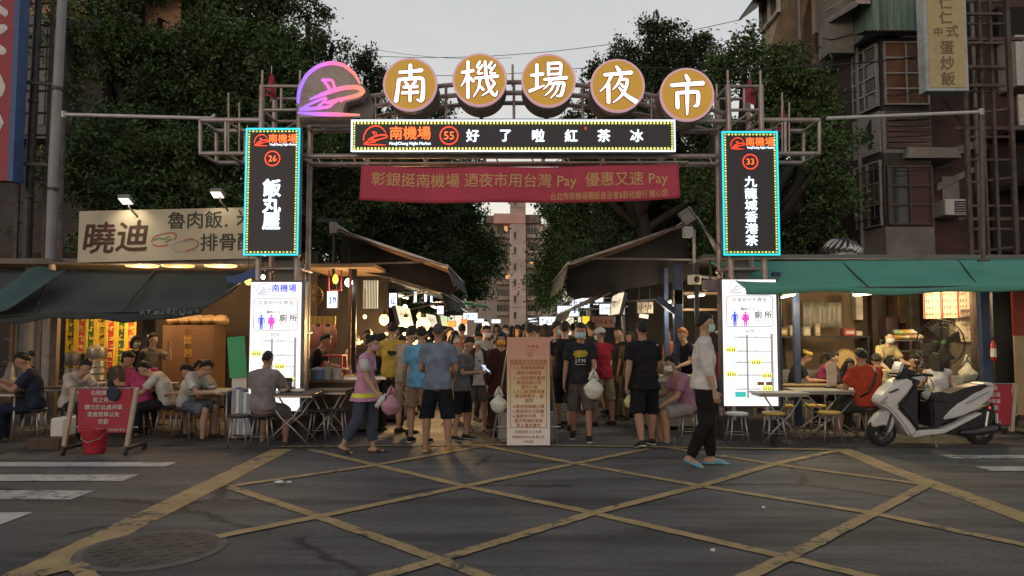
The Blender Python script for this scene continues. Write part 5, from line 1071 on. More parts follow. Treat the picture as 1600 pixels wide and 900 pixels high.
# ---- people standing nearest, one by one
def gp(px, py): p = G(px, py); return (p.x, p.y)
def vest_x(i):
    S_ = i['S']; a = MB(); a.M = S_; sp_ = i['spine']; tr = i['tr']; up = Vector((0, 0, 1))
    a.tube([sp_[0] + up * -.075 , sp_[0] + up * -.015], [(tr[0][0] + .088, tr[0][1] + .09), (tr[0][0] + .072, tr[0][1] + .07)], 20, cap=False); a.build('reflective_band', mat('lime_reflective', (.62, .60, .05), .5), i['root'], True)
    a = MB(); a.M = S_
    for s in (1, -1):
        A = i['arm'][s][0]; d1 = i['arm'][s][3]; a.tube([A - d1 * .005, A + d1 * .10, A + d1 * .19], [.066, .070, .073], 12, rnd=False)
    a.build('white_sleeve', fabric((.50, .49, .47)), i['root'], True)
w1 = person('woman in a pink vest with a lime band walking right with a bottle', gp(568, 708), 82, 1.56, 1.0, dict(la=(2, 5, 22, 6), ra=(12, 6, 24, 4), ll=(9, 3, 4), rl=(-8, 3, 22), rlf=22), 4, 8, 22, 0, 0, None, 0, ('vest', (.50, .25, .38), .19), ('crop', (.055, .065, .10)), ('slipper', (.03, .025, .025)), 'bun', None, MASKP, .009, extra=vest_x)
p = w1['hand'][-1]; t = thing('bottle', 'clear drink bottle in the hand of the pink vested woman', 'bottle', (p.x + .03, p.y - .03, p.z - .02)); a = MB(); a.M = Matrix.Rotation(R(35), 4, 'Y'); a.lathe([(.001, -.12), (.034, -.118), (.036, .03), (.014, .065)], 14); a.build('flask', mat('milky_bottle', (.5, .52, .5), .3), t, True); a = MB(); a.M = Matrix.Rotation(R(35), 4, 'Y'); a.lathe([(.016, .066), (.016, .09), (.001, .091)], 12); a.build('lid', RUB, t, True)
w2 = person('man in a blue grey tee and black shorts with yellow slippers, seen from behind', gp(683, 705), 178, 1.70, 1.08, dict(la=(8, 13, 62, 40), ra=(8, 13, 40, 30), ll=(2, 7, 3), rl=(-2, 7, 3)), 2, 5, 6, 4, 0, None, 1, ('tee', (.155, .19, .26), .12), ('midshorts', (.013, .014, .017)), ('slipper', (.58, .38, .05)), 'buzz', HAIRG, None, .009)
w3 = person('man in a bright sky blue tee and khaki shorts holding a pink bag', gp(655, 691), 170, 1.66, 1.0, dict(ra=(8, 10, 30, 6), la=(-4, 14, 20, 5)), 2, 5, 12, 20, 0, None, 0, ('tee', (.13, .33, .52), .13), ('shorts', (.27, .19, .12)), ('sneaker', (.02, .02, .022)), 'short', None, None, .010)
carrier_bag('bulging pink plastic carrier bag hanging beside khaki shorts', w3['hand'][1] + Vector((-.16, -.1, .05)), BAGP, 1.12)
w4 = person('man in a loose beige shirt looking down at the left food stall', (W(634, 500, 11.9).x, 11.9), 150, 1.66, 1.02, dict(la=(30, 8, 60, 20), ra=(30, 8, 60, 20)), 6, 10, 22, 0, 0, None, 0, ('tee', (.30, .27, .23), .12), ('midshorts', (.27, .22, .17)), ('shoe', (.03, .03, .03)), 'short', None, None, .011)
w5 = person('person in a mustard yellow tee with a dark back print at the left stall', (W(613, 500, 12.2).x, 12.2), 185, 1.74, 1.0, dict(la=(25, 10, 60, 20), ra=(25, 10, 60, 20)), 4, 8, 12, 0, 0, None, 0, ('tee', (.46, .33, .07), .10), ('long', (.03, .03, .035)), ('shoe', (.03, .03, .03)), 'short', None, None, .011)
chest_print(w5, lambda mb, fr: mb.ribbon([(-.05, .03, .05), (0, .0, .09), (.06, .02, .05)], fr @ Matrix.Rotation(math.pi, 4, 'Y'), 1, 0, 0, .004), 'back_print', INK, False)
w6 = person('woman in a black dress bending over the left food counter', (W(586, 560, 12.3).x, 12.3), 160, 1.6, 1.0, dict(la=(40, 8, 40, 20), ra=(40, 8, 40, 20)), 14, 10, 20, 0, 0, None, 2, ('tee', (.016, .015, .016), .14), ('skirt', (.018, .017, .019)), ('shoe', (.03, .03, .03)), 'pony', None, None, .011)
w7 = person('boy in a black and grey tee and black shorts reading his phone', gp(722, 687), 62, 1.52, .92, dict(la=(18, 6, 78, 22), ra=(18, 6, 78, 22)), 3, 10, 26, 0, 0, None, 0, ('tee', (.12, .125, .13), .14), ('midshorts', (.014, .014, .016)), ('sneaker', (.03, .03, .035)), 'short', None, None, .010, extra=lambda i: None)
w8 = person('woman in a white tee and dark cardigan with a white mask, phone in hand', gp(745, 674), 20, 1.58, .94, dict(la=(16, 8, 74, 25), ra=(12, 8, 70, 24)), 2, 5, 14, -6, 0, None, 0, ('tee', (.52, .51, .50), .15), ('shorts', (.10, .10, .105)), ('slipper', (.1, .08, .07)), 'pony', None, MASKW, .010)
def cardigan(i):
    a = MB(); a.M = i['S']
    for s in (1, -1):
        A, E_, Wp, d1, d2 = i['arm'][s]; a.tube([A, A + d1 * .15, E_], [.072, .066, .056], 12, rnd=True); a.tube([E_, E_ + d2 * .12], [.056, .046], 12, rnd=True)
        a.tube([i['spine'][5] + Vector((s * .06, .0, -.01)), i['spine'][4] + Vector((s * .12, -.05, 0)), i['spine'][2] + Vector((s * .13, -.05, 0)), i['spine'][0] + Vector((s * .14, -.05, -.06))], [(.03, .06), (.055, .08), (.05, .08), (.055, .08)], 10, ref=(1, 0, 0), rnd=True)
    remeshed(a, 'cardigan', fabric((.05, .036, .036)), i['root'], .014, .005)
cardigan(w8)
chest_print(w8, lambda mb, fr: [mb.ribbon([(-.04 + .02 * j, .0 - .02 * j, .008), (.02, .012 - .02 * j, .012)], fr, 1, 0, 0, .008) for j in range(3)], 'shirt_print', INK)
for i, (w, lb) in enumerate(((w7, 'lit phone held by the boy in the black and grey tee'), (w8, 'phone held low by the woman in the white mask'))):
    p = (w['hand'][1] + w['hand'][-1]) / 2; t = thing('phone', lb, 'phone', (p.x, p.y, p.z + .035), R((62, 20)[i])); a = MB(); a.M = Matrix.Rotation(R(35), 4, 'X'); a.box(-.037, .037, -.075, .075, -.005, .004); a.build('case', BLACKP, t); a = MB(); a.M = Matrix.Rotation(R(35), 4, 'X'); a.box(-.033, .033, -.07, .07, .0045, .006); a.build('screen', emit('phone_screen', (.6, .7, .85), .9), t)
w9 = person('woman in a pale beige dress and mask standing behind the boy', (W(707, 500, 13.0).x, 13.0), 40, 1.60, .92, dict(la=(20, 8, 70, 30), ra=(10, 8, 50, 20)), 2, 5, 10, 20, 0, None, 2, ('tee', (.36, .30, .22), .10), ('longskirt', (.34, .29, .22)), ('slipper', (.2, .15, .1)), 'bob', None, MASKW, .012)
w10 = person('man with glasses and mask in a pale grey shirt behind the phone readers', (W(757, 500, 13.6).x, 13.6), 30, 1.70, 1.0, dict(la=(20, 8, 60, 30), ra=(10, 8, 30, 10)), 2, 5, 8, 20, 0, None, 0, ('rolled', (.40, .40, .39), .10), ('long', (.05, .05, .06)), ('shoe', (.03, .03, .03)), 'short', None, MASKW, .012)
w11 = person('person in a red and black check shirt beside the notice sign', (W(774, 500, 12.6).x, 12.6), 60, 1.52, .95, dict(la=(10, 8, 40, 10)), 2, 5, 8, 20, 0, None, 0, ('tee', (.16, .055, .055), .10), ('long', (.03, .03, .035)), ('shoe', (.03, .03, .03)), 'short', None, None, .012, hat=('brim', (.22, .16, .15)))
w12 = person('person in a dark red coat with an orange mask left of the notice sign', (W(784, 500, 11.6).x, 11.6), -4, 1.58, .96, {}, 2, 4, 6, 0, 0, None, 3, ('long', (.045, .018, .018), .30), ('longskirt', (.045, .018, .018)), ('shoe', (.03, .03, .03)), 'bob', None, MASKO, .012)
w18 = person('man in a black tee with yellow print and blue mask carrying a white bag', gp(908, 687), -8, 1.72, .98, dict(la=(14, 8, 58, 10), ra=(2, 10, 12, 4), ll=(10, 4, 4), rl=(-8, 4, 16), rlf=12), 2, 5, 10, -4, 0, None, 3, ('tee', (.024, .027, .032), .12), ('midshorts', (.085, .082, .08)), ('sneaker', (.02, .02, .022)), 'short', None, MASKB, .009)
def jpn(mb, fr):
    for i, (y, w) in enumerate(((.085, .18), (.065, .2), (.045, .21), (.025, .19), (.005, .15))): mb.ribbon([(-w / 2, y - .012, .010), (-w * .1, y + .006, .018), (w / 2, y + .004, .010)], fr, 1, 0.01 * (i % 2), 0, .006)
chest_print(w18, jpn, 'yellow_print', mat('yellow_shirt_print', (.55, .42, .04), .8)); chest_print(w18, lambda mb, fr: (mb.text('J.P.N', fr, 0, -.06, .075, .02, .004), mb.ribbon([(-.07, -.11, .006), (.07, -.11, .006)], fr, 1, 0, 0, .004)), 'white_print', mat('white_shirt_print', (.5, .5, .5), .8))
carrier_bag('white plastic carrier bag held up in front of the black tee', w18['hand'][1] + Vector((.0, -.08, .06)), BAGW, 1.1)
w19 = person('man in a crimson polo, khaki shorts and white cap seen from behind', gp(942, 665), 205, 1.66, 1.1, dict(ra=(55, 12, 40, 20), la=(30, 10, 50, 20), ll=(2, 8, 3), rl=(-2, 8, 3)), 3, 6, 8, 30, 0, None, 1, ('polo', (.30, .022, .045), .12), ('midshorts', (.27, .21, .15)), ('shoe', (.03, .03, .03)), 'buzz', HAIRG, MASKW, .010, hat=('cap', (.52, .50, .48)))
w20 = person('stout man in black tee and black shorts walking away at the right stalls', gp(1008, 697), 192, 1.74, 1.22, dict(la=(-14, 12, 16, 4), ra=(14, 12, 24, 6), ll=(-12, 6, 12), llf=14, rl=(12, 6, 6)), 3, 5, 6, 0, 0, None, 1, ('tee', (.014, .014, .016), .16), ('midshorts', (.012, .012, .014)), ('sneaker', (.03, .03, .035)), 'short', None, None, .009)
carrier_bag('yellowish plastic bag held by the stout man in black', (w20['hand'][1] if w20['hand'][1].x < w20['hand'][-1].x else w20['hand'][-1]) + Vector((.1, .16, .05)), BAGY, .8)
w21 = person('man in a white rolled sleeve shirt, black trousers and mask walking right', gp(1101, 727), 78, 1.80, 1.1, dict(la=(-6, 6, 12, 3), ra=(6, 6, 10, 2), ll=(7, 3, 4), rl=(2, 3, 26), rlf=26), 1, 3, 4, 8, 0, None, 0, ('rolled', (.55, .54, .53), .08), ('long', (.014, .013, .014)), ('slipper', (.10, .42, .60)), 'short', None, MASKG, .009)
w22 = person('seated man in a purple tee and grey shorts facing left beside the white shirt', (W(1074, 600, 10.95).x, 10.95), -80, 1.70, 1.08, dict(la=(25, 6, 38, 6), ra=(30, 6, 45, 10), ll=(82, 6, 88), rl=(76, 8, 84)), 16, 14, 4, 0, 0, .42, 1, ('tee', (.27, .14, .20), .05), ('shorts', (.23, .22, .215)), ('sneaker', (.04, .05, .06)), 'short', None, MASKW, .010)
w23 = person('orange haired stall worker in black behind the right counter', (W(1075, 500, 12.9).x, 12.9), -60, 1.66, 1.0, dict(la=(25, 8, 50, 10), ra=(25, 8, 50, 10)), 6, 8, 16, 0, 0, None, 2, ('tee', (.016, .015, .018), .10), ('long', (.02, .02, .022)), ('shoe', (.03, .03, .03)), 'short', HAIRO, None, .011)
w24 = person('person in a red top half hidden behind the lit map sign', (W(1126, 500, 12.0).x, 12.0), 150, 1.64, 1.0, {}, 2, 4, 4, 0, 0, None, 0, ('long', (.25, .03, .05), .10), ('long', (.03, .03, .035)), ('shoe', (.03, .03, .03)), 'long', None, None, .012)
# ---- seated and standing people at the right stall
SIT = dict(ll=(84, 6, 86), rl=(80, 8, 84), la=(35, 8, 55, 25), ra=(35, 8, 55, 25))
def sit(label, px, Y, rz, **k):
    po = dict(SIT); po.update(k.pop('pose', {})); return person(label, (W(px, 560, Y).x, Y), rz, k.pop('H', 1.64), k.pop('b', 1.0), po, k.pop('lean', 12), k.pop('slouch', 14), k.pop('hp', 14), k.pop('hy', 0), 0, k.pop('seat', .44), **k)
w25 = sit('woman with a yellow headband and black top eating at the right stall', 1238, 13.0, 70, top=('tee', (.018, .018, .020)), hair='bun', hat=('band', (.5, .36, .06)), pose=dict(la=(40, 8, 95, 25)), vox=.011, seat=.50)
w26 = sit('woman in a magenta long sleeved top with ponytail facing right', 1280, 12.9, 75, top=('long', (.23, .04, .10)), hair='pony', vox=.011, seat=.47)
w27 = sit('girl with long black hair facing the road behind a white partition', 1316, 12.4, 8, H=1.5, b=.9, top=('tee', (.05, .045, .05)), hair='long', tone=3, vox=.011)
w28 = sit('big man in an orange red tee sitting with his back to the road', 1356, 11.1, 192, H=1.74, b=1.36, top=('tee', (.40, .055, .025), .10), bot=('midshorts', (.055, .06, .055)), shoe=('sneaker', (.12, .13, .17)), lean=6, slouch=12, pose=dict(ll=(78, 14, 80), rl=(74, 16, 82), la=(30, 12, 62, 22), ra=(30, 12, 62, 22)), hair='short', tone=1, vox=.010, seat=.45)
a = MB(); a.M = w28['S']; s_ = w28['spine']; tr = w28['tr']; a.tube([s_[5] + Vector((-.10, .075, .02)), s_[4] + Vector((-.06, .155, -.01)), s_[3] + Vector((.04, .192, .0)), s_[2] + Vector((.13, .17, .02)), s_[2] + Vector((.20, .08, -.05))], [(.018, .006)] * 5, 8); a.build('shoulder_strap', BLACKP, w28['root'], True)
w29 = person('stall worker in a cream shirt, dark apron and mask behind the diners', (W(1382, 540, 13.2).x, 13.2), 15, 1.62, 1.0, dict(la=(30, 10, 50, 10), ra=(20, 12, 40, 10)), 6, 8, 14, 0, 0, None, 2, ('tee', (.42, .34, .17), .10), ('long', (.03, .03, .035)), ('shoe', (.03, .03, .03)), 'bun', None, MASKW, .011)
a = MB(); a.M = w29['S']; a.tube([w29['spine'][0] + Vector((0, -.06, -.3)), w29['spine'][1] + Vector((0, -.06, 0)), w29['spine'][3] + Vector((0, -.055, .04))], [(.20, .10), (.165, .095), (.10, .09)], 14, ref=(1, 0, 0)); a.build('apron', fabric((.022, .022, .024)), w29['root'], True)
w30 = sit('diner in a cream shirt hidden behind the big man in orange red', 1372, 12.1, 160, top=('tee', (.45, .38, .22)), vox=.013)
w31 = sit('man with glasses facing the road at the table behind the scooter', 1422, 12.5, -10, top=('tee', (.18, .14, .12)), bot=('shorts', (.05, .05, .05)), tone=1, vox=.011)
w31b = sit('diner in black leaning left at the table beside the electric fan', 1446, 12.7, -70, top=('tee', (.02, .02, .02)), vox=.012, seat=.50)
w33 = sit('woman with long black hair in a white vest seen from behind', 1466, 11.9, 165, top=('vest', (.50, .50, .52)), bot=('shorts', (.06, .065, .08)), hair='long', b=.92, tone=2, vox=.010, seat=.46)
# ---- diners at the left stall
w34 = sit('grey shirted man on a stool eating in front of the lit map sign', 412, 10.55, 168, H=1.70, b=1.16, top=('tee', (.20, .185, .19), .08), bot=('shorts', (.20, .185, .18)), pose=dict(ra=(40, 10, 50, 20), la=(20, 10, 40, 20), ll=(70, 10, 80), rl=(74, 8, 84)), lean=4, slouch=10, hp=8, seat=.46, tone=1, vox=.009, hair='buzz')
w35 = sit('woman in a white frilled blouse bending over her bowl, facing right', 292, 11.2, 82, top=('tee', (.46, .44, .40), .08), bot=('shorts', (.12, .13, .16)), hair='pony', lean=16, slouch=26, hp=22, vox=.010, seat=.45)
w36 = sit('diner in a beige tee leaning left over the small table', 338, 11.6, -75, top=('tee', (.42, .33, .22), .08), lean=26, slouch=28, hp=20, bot=('shorts', (.30, .24, .18)), vox=.011, hair='short')
w37 = sit('diner in a white tee and black trousers bending left over a bowl', 264, 11.5, -80, top=('tee', (.50, .49, .45), .08), bot=('long', (.018, .018, .02)), lean=18, slouch=30, hp=20, vox=.011, hair='short')
w38 = sit('diner in a bright pink top behind the red notice board', 222, 11.5, 200, top=('long', (.42, .06, .16), .08), bot=('long', (.03, .03, .04)), lean=8, slouch=14, vox=.011, hair='long', seat=.48)
w39 = sit('young man in a dark grey tee eating behind the red notice board', 182, 11.9, 70, top=('tee', (.10, .095, .09), .08), lean=10, slouch=26, hp=20, vox=.012, seat=.52)
w40 = sit('diner in a cream tee hunched over left of the red notice board', 112, 11.3, 70, top=('tee', (.44, .41, .36), .10), bot=('long', (.022, .022, .024)), lean=14, slouch=28, hp=14, vox=.010)
w41 = sit('man in a navy tee sitting at the far left and looking at his phone', 58, 11.1, -68, H=1.72, b=1.1, top=('tee', (.022, .028, .05), .12), bot=('long', (.02, .025, .042)), pose=dict(la=(40, 8, 80, 20), ra=(40, 8, 80, 20)), lean=6, slouch=16, hp=20, tone=1, vox=.010)
w42 = person('woman in black with a pale mask standing behind the diners', (W(212, 540, 13.0).x, 13.0), 30, 1.52, .94, {}, 2, 4, 6, 30, 0, None, 2, ('tee', (.02, .018, .02), .1), ('long', (.02, .02, .022)), ('shoe', (.03, .03, .03)), 'bob', None, MASKW, .012)
w43 = person('woman raising one hand to her cheek behind the bending diners', (W(236, 540, 12.7).x, 12.7), 60, 1.56, .94, dict(la=(60, 10, 110, 20)), 2, 4, 6, 10, 0, None, 2, ('tee', (.13, .11, .10), .1), ('long', (.02, .02, .022)), ('shoe', (.03, .03, .03)), 'bun', None, None, .012)
w44 = person('stall keeper in black working behind the left counter', (W(492, 560, 12.4).x, 12.4), 95, 1.58, 1.05, dict(la=(30, 8, 50, 8), ra=(35, 8, 45, 8)), 8, 12, 20, 0, 0, None, 0, ('tee', (.018, .017, .018), .1), ('long', (.02, .02, .022)), ('shoe', (.03, .03, .03)), 'short', None, None, .012)
# ---- the crowd deeper in the alley: a few body types, copied, each with its own colours
proto = []
for i, kw in enumerate([dict(top=('tee', (.5, .5, .5)), hair='short', pose={}), dict(top=('tee', (.5, .5, .5)), hair='bob', bot=('midshorts', (.1, .1, .1)), b=.9, pose=dict(la=(20, 8, 60, 20))), dict(top=('long', (.5, .5, .5)), hair='long', b=.9, pose={}), dict(top=('tee', (.5, .5, .5)), hair='short', bot=('midshorts', (.1, .1, .1)), b=1.12, pose=dict(ra=(30, 8, 60, 20), ll=(12, 4, 4), rl=(-12, 4, 14))), dict(top=('tee', (.5, .5, .5)), hair='pony', b=.92, mask=MASKW, pose=dict(ll=(-10, 4, 12), rl=(10, 4, 4))), dict(top=('polo', (.5, .5, .5)), hair='short', b=1.05, mask=MASKB, pose={})]):
    proto.append(person('crowd figure', (0, 0), 0, 1.68, vox=.016, face=True, **kw)['root'])
crowd = [  # px, head-top py, depth, body type, facing, shirt colour, label
 (827, 509, 13.4, 0, 175, (.50, .47, .43), 'person in a cream tee with a black strap just behind the notice sign'),
 (851, 510, 14.2, 2, 170, (.40, .25, .28), 'person in a dusty pink long sleeved top behind the notice sign'),
 (866, 506, 13.0, 5, 70, (.34, .33, .32), 'masked man in a pale grey polo facing right beside the notice sign'),
 (882, 505, 12.3, 3, 165, (.016, .016, .019), 'man in plain black right behind the tee with yellow print'),
 (808, 511, 15.0, 1, 10, (.03, .03, .04), 'bob haired person in black facing the road over the notice sign'),
 (842, 512, 16.5, 0, 185, (.05, .06, .10), 'person in dark navy further behind the notice sign'),
 (722, 508, 17.0, 3, 185, (.25, .10, .07), 'man in a rust coloured tee deeper in the left lane'),
 (748, 509, 18.6, 2, 170, (.05, .05, .05), 'long haired figure in black deep on the left lane'),
 (790, 510, 18.0, 4, 5, (.30, .28, .25), 'masked ponytail woman in beige far down the alley centre'),
 (700, 514, 15.6, 4, 60, (.12, .13, .18), 'masked woman in slate blue behind the beige dress'),
 (818, 508, 20.0, 3, 180, (.20, .22, .26), 'man in steel grey walking away down the alley'),
 (776, 508, 21.0, 1, 0, (.14, .05, .06), 'bob haired figure in maroon far back in the alley'),
 (860, 511, 18.5, 1, 170, (.45, .42, .40), 'bob haired figure in off white far back on the right'),
 (895, 508, 17.0, 0, 160, (.06, .07, .06), 'man in dark olive near the right row of lit signs'),
 (925, 503, 14.6, 3, 200, (.03, .03, .032), 'heavy man in black behind the crimson polo'),
 (914, 512, 15.6, 2, 190, (.28, .20, .22), 'long haired woman in dusty rose behind the crimson polo'),
 (968, 514, 13.8, 0, -40, (.03, .03, .03), 'stall worker in black facing left behind the crimson polo'),
 (985, 520, 13.6, 1, -30, (.10, .09, .05), 'stall worker in olive between the crimson polo and the stout man'),
 (1050, 516, 14.0, 1, -60, (.40, .16, .09), 'stall worker in an orange top deep in the right stall'),
 (760, 510, 24.0, 0, 175, (.40, .40, .42), 'small far figure in pale grey on the left of the alley'),
 (800, 511, 25.5, 2, 185, (.08, .06, .06), 'small far figure in dark brown at the alley centre'),
 (835, 510, 24.0, 0, 178, (.35, .30, .15), 'small far figure in ochre at the alley centre'),
 (875, 511, 25.0, 5, 0, (.10, .13, .20), 'small far masked man in blue on the right of the alley'),
 (780, 512, 29.0, 4, 180, (.45, .43, .43), 'tiny far ponytail figure in white down the alley'),
 (820, 512, 31.0, 1, 2, (.05, .05, .06), 'tiny far bob haired figure in black down the alley'),
 (850, 512, 29.5, 3, 182, (.22, .07, .07), 'tiny far figure in brick red down the alley'),
 (640, 515, 14.6, 1, 190, (.20, .20, .21), 'bob haired customer in grey at the left stall lamps'),
 (655, 512, 16.6, 0, 120, (.33, .30, .24), 'man in sand coloured tee deeper at the left stalls'),
 (575, 518, 13.4, 0, 20, (.10, .08, .06), 'cook in dark brown behind the left counter lamps'),
 (555, 526, 13.9, 4, 40, (.30, .24, .15), 'masked cook in tan behind the left counter'),
]
rg = random.Random(5)
for i, (px, py, Y, ty, rz, c, lb) in enumerate(crowd):
    b_ = W(px, py, Y); H = min(1.80, max(1.50, b_.z)); r = proto[ty] if ty not in [q[3] for q in crowd[:i]] else dup(proto[ty], (0, 0, 0))
    r.location = (b_.x, Y, 0); r.rotation_euler = (0, 0, R(rz)); r.scale = (H / 1.68,) * 3; r['label'] = lb; r['group'] = 'night market crowd in the alley'
    for ch in r.children:
        nm = ch.name.split('.')[0]; m = None
        if nm == 'shirt': m = fabric(c)
        elif nm == 'trousers': m = fabric(rg.choice([(.02, .02, .024), (.03, .035, .05), (.12, .10, .08), (.06, .06, .065), (.2, .16, .12)]))
        elif nm == 'body': m = skin(rg.choice((0, 0, 1, 2)))
        if m: ch.material_slots[0].link = 'OBJECT'; ch.material_slots[0].material = m
# ================================================================== stalls: shared builders
WARMB = emit('warm_bulb', (1, .60, .22), 3.2); WHITEB = emit('white_bulb', (1, .95, .85), 7); TUBE = emit('fluorescent_tube', (1, .93, .78), 3.0); SIGNW = emit('lit_sign_face', (.82, .90, 1), 1.15); SIGNY = emit('lit_yellow_sign', (1, .68, .05), .9); SIGNWW = emit('lit_warm_sign', (1, .88, .62), .75)
INOX = mat('stainless_steel', (.42, .40, .37), .35, .85, .12, 3, stretch=(1, 1, 6)); TABW = mat('pale_table_top', (.40, .37, .33), .5, 0, .1, 4); TABD = mat('dark_table_top', (.07, .06, .055), .45, 0, .2, 4); YSEAT = mat('yellow_stool_seat', (.50, .33, .07), .5, 0, .15, 10); SEATD = mat('dark_stool_seat', (.03, .028, .027), .5)
BWALL = mat('grimy_stall_wall', (.05, .038, .03), .85, 0, .3, 1.5, dirt=(.04, .03, .024), dscale=2); DWALL = mat('dark_stall_wall', (.022, .019, .017), .9, 0, .3, 2); BLUEP = mat('blue_post_paint', (.03, .055, .12), .5, .1, .2, 6, dirt=(.08, .06, .05), dscale=6)
def box_thing(name, label, cat, m, x0, x1, y0, y1, z0, z1, part='panel', bevel=0):
    t = thing(name, label, cat, ((x0 + x1) / 2, (y0 + y1) / 2, z0)); o = t.location
    a = MB(); a.box(x0 - o.x, x1 - o.x, y0 - o.y, y1 - o.y, 0, z1 - z0); a.build(part, m, t, bevel=bevel); return t
def stool_proto(seatm, h, label, plastic=False):
    t = thing('stool', label, 'stool', (0, 0, 0)); a = MB(); a.lathe([(.001, h - .035), (.155, h - .035), (.165, h - .02), (.16, h), (.14, h + .006), (.001, h + .003)], 24); a.build('seat', seatm, t, True)
    for k in range(4):
        c, s = math.cos(R(45 + 90 * k)), math.sin(R(45 + 90 * k)); a = MB(); a.tube([(c * .12, s * .12, h - .03), (c * .15, s * .15, h * .5), (c * .19, s * .19, 0)], .013, 8); a.build('leg', STEEL, t, True)
    a = MB(); a.lathe([(.166, h * .34), (.172, h * .35), (.166, h * .36), (.160, h * .35)], 24, cap=False); a.build('ring', STEEL, t, True); return t
def table(label, x, y, w, d, m, h=.74, rz=0, folding=True):
    t = thing('folding_table' if folding else 'table', label, 'table', (x, y, 0), R(rz)); a = MB(); a.box(-w / 2, w / 2, -d / 2, d / 2, h - .028, h); a.build('table_top', m, t, bevel=.006)
    a = MB(); a.box(-w / 2 + .03, w / 2 - .03, -d / 2 + .03, d / 2 - .03, h - .06, h - .0285); a.build('apron', STEEL, t)
    for sx in (-1, 1):
        for sy in (-1, 1):
            a = MB()
            if folding: a.tube([(sx * w * .36, sy * d * .40, h - .05), (sx * w * .12, sy * d * .40, h * .55), (-sx * w * .10, sy * d * .40, h * .35), (-sx * w * .40, sy * d * .40, .02)], .013, 8)
            else: a.tube([(sx * w * .45, sy * d * .42, h - .05), (sx * w * .45, sy * d * .42, 0)], .016, 8)
            a.build('leg', STEEL, t, True)
    return t
def lit_sign(label, px, Y, m, text='', ink=None, face='road', depth=.08, rz=0, tilt=0, name='lit_sign', lines=1):
    A = W(px[0], px[3], Y); B = W(px[2], px[1], Y); w = B.x - A.x; h = B.z - A.z
    t = thing(name, label, 'lit sign', ((A.x + B.x) / 2, Y, (A.z + B.z) / 2), R(rz)); Mt = Matrix.Rotation(R(tilt), 4, 'Y')
    a = MB(); a.M = Mt; a.box(-w / 2 - .012, w / 2 + .012, .006, depth, -h / 2 - .012, h / 2 + .012); a.build('case', DARKST, t)
    a = MB(); a.M = Mt; a.box(-w / 2, w / 2, 0, .02, -h / 2, h / 2); a.build('lit_face', m, t)
    if text:
        a = MB(); fr = Mt @ frame_at((0, 0, 0)); ls = text.split('|')
        for i, s_ in enumerate(ls): a.marks(len(s_), fr, 0, h * (.5 - (i + .5) / len(ls)), min(h / len(ls) * .62, .6), len(label) + i, w * .9)
        a.build('lettering', ink or GRL, t)
    a = MB(); a.M = Mt; [a.tube([(x, depth * .6, h / 2), (x, depth * .6, h / 2 + .25)], .008, 5) for x in (-w * .35, w * .35)]; a.build('hanger', DARKST, t); return t
def bulb(label, px, Y, m, r, e=0, col=(1, .6, .25), name='hanging_bulb'):
    c = W(px[0], px[1], Y); t = thing(name, label, 'lamp', c); a = MB(); a.ball((0, 0, 0), r, 16, 12, lambda p: Vector((p.x, p.y, p.z * (1.2 if p.z > 0 else 1)))); a.build('glass', m, t, True)
    a = MB(); a.lathe([(r * .42, r * 1.0), (r * .45, r * 1.7), (r * .2, r * 1.9)], 10); a.tube([(0, 0, r * 1.8), (0, 0, r * 1.8 + .45)], .006, 5); a.build('socket', BLACKP, t)
    if e: lamp('bulb_light', (0, -.0, -r * 1.6), e, col, r, t)
    return t
def tube_lamp(label, p, q, e, col=(1, .86, .62)):
    p = Vector(p); q = Vector(q); c = (p + q) / 2; t = thing('fluorescent_lamp', label, 'lamp', c); a = MB(); a.tube([p - c, q - c], .018, 8); a.build('tube', TUBE, t)
    a = MB(); a.beam(p - c + Vector((0, 0, .035)), q - c + Vector((0, 0, .035)), .09, .03); a.build('reflector', WHITEP, t)
    if e: lamp('tube_light', (0, 0, -.12), e, col, .15, t)
    return t
def pot(label, x, y, z, r, h, m=None, lid=True, name='cooking_pot', cat='pot'):
    t = thing(name, label, cat, (x, y, z)); a = MB(); a.lathe([(r * .92, 0), (r, h * .1), (r, h), (r * 1.05, h), (r * 1.05, h * 1.02), (r * .96, h * 1.02), (r * .94, h * .2), (.001, h * .15)], 20); a.build('body', m or INOX, t, True, auto=50)
    if lid: a = MB(); a.lathe([(r * 1.03, h * 1.025), (r * .6, h * 1.2), (.02, h * 1.25), (.02, h * 1.32), (.001, h * 1.33)], 20); a.build('lid', m or INOX, t, True, auto=50)
    return t
def bowl(label, x, y, z, r=.075, m=None):
    a = MB(); a.lathe([(r * .45, 0), (r * .8, r * .35), (r, r * .75), (r * .95, r * .75), (r * .75, r * .38), (.001, r * .12)], 16); o = a.build('bowl', m or RUB, None, True); o.location = (x, y, z); return tag(o, label, 'bowl')
def cloth_sheet(name, m, parent, fn, nu=24, nv=10, th=.006):
    vs = [fn(i / nu, j / nv) for j in range(nv + 1) for i in range(nu + 1)]; fs = [(j * (nu + 1) + i, j * (nu + 1) + i + 1, (j + 1) * (nu + 1) + i + 1, (j + 1) * (nu + 1) + i) for j in range(nv) for i in range(nu)]
    a = MB(); a.add(vs, fs); o = a.build(name, m, parent, True); md = o.modifiers.new('t', 'SOLIDIFY'); md.thickness = th; return o
def lerp(a, b, t): return a + (b - a) * t

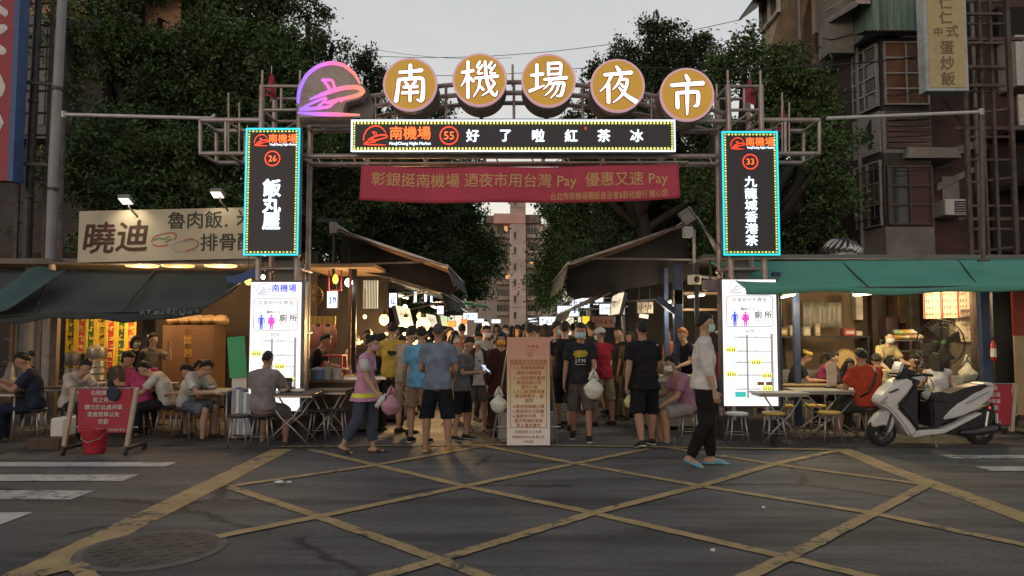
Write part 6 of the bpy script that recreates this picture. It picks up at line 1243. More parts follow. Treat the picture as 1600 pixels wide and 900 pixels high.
# ================================================================== left front stall
DKGREEN = mat('dark_green_canvas', (.040, .050, .048), .85, 0, .18, 1.4, .3, 20, dirt=(.06, .065, .06), dscale=1.5, damt=.5)
t = thing('awning', 'dark green canvas awning drooping over the left stall diners', 'awning', (0, 0, 0))
R0, R1 = W(-60, 422, 12.5), W(397, 424, 12.5); F0, F1 = W(-60, 497, 10.7), W(316, 484, 10.8)
def aw(u, v):
    a = lerp(R0, R1, u); b = lerp(F0, F1, u); p = lerp(a, b, v); p = p.copy(); p.z -= .10 * math.sin(math.pi * v) + .03 * math.sin(u * 23) * v * (1 - v) * 2 + .035 * v * math.sin(u * 11) ; return p
cloth_sheet('canvas', DKGREEN, t, aw, 60, 14)
def val(u, v): p = aw(u, 1.0); return Vector((p.x, p.y + .02 * math.sin(u * 60) * v, p.z - v * (.07 + .05 * u + .015 * math.sin(u * 30))))
cloth_sheet('valance', DKGREEN, t, val, 60, 4)
a = MB(); rg = random.Random(2); fr = Matrix.Translation(Vector((0, F1.y - .06, 0))) @ Matrix.Rotation(R(90), 4, 'X')
q0 = W(216, 489, F1.y - .06); q1 = W(312, 487, F1.y - .06); a.marks(9, fr, (q0.x + q1.x) / 2, (q0.z + q1.z) / 2, .09, 4, q1.x - q0.x); a.build('faded_lettering', mat('faded_white_print', (.22, .24, .24), .9), t)
a = MB(); a.tube([F0 + Vector((0, .02, .01)), F1 + Vector((0, .02, .01))], .02, 8); [a.tube([lerp(R0, R1, u), lerp(F0, F1, u)], .018, 6) for u in (.3, .66, 1)]; a.build('frame', DARKST, t)
TEALC = mat('teal_canvas', (.045, .085, .085), .85, 0, .15, 2)
t = thing('canvas_flap', 'folded teal canvas flap hanging at the far left end of the awning', 'awning', (0, 0, 0))
a0, a1, a2, a3 = W(45, 420, 11.9), W(105, 420, 11.9), W(20, 478, 10.6), W(-60, 500, 10.6)
cloth_sheet('canvas', TEALC, t, lambda u, v: lerp(lerp(a0, a1, u), lerp(a3, a2, u), v) + Vector((0, 0, .04 * math.sin(u * 6))), 12, 10)
# gutter and roof
t = thing('stall_roof', 'grey tin roof edge with gutter above the left stall and its signboard', 'roof', (0, 0, 0)); a = MB(); g0, g1 = W(-80, 408, 12.45), W(402, 409, 12.45)
a.beam(g0, g1, .12, .09); a.build('gutter', mat('dirty_gutter', (.20, .17, .145), .7, .2, .2, 4, dirt=(.08, .06, .05)), t); a = MB(); a.box(g0.x, g1.x + .3, 12.55, 15.4, g0.z - .02, g0.z + .02); a.build('sheet', mat('dark_tin_sheet', (.06, .055, .05), .7, .2), t)
# signboard
s0, s1 = W(121, 410, 12.3), W(379, 404, 12.3); s2, s3 = W(124, 330, 12.3), W(380, 320, 12.3)
t = thing('signboard', 'long cream stall signboard with big brown brush writing and prawn drawing', 'sign', s0); MI = Matrix.Translation(-s0); wq = s1.x - s0.x + .25; hq = s2.z - s0.z; sl = (s1.z - s0.z) / (s1.x - s0.x)
CREAMS = mat('cream_sign_vinyl', (.52, .46, .34), .6, 0, .06, 1.2, dirt=(.36, .30, .2), dscale=.9, damt=.35)
Ms = Matrix(((1, 0, 0, 0), (0, 1, 0, 0), (sl, 0, 1, 0), (0, 0, 0, 1)))
a = MB(); a.M = Ms; a.box(0, wq, 0, .06, 0, hq); a.build('vinyl', CREAMS, t)
fr = Ms @ frame_at((0, 0, 0)); u_ = 12.3 / F; BRN = mat('brown_brush_ink', (.085, .04, .03), .8, 0, .2)
a = MB(); [a.text(s_, fr, (px - 121) * u_, (410 - py) * u_, .56, .018, .004, shear=.12) for s_, px, py in (('曉', 155, 372), ('迪', 207, 370))]; a.build('brush_lettering', BRN, t)
a = MB(); a.text('魯肉飯', fr, (304 - 121) * u_, (410 - 347) * u_, .31, .012, .004); a.text('.', fr, (353 - 121) * u_, (410 - 357) * u_, .3, .02, .004); a.text('米', fr, (383 - 121) * u_, (410 - 345) * u_, .31, .012, .004); a.text('排骨酥', fr, (356 - 121) * u_, (410 - 383) * u_, .31, .012, .004); a.build('menu_lettering', mat('grey_green_ink', (.06, .06, .05), .8), t)
for nm_, c_, pts in (('prawn_drawing', (.42, .12, .07), [[(236, 380), (240, 372), (254, 368), (270, 366), (276, 372), (272, 378)], [(238, 384), (246, 388), (262, 386)], [(286, 380), (300, 376), (312, 384), (306, 392), (290, 396)]]), ('leaf_drawing', (.13, .24, .10), [[(240, 378), (248, 374), (256, 378), (264, 372)], [(258, 382), (268, 376)]]), ('plate_drawing', (.42, .36, .36), [[(266, 388), (274, 396), (292, 398), (306, 394)], [(268, 386), (280, 380), (300, 380)]])):
    a = MB()
    for k_, l_ in enumerate(pts): a.ribbon([((x - 121) * u_, (410 - y) * u_, .022) for x, y in l_], fr, 1, 0, 0, .004 + k_ * .001)
    a.build(nm_, mat(nm_, c_, .8), t)
a = MB(); [a.tube([Ms @ Vector((.1 + i * .36, .03, hq - .005)), Ms @ Vector((.1 + i * .36, .0, hq + .035))], .012, 6) for i in range(8)]; a.build('clip', DARKST, t)
for px, py, lb in ((197, 312, 'small spotlight on a bent arm over the left end of the cream signboard'), (340, 302, 'small spotlight on a bent arm over the right end of the cream signboard')):
    c = W(px, py, 12.1); t = thing('spotlight', lb, 'lamp', c); a = MB(); a.M = Matrix.Rotation(R(-25), 4, 'X'); a.box(-.10, .10, -.1, .1, -.03, .04); a.build('head', mat('lamp_grey', (.22, .22, .21), .5, .3), t, bevel=.01)
    a = MB(); a.M = Matrix.Rotation(R(-25), 4, 'X'); a.box(-.085, .085, -.085, .085, -.036, -.031); a.build('lens', emit('dim_lens', (1, .9, .65), 1.6 if px < 300 else .4), t); a = MB(); a.tube([(.02, 0, .02), (.03, .05, -.12), (.10, .2, -.26)], .014, 8); a.build('arm', STEEL, t, True)
    d = bpy.data.lights.new('spot', 'SPOT'); d.energy = 14 if px < 300 else 5; d.color = (1, .86, .6); d.spot_size = R(115); d.spot_blend = .8; d.shadow_soft_size = .06; o = bpy.data.objects.new('spot', d); COL.objects.link(o); o.parent = t; o.location = (0, -.10, -.03); o.rotation_euler = (R(32), 0, 0)
# walls and interior
box_thing('stall_back_wall', 'dark grimy back wall of the left stall', 'wall', BWALL, -10.5, -3.9, 14.7, 14.8, 0, 3.2)
for i, (px, w_) in enumerate(((228, .1), (240, .08), (84, .14))):
    c = W(px, 560, 12.9); box_thing('stall_post', ('dark post left of the brown cabinet', 'thin dark post beside the raised arm woman', 'grey timber post behind the navy man')[i], 'post', DARKST if i < 2 else mat('grey_timber', (.12, .10, .085), .9, 0, .3, 3), c.x - w_ / 2, c.x + w_ / 2, 12.85, 12.95, 0, 2.6, 'post')
STRIPC = [(.50, .38, .05), (.45, .07, .04), (.05, .11, .05), (.42, .30, .05), (.42, .06, .05), (.05, .10, .05), (.46, .12, .05)]
for i in range(7):
    x0 = W(105 + i * 15.6, 500, 14).x; x1 = W(105 + i * 15.6 + 15, 500, 14).x; zt_ = W(0, 490, 14).z; c = STRIPC[i]; nmc = ['yellow', 'first red', 'green', 'ochre', 'second red', 'dark green', 'orange red'][i]
    t = thing('cloth_strip', '%s hanging cloth strip with writing behind the steamers' % nmc, 'banner', ((x0 + x1) / 2, 14.0 + .02 * (i % 2), zt_), 0, 'striped cloth banners in the left stall'); w_ = (x1 - x0) / 2
    cloth_sheet('cloth', fabric(c), t, lambda u, v: Vector(((u * 2 - 1) * w_, .015 * math.sin(v * 7 + i), -v * 1.15)), 4, 12)
    a = MB(); [a.box(s_ * w_ - .022, s_ * w_ + .022, -.024, -.02, -1.15, 0) for s_ in (-.82, .82)]; a.build('yellow_edging', fabric((.56, .42, .05)), t)
    a = MB(); fr = frame_at((0, -.026, 0)); a.marks(6, fr, 0, -.55, .15, i, None, True); a.build('lettering', fabric((.55, .45, .10)) if c[0] < .1 else (INK if i in (0, 3) else fabric((.6, .45, .2))), t)
x0 = W(108, 600, 13.5).x
for i, (dx, dz, r, h, lb) in enumerate(((.16, .75, .175, .1, 'lowest left steamer basket of the stack'), (.54, .75, .175, .1, 'lowest right steamer basket of the stack'), (.16, .87, .17, .1, 'second left steamer basket of the stack'), (.54, .87, .175, .1, 'second right steamer basket of the stack'), (.54, .99, .17, .1, 'third right steamer basket of the stack'), (.16, 1.0, .17, .22, 'big steel pot on the left steamer stack'), (.54, 1.12, .17, .20, 'big steel pot on the right steamer stack'))):
    pot(lb, x0 + dx, 13.4, dz, r, h, None, i > 4, 'steamer_basket' if h < .2 else 'cooking_pot', 'steamer' if h < .2 else 'pot')
def counter(label, x0, x1, y0, y1, h, front, top=INOX, name='counter'):
    t = thing(name, label, 'counter', ((x0 + x1) / 2, (y0 + y1) / 2, 0)); o = t.location; a = MB(); a.box(x0 - o.x, x1 - o.x, y0 - o.y, y1 - o.y, .06, h - .04); a.build('body', front, t, bevel=.005); a = MB(); a.box(x0 - o.x - .03, x1 - o.x + .03, y0 - o.y - .04, y1 - o.y + .03, h - .039, h); a.build('worktop', top, t, bevel=.006)
    a = MB(); [a.cbox((sx * ((x1 - x0) / 2 - .06), sy * ((y1 - y0) / 2 - .06), .03), (.05, .05, .06)) for sx in (-1, 1) for sy in (-1, 1)]; a.build('foot', DARKST, t); return t
counter('steel topped cooking counter under the steamer stack', x0 - .3, x0 + 1.1, 13.1, 13.75, .74, INOX)
c0, c1 = W(252, 592, 13.7).x, W(332, 592, 13.7).x
t = thing('cabinet', 'tall brown wooden cabinet with gold characters in the left stall', 'cabinet', ((c0 + c1) / 2, 13.7, 0)); w_ = (c1 - c0) / 2; CABM = mat('brown_cabinet', (.15, .085, .045), .55, 0, .2, 3, stretch=(1, 1, .2)); a = MB(); a.box(-w_, w_, 0, .6, 0, 1.74); a.build('body', CABM, t, bevel=.01); a = MB(); [a.box(-w_ + .03 + k * w_, -.02 + k * w_, -.02, -.001, .06, 1.68) for k in (0, 1)]; a.build('door', CABM, t, bevel=.006)
a = MB(); fr = frame_at((0, -.021, 0)); a.text('世', fr, .0, 1.48, .17, .02, .002); a.text('昂', fr, .02, 1.22, .17, .02, .002); a.build('lettering', mat('gold_letter', (.45, .28, .06), .5), t)
for i in range(5):
    a = MB(); random.seed(i); a.ball((0, 0, .09), (.16, .2, .09), 14, 9, lambda p: p + Vector(noise.noise_vector(p * 9)) * .035); o = a.build('paper_bundle', mat('tan_paper', (.42, .30, .16), .85, 0, .15, 8), None, True); o.location = (c0 + .12 + i * .21, 13.95, 1.745); tag(o, 'crumpled tan paper bundle on the brown cabinet', 'bundle', 'paper bundles on the cabinet')
for i, (px, lb) in enumerate(((222, 'warm round ceiling lamp above the left end of the dark awning'), (278, 'dim warm ceiling lamp above the middle of the dark awning'), (345, 'warm round ceiling lamp above the right end of the dark awning'))):
    c = W(px, 416, 12.9); t = thing('ceiling_lamp', lb, 'lamp', c); a = MB(); a.lathe([(.001, -.02), (.26, -.01), (.28, .02), (.1, .05)], 24); a.build('diffuser', emit('warm_diffuser_%d' % i, (1, .62, .26), (1.1, .5, 1.2)[i]), t, True); a = MB(); a.lathe([(.05, .05), (.05, .12)], 10); a.build('base', WHITEP, t); lamp('ceiling_light', (0, 0, -.15), (50, 26, 50)[i], (1, .62, .30), .15, t)
c = W(180, 500, 13.2); bulb('bare warm bulb hidden under the dark awning over the striped cloths', (180, 488), 13.3, WARMB, .05, 40)
t = thing('tarpaulin', 'blue tarpaulin scrap under the gutter beside the lit map sign', 'tarpaulin', (0, 0, 0)); a0, a1, a2, a3 = W(352, 432, 12.0), W(402, 420, 12.2), W(402, 436, 11.8), W(356, 442, 11.7); cloth_sheet('sheet', mat('blue_tarp', (.04, .075, .22), .5, 0, .15, 4), t, lambda u, v: lerp(lerp(a0, a1, u), lerp(a3, a2, u), v) + Vector((0, 0, -.03 * math.sin(u * 5))), 10, 6)
bulb('yellow glowing lamp under the gutter left of the map sign', (388, 440), 12.3, emit('yellow_lamp', (1, .7, .1), 2.5), .055, 5, name='hanging_lamp'); bulb('small white lamp behind the top of the left map sign', (411, 433), 12.3, WHITEB, .035, 3, (1, .95, .85), name='hanging_lamp')
# grey sheet and clutter at the far left
t = thing('grey_sheet', 'grey plastic sheet hanging behind the man in navy', 'sheet', (0, 0, 0)); a0, a1 = W(25, 500, 13.2), W(62, 500, 13.2); cloth_sheet('sheet', mat('grey_plastic_sheet', (.13, .13, .13), .5, 0, .15, 3), t, lambda u, v: Vector((lerp(a0.x, a1.x, u), 13.2 + .05 * math.sin(u * 9), 1.95 - v * 1.5)), 14, 8)
t = thing('parked_motorbike', 'dim grey motorbike front parked at the far left edge', 'motorbike', (W(8, 600, 12.2).x, 12.2, 0), R(20)); a = MB(); a.lathe([(.16, -.05), (.24, -.06), (.28, -.03), (.28, .03), (.24, .06), (.16, .05)], 24, (0, 0, .28), Vector((1, 0, 0)), False); a.build('wheel', DRUB, t, True); a = MB(); a.tube([(0, 0, .3), (0, .15, .75), (0, .3, 1.05)], [.04, .09, .06], 10, rnd=True); a.tube([(0, .2, .75), (0, .7, .55), (0, 1.3, .7)], [(.12, .2), (.15, .12), (.12, .1)], 12, rnd=True); a.build('body', mat('grey_fairing', (.16, .16, .17), .4), t, True); a = MB(); a.tube([(-.34, .32, 1.02), (0, .28, 1.08), (.34, .32, 1.02)], .018, 8); [a.ball((s_ * .3, .24, 1.25), (.07, .02, .05)) for s_ in (-1, 1)]; a.build('handlebar', BLACKP, t, True)
# tables, stools, red notice stand
TB = [table('small pale table between the frilled blouse woman and the beige tee diner', W(336, 610, 11.35).x, 11.35, .62, .6, TABW, .74, 0, False), table('long dark table behind the red notice board', W(185, 600, 11.9).x, 12.05, 2.4, .6, TABD, .74, 0, False), table('dark folding table in front of the seated grey shirted man', W(456, 616, 10.75).x, 10.75, .78, .55, TABD, .745), table('second dark folding table left of the pink vested woman', W(515, 612, 11.2).x, 11.25, .62, .55, TABD, .75), table('dark table in front of the navy tee man at the far left', W(8, 610, 11.1).x, 11.1, .7, .6, TABD, .74, 0, False)]
ST = stool_proto(SEATD, .45, 'dark stool')
spots = [(412, 10.55, 'dark stool under the seated grey shirted man'), (292, 11.2, 'dark stool under the frilled blouse woman'), (338, 11.6, 'dark stool under the diner in the beige tee'), (264, 11.5, 'dark stool under the diner in white and black'), (222, 11.5, 'dark stool under the diner in bright pink'), (182, 11.9, 'dark stool under the young man in dark grey'), (112, 11.3, 'dark stool under the hunched cream tee diner'), (58, 11.1, 'dark stool under the man in navy'), (500, 11.05, 'empty dark stool on the left under the second folding table'), (528, 11.1, 'empty dark stool on the right under the second folding table'), (378, 10.5, 'empty dark stool left of the seated grey shirted man')]
for i, (px, y, lb) in enumerate(spots):
    o = ST if i == 0 else dup(ST, (0, 0, 0)); o.location = (W(px, 560, y).x, y, .02 if y > 10.6 else 0); o['label'] = lb; o['group'] = 'dark round stools at the left stall'
for i, (px, y, lb) in enumerate(((330, 11.3, 'white noodle bowl on the small pale table'), (442, 10.7, 'white bowl in front of the grey shirted man'), (272, 12.0, 'white bowl at the right end of the long dark table'), (160, 11.95, 'white bowl at the left end of the long dark table'), (200, 12.0, 'white bowl mid way along the long dark table'))): bowl(lb, W(px, 600, y).x, y, .745)
t = thing('napkin_box', 'dark upright menu box on the folding table', 'box', (W(449, 600, 10.8).x, 10.82, .745), R(15)); a = MB(); a.box(-.06, .06, -.05, .05, 0, .2); a.build('case', DARKST, t, bevel=.008); a = MB(); a.box(-.04, .04, -.054, -.0505, .05, .16); a.build('slot', mat('grey_card', (.2, .2, .2), .7), t)
for k, (px, lb) in enumerate(((466, 'pale napkin pack lying on the folding table'),)):
    a = MB(); a.ball((0, 0, .03), (.11, .07, .03), 12, 8, lambda p: p + Vector(noise.noise_vector(p * 20)) * .012); o = a.build('napkin_pack', RUB, None, True); o.location = (W(px, 600, 10.7).x, 10.68, .745); tag(o, lb, 'napkins')
REDN = mat('red_notice_board', (.34, .025, .045), .6, 0, .08, 2); WLET = mat('white_notice_letters', (.52, .47, .46), .8)
def notice_stand(label, px, Y, lines, foot, bucket):
    A = W(px[0], px[3], Y); B = W(px[2], px[1], Y); w = B.x - A.x; h = B.z - A.z; t = thing('notice_stand', label, 'notice stand', ((A.x + B.x) / 2, Y, 0)); zc = (A.z + B.z) / 2
    a = MB(); a.box(-w / 2, w / 2, -.01, .012, zc - h / 2, zc + h / 2); a.build('board', REDN, t, bevel=.003); fr = frame_at((0, -.011, zc)); n_ = len(lines)
    a = MB(); [a.text(s_, fr, -w * .02, h * (.42 - i * .165), h * .125, .02, .002, maxw=w * .88) for i, s_ in enumerate(lines)]; a.text(foot, fr, w * .12, -h * .43, h * .07, .012, .002, maxw=w * .55); a.build('lettering', WLET, t)
    for sx in (-1, 1):
        a = MB(); a.beam((sx * (w / 2 + .06) , .0, zc + h / 2 + .02), (sx * (w / 2 + .06) - .10, -.02, .10), .05); a.build('post', mat('pale_wood_post', (.42, .33, .25), .7, 0, .15, 6), t)
        a = MB(); a.beam((sx * (w / 2 + .05), -.25, .09), (sx * (w / 2 + .05), .3, .09), .04); [a.lathe([(.02, -.015), (.045, -.015), (.045, .015), (.02, .015)], 12, (sx * (w / 2 + .05), y_, .05), Vector((1, 0, 0))) for y_ in (-.22, .27)]; a.build('caster_foot', DARKST, t)
    a = MB(); a.tube([(-w / 2 - .08, .02, .34), (w / 2 + .08, .02, .34)], .014, 6); a.tube([(-w / 2 - .06, .02, zc + h / 2 + .01), (w / 2 + .08, .02, zc + h / 2 + .01)], .012, 6); a.build('crossbar', STEEL, t); return t
ns_ = notice_stand('red notice board on a wheeled stand in front of the left diners', (121, 608, 207, 676), 9.95, ['也敬請各位', '民之停車', '請勿於此處停車', '違者開單以免', '受罰'], '南機場夜市自治會 敬告', True)
a = MB(); a.ball((W(178, 610, 9.93).x, 9.91, W(0, 615, 9.93).z), (.09, .02, .10), 14, 10); o = a.build('hanging_rag', fabric((.035, .045, .065)), None, True); tag(o, 'dark blue rag hung over the top of the left red notice board', 'rag')
c = W(146, 700, 9.95); t = thing('bucket', 'red plastic bucket on the ground under the left notice board', 'bucket', (c.x, 9.98, 0)); a = MB(); a.lathe([(.12, 0), (.125, .01), (.175, .31), (.188, .31), (.188, .33), (.17, .33), (.13, .02), (.001, .02)], 28); a.build('tub', mat('red_bucket', (.38, .025, .04), .45, 0, .08), t, True, auto=50); a = MB(); a.tube([(-.18, 0, .31), (-.12, -.12, .2), (0, -.17, .16), (.12, -.12, .2), (.18, 0, .31)], .006, 6); a.build('handle', STEEL, t, True)
box_thing('white_box', 'white plastic box on the ground left of the red bucket', 'box', WHITEP, W(84, 690, 10.4).x, W(106, 690, 10.4).x, 10.3, 10.6, .16, .42, 'box', .02); box_thing('crate', 'low brown wooden crate under the white plastic box', 'crate', DARKW, W(56, 700, 10.4).x, W(106, 700, 10.4).x, 10.2, 10.6, 0, .155, 'slats', .01)
t = thing('green_board', 'bright green plastic board leaning beside the left map sign', 'board', W(373, 590, 11.2), 0); a = MB(); a.M = Matrix.Rotation(R(-5), 4, 'Y'); a.box(-.14, .13, 0, .03, 0, .62); a.build('board', mat('bright_green_plastic', (.04, .36, .14), .5, 0, .08, 2), t, bevel=.005); a = MB(); a.box(-.12, .10, .05, .09, -.70, .02); a.build('support', WHITEP, t)
t = thing('folded_sheets', 'upright folded blue and white plastic sheets under the green board', 'sheets', (W(376, 640, 11.0).x, 11.0, 0)); [(lambda a: (a.M.__class__, a.box(-.13 + k * .055, -.08 + k * .055, 0, .4, .1, .78 - .02 * k), a.build('sheet', (mat('pale_blue_sheet', (.22, .30, .42), .5), WHITEP)[k % 2], t)))((lambda m_: (setattr(m_, 'M', Matrix.Identity(4)), m_)[1])(MB())) for k in range(5)]

# ================================================================== right front stall
TEALG = mat('sea_green_canvas', (.09, .33, .26), .7, 0, .10, 1.2, .2, 14, dirt=(.13, .30, .25), dscale=1.2, damt=.4)
t = thing('awning', 'long sea green canvas awning over the right stall', 'awning', (0, 0, 0)); R0, R1 = W(1108, 409, 12.3), W(1680, 404, 12.3); F0, F1 = W(1166, 452, 10.75), W(1700, 446, 10.75)
def aw2(u, v):
    p = lerp(lerp(R0, R1, u), lerp(F0, F1, u), v); s_ = abs(math.sin(u * math.pi * 3.1)); p.z -= .055 * math.sin(math.pi * v) * s_ - .02 * v * math.sin(u * 9.7); return p
cloth_sheet('canvas', TEALG, t, aw2, 90, 14); cloth_sheet('valance', TEALG, t, lambda u, v: aw2(u, 1) + Vector((0, .02 * v, -v * (.075 + .02 * math.sin(u * 19)))), 90, 3)
a = MB(); a.tube([F0 + Vector((0, .03, 0)), F1 + Vector((0, .03, 0))], .02, 8); [a.tube([lerp(R0, R1, u) - Vector((0, 0, .01)), lerp(F0, F1, u) - Vector((0, 0, .01))], .016, 6) for u in (.02, .36, .68)]; a.build('frame', DARKST, t)
t = thing('stall_roof', 'grey metal roof edge and pole above the sea green awning', 'roof', (0, 0, 0)); a = MB(); a.beam(W(1098, 401, 12.35), W(1700, 402, 12.35), .1, .07); a.build('gutter', mat('grey_green_gutter', (.16, .17, .165), .6, .3, .2, 3), t); a = MB(); p0 = W(1098, 399, 12.4); a.box(p0.x, 13, 12.42, 15.3, p0.z - .03, p0.z); a.build('sheet', _mats['dark_tin_sheet'], t)
t = thing('turbine_vent', 'round ribbed steel turbine vent on the roof over the green awning', 'roof vent', W(1315, 398, 13)); a = MB()
for k in range(18):
    an = 2 * math.pi * k / 18; a.tube([(math.cos(an) * .28, math.sin(an) * .28, 0), (math.cos(an + .3) * .31, math.sin(an + .3) * .31, .10), (math.cos(an + .6) * .2, math.sin(an + .6) * .2, .22), (math.cos(an + .8) * .03, math.sin(an + .8) * .03, .26)], [(.05, .006)] * 4, 6)
a.build('blades', CHROME, t, True); a = MB(); a.lathe([(.3, -.05), (.29, .02), (.05, .02)], 24); a.lathe([(.08, .25), (.05, .28), (.001, .285)], 16); a.build('collar', STEEL, t, True)
# posts and walls
for i, (px, w_, m_, Y, lb) in enumerate(((1216, .12, BLUEP, 11.5, 'dark blue post just right of the right map sign'), (1246, .1, BLUEP, 12.6, 'blue steel post behind the headband woman'), (1541, .16, BLUEP, 12.3, 'wide blue door post right of the menu boards'))):
    c = W(px, 520, Y); box_thing('stall_post', lb, 'post', m_, c.x - w_ / 2, c.x + w_ / 2, Y, Y + .1, 0, 2.55, 'post', .008)
box_thing('stall_back_wall', 'warm brown metal back wall of the right stall', 'wall', mat('warm_brown_wall', (.20, .14, .085), .6, .1, .2, 1.5, dirt=(.09, .06, .04), dscale=1.5), 4.3, 9.2, 15.1, 15.2, 0, 3.0)
box_thing('stall_side_wall', 'stainless partition wall behind the electric fan', 'wall', mat('dull_steel_wall', (.30, .25, .19), .45, .5, .15, 2), W(1484, 500, 13.9).x, W(1534, 500, 13.9).x, 13.9, 13.96, 0, 2.55)
box_thing('stall_ceiling', 'dark ceiling boards inside the right stall', 'ceiling', DWALL, 4.2, 9.4, 12.5, 15.1, 2.62, 2.68)
box_thing('dark_doorway', 'dark doorway panel right of the blue door post', 'door', mat('dark_door', (.02, .02, .022), .8), W(1552, 500, 12.7).x, W(1584, 500, 12.7).x, 12.7, 12.75, 0, 2.5)
box_thing('red_wall_panel', 'dark red painted wall panel at the right edge', 'wall', mat('dark_red_paint', (.22, .035, .02), .7, 0, .2, 3), W(1584, 500, 12.6).x, W(1680, 500, 12.6).x, 12.6, 12.66, 1.55, 2.6)
box_thing('tan_board', 'tan plywood board leaning at the right edge', 'board', mat('tan_plywood', (.34, .25, .15), .8, 0, .15, 3), W(1588, 600, 12.3).x, W(1680, 600, 12.3).x, 12.3, 12.34, .25, 1.55)
RW = [emit('menu_paper_lit', (.1, .1, .1), 0)]
MENU = mat('menu_paper', (.60, .52, .40), .8, 0, .05)
for i, (px, lb) in enumerate(((1456, 'leftmost white menu sheet above the electric fan'), (1484, 'middle white menu sheet above the electric fan'), (1509, 'rightmost white menu sheet above the electric fan'))):
    A = W(px - 12.5, 498 - i * 1, 13.75); B = W(px + 12.5, 455 - i, 13.75); t = thing('menu_sheet', lb, 'menu', ((A.x + B.x) / 2, 13.75, (A.z + B.z) / 2)); w_ = B.x - A.x; h_ = B.z - A.z; a = MB(); a.box(-w_ / 2, w_ / 2, 0, .008, -h_ / 2, h_ / 2); a.build('sheet', MENU, t); a = MB(); a.box(-w_ / 2 + .004, -w_ / 2 + .03, -.004, -.001, -h_ / 2, h_ / 2); a.build('red_strip', mat('red_print', (.42, .05, .03), .7), t)
    a = MB(); fr = frame_at((0, 0, 0)); 
    for k in range(4): a.marks(3, fr, -.05, h_ * (.36 - k * .24), .075, i * 4 + k, w_ * .5); a.marks(1, fr, w_ * .32, h_ * (.36 - k * .24), .05, k)
    a.build('lettering', INK, t)
A = W(1497, 534, 13.8); B = W(1522, 496, 13.8); t = thing('menu_sheet', 'handwritten menu sheet on the steel wall right of the fan', 'menu', ((A.x + B.x) / 2, 13.85, (A.z + B.z) / 2)); w_ = B.x - A.x; h_ = B.z - A.z; a = MB(); a.box(-w_ / 2, w_ / 2, 0, .008, -h_ / 2, h_ / 2); a.build('sheet', MENU, t); a = MB(); fr = frame_at((0, 0, 0)); [a.marks(2, fr, -.07 + .07 * (k % 3), h_ * (.36 - k * .18), .06, k) for k in range(5)]; a.build('lettering', INK, t)
# electric fan
c = W(1470, 536, 13.1); t = thing('electric_fan', 'large round black electric fan with green hub at the right stall', 'fan', c, R(-8)); rF = .40; a = MB()
for k in range(36): an = 2 * math.pi * k / 36; a.tube([(math.cos(an) * .05, -.12, math.sin(an) * .05), (math.cos(an) * rF * .7, -.12, math.sin(an) * rF * .7), (math.cos(an) * rF, 0, math.sin(an) * rF)], .0032, 4)
for rr in (.12, .2, .28, .36): a.tube([(math.cos(i * .2618) * rr, -.12 + .09 * (rr / .36) ** 4, math.sin(i * .2618) * rr) for i in range(25)], .003, 4)
a.tube([(math.cos(i * .19635) * rF, 0, math.sin(i * .19635) * rF) for i in range(33)], .012, 6); a.build('guard', BLACKP, t)
a = MB()
for k in range(4):
    an = R(90 * k + 20); d = Vector((math.cos(an), 0, math.sin(an))); n_ = Vector((-math.sin(an), 0, math.cos(an))); a.add([d * .05 + n_ * .03, d * .34 + n_ * .12 + Vector((0, -.05, 0)), d * .34 - n_ * .10 + Vector((0, .03, 0)), d * .05 - n_ * .03], [(0, 1, 2, 3), (3, 2, 1, 0)])
a.build('blades', mat('dark_fan_blades', (.05, .045, .04), .4), t); a = MB(); a.lathe([(.001, -.14), (.045, -.13), (.05, -.1), (.05, .2)], 16, (0, 0, 0), Vector((0, 1, 0))); a.build('motor', mat('green_hub', (.08, .16, .06), .5), t, True); a = MB(); a.tube([(0, .15, 0), (0, .18, -.5), (0, .18, -c.z + .03)], .025, 8); a.lathe([(.24, -c.z), (.24, -c.z + .03), (.03, -c.z + .06)], 20, (0, .18, 0)); a.build('stand', DARKST, t, True)
# lamps
tube_lamp('bright fluorescent lamp hanging under the green awning in the middle', W(1334, 461, 11.9), W(1372, 458, 12.6), 85, (1, .74, .42)); tube_lamp('fluorescent lamp under the green awning beside the blue post', W(1218, 465, 11.9), W(1244, 460, 12.7), 50, (1, .74, .42)); tube_lamp('fluorescent lamp near the ceiling over the menu sheets', W(1470, 447, 13.1), W(1525, 447, 13.1), 65, (1, .70, .38))
for px0, px1, py0, py1, Y, c_, lb in ((1366, 1386, 455, 600, 14.7, (.05, .035, .03), 'tall dark metal cupboard behind the apron worker'), (1388, 1404, 495, 600, 14.5, (.09, .05, .055), 'dull purple brown fridge door left of the steel rack'), (1424, 1436, 452, 520, 14.3, (.10, .08, .06), 'brown duct pipe rising above the steel rack'), (1405, 1418, 455, 505, 14.6, (.16, .10, .05), 'hank of brown ropes and ladles over the rack'), (1338, 1348, 460, 500, 14.6, (.5, .46, .38), 'narrow pale paper notice beside the plastic curtain')):
    A = W(px0, py1, Y); B = W(px1, py0, Y); box_thing('cupboard' if px0 < 1400 and px0 > 1340 else ('duct' if px0 == 1424 else 'hanging_notice'), lb, 'fixture', mat('fixture_%d' % px0, c_, .6, .1, .3, 5), A.x, B.x, Y, Y + .2, max(0, A.z), B.z, 'body', .01)
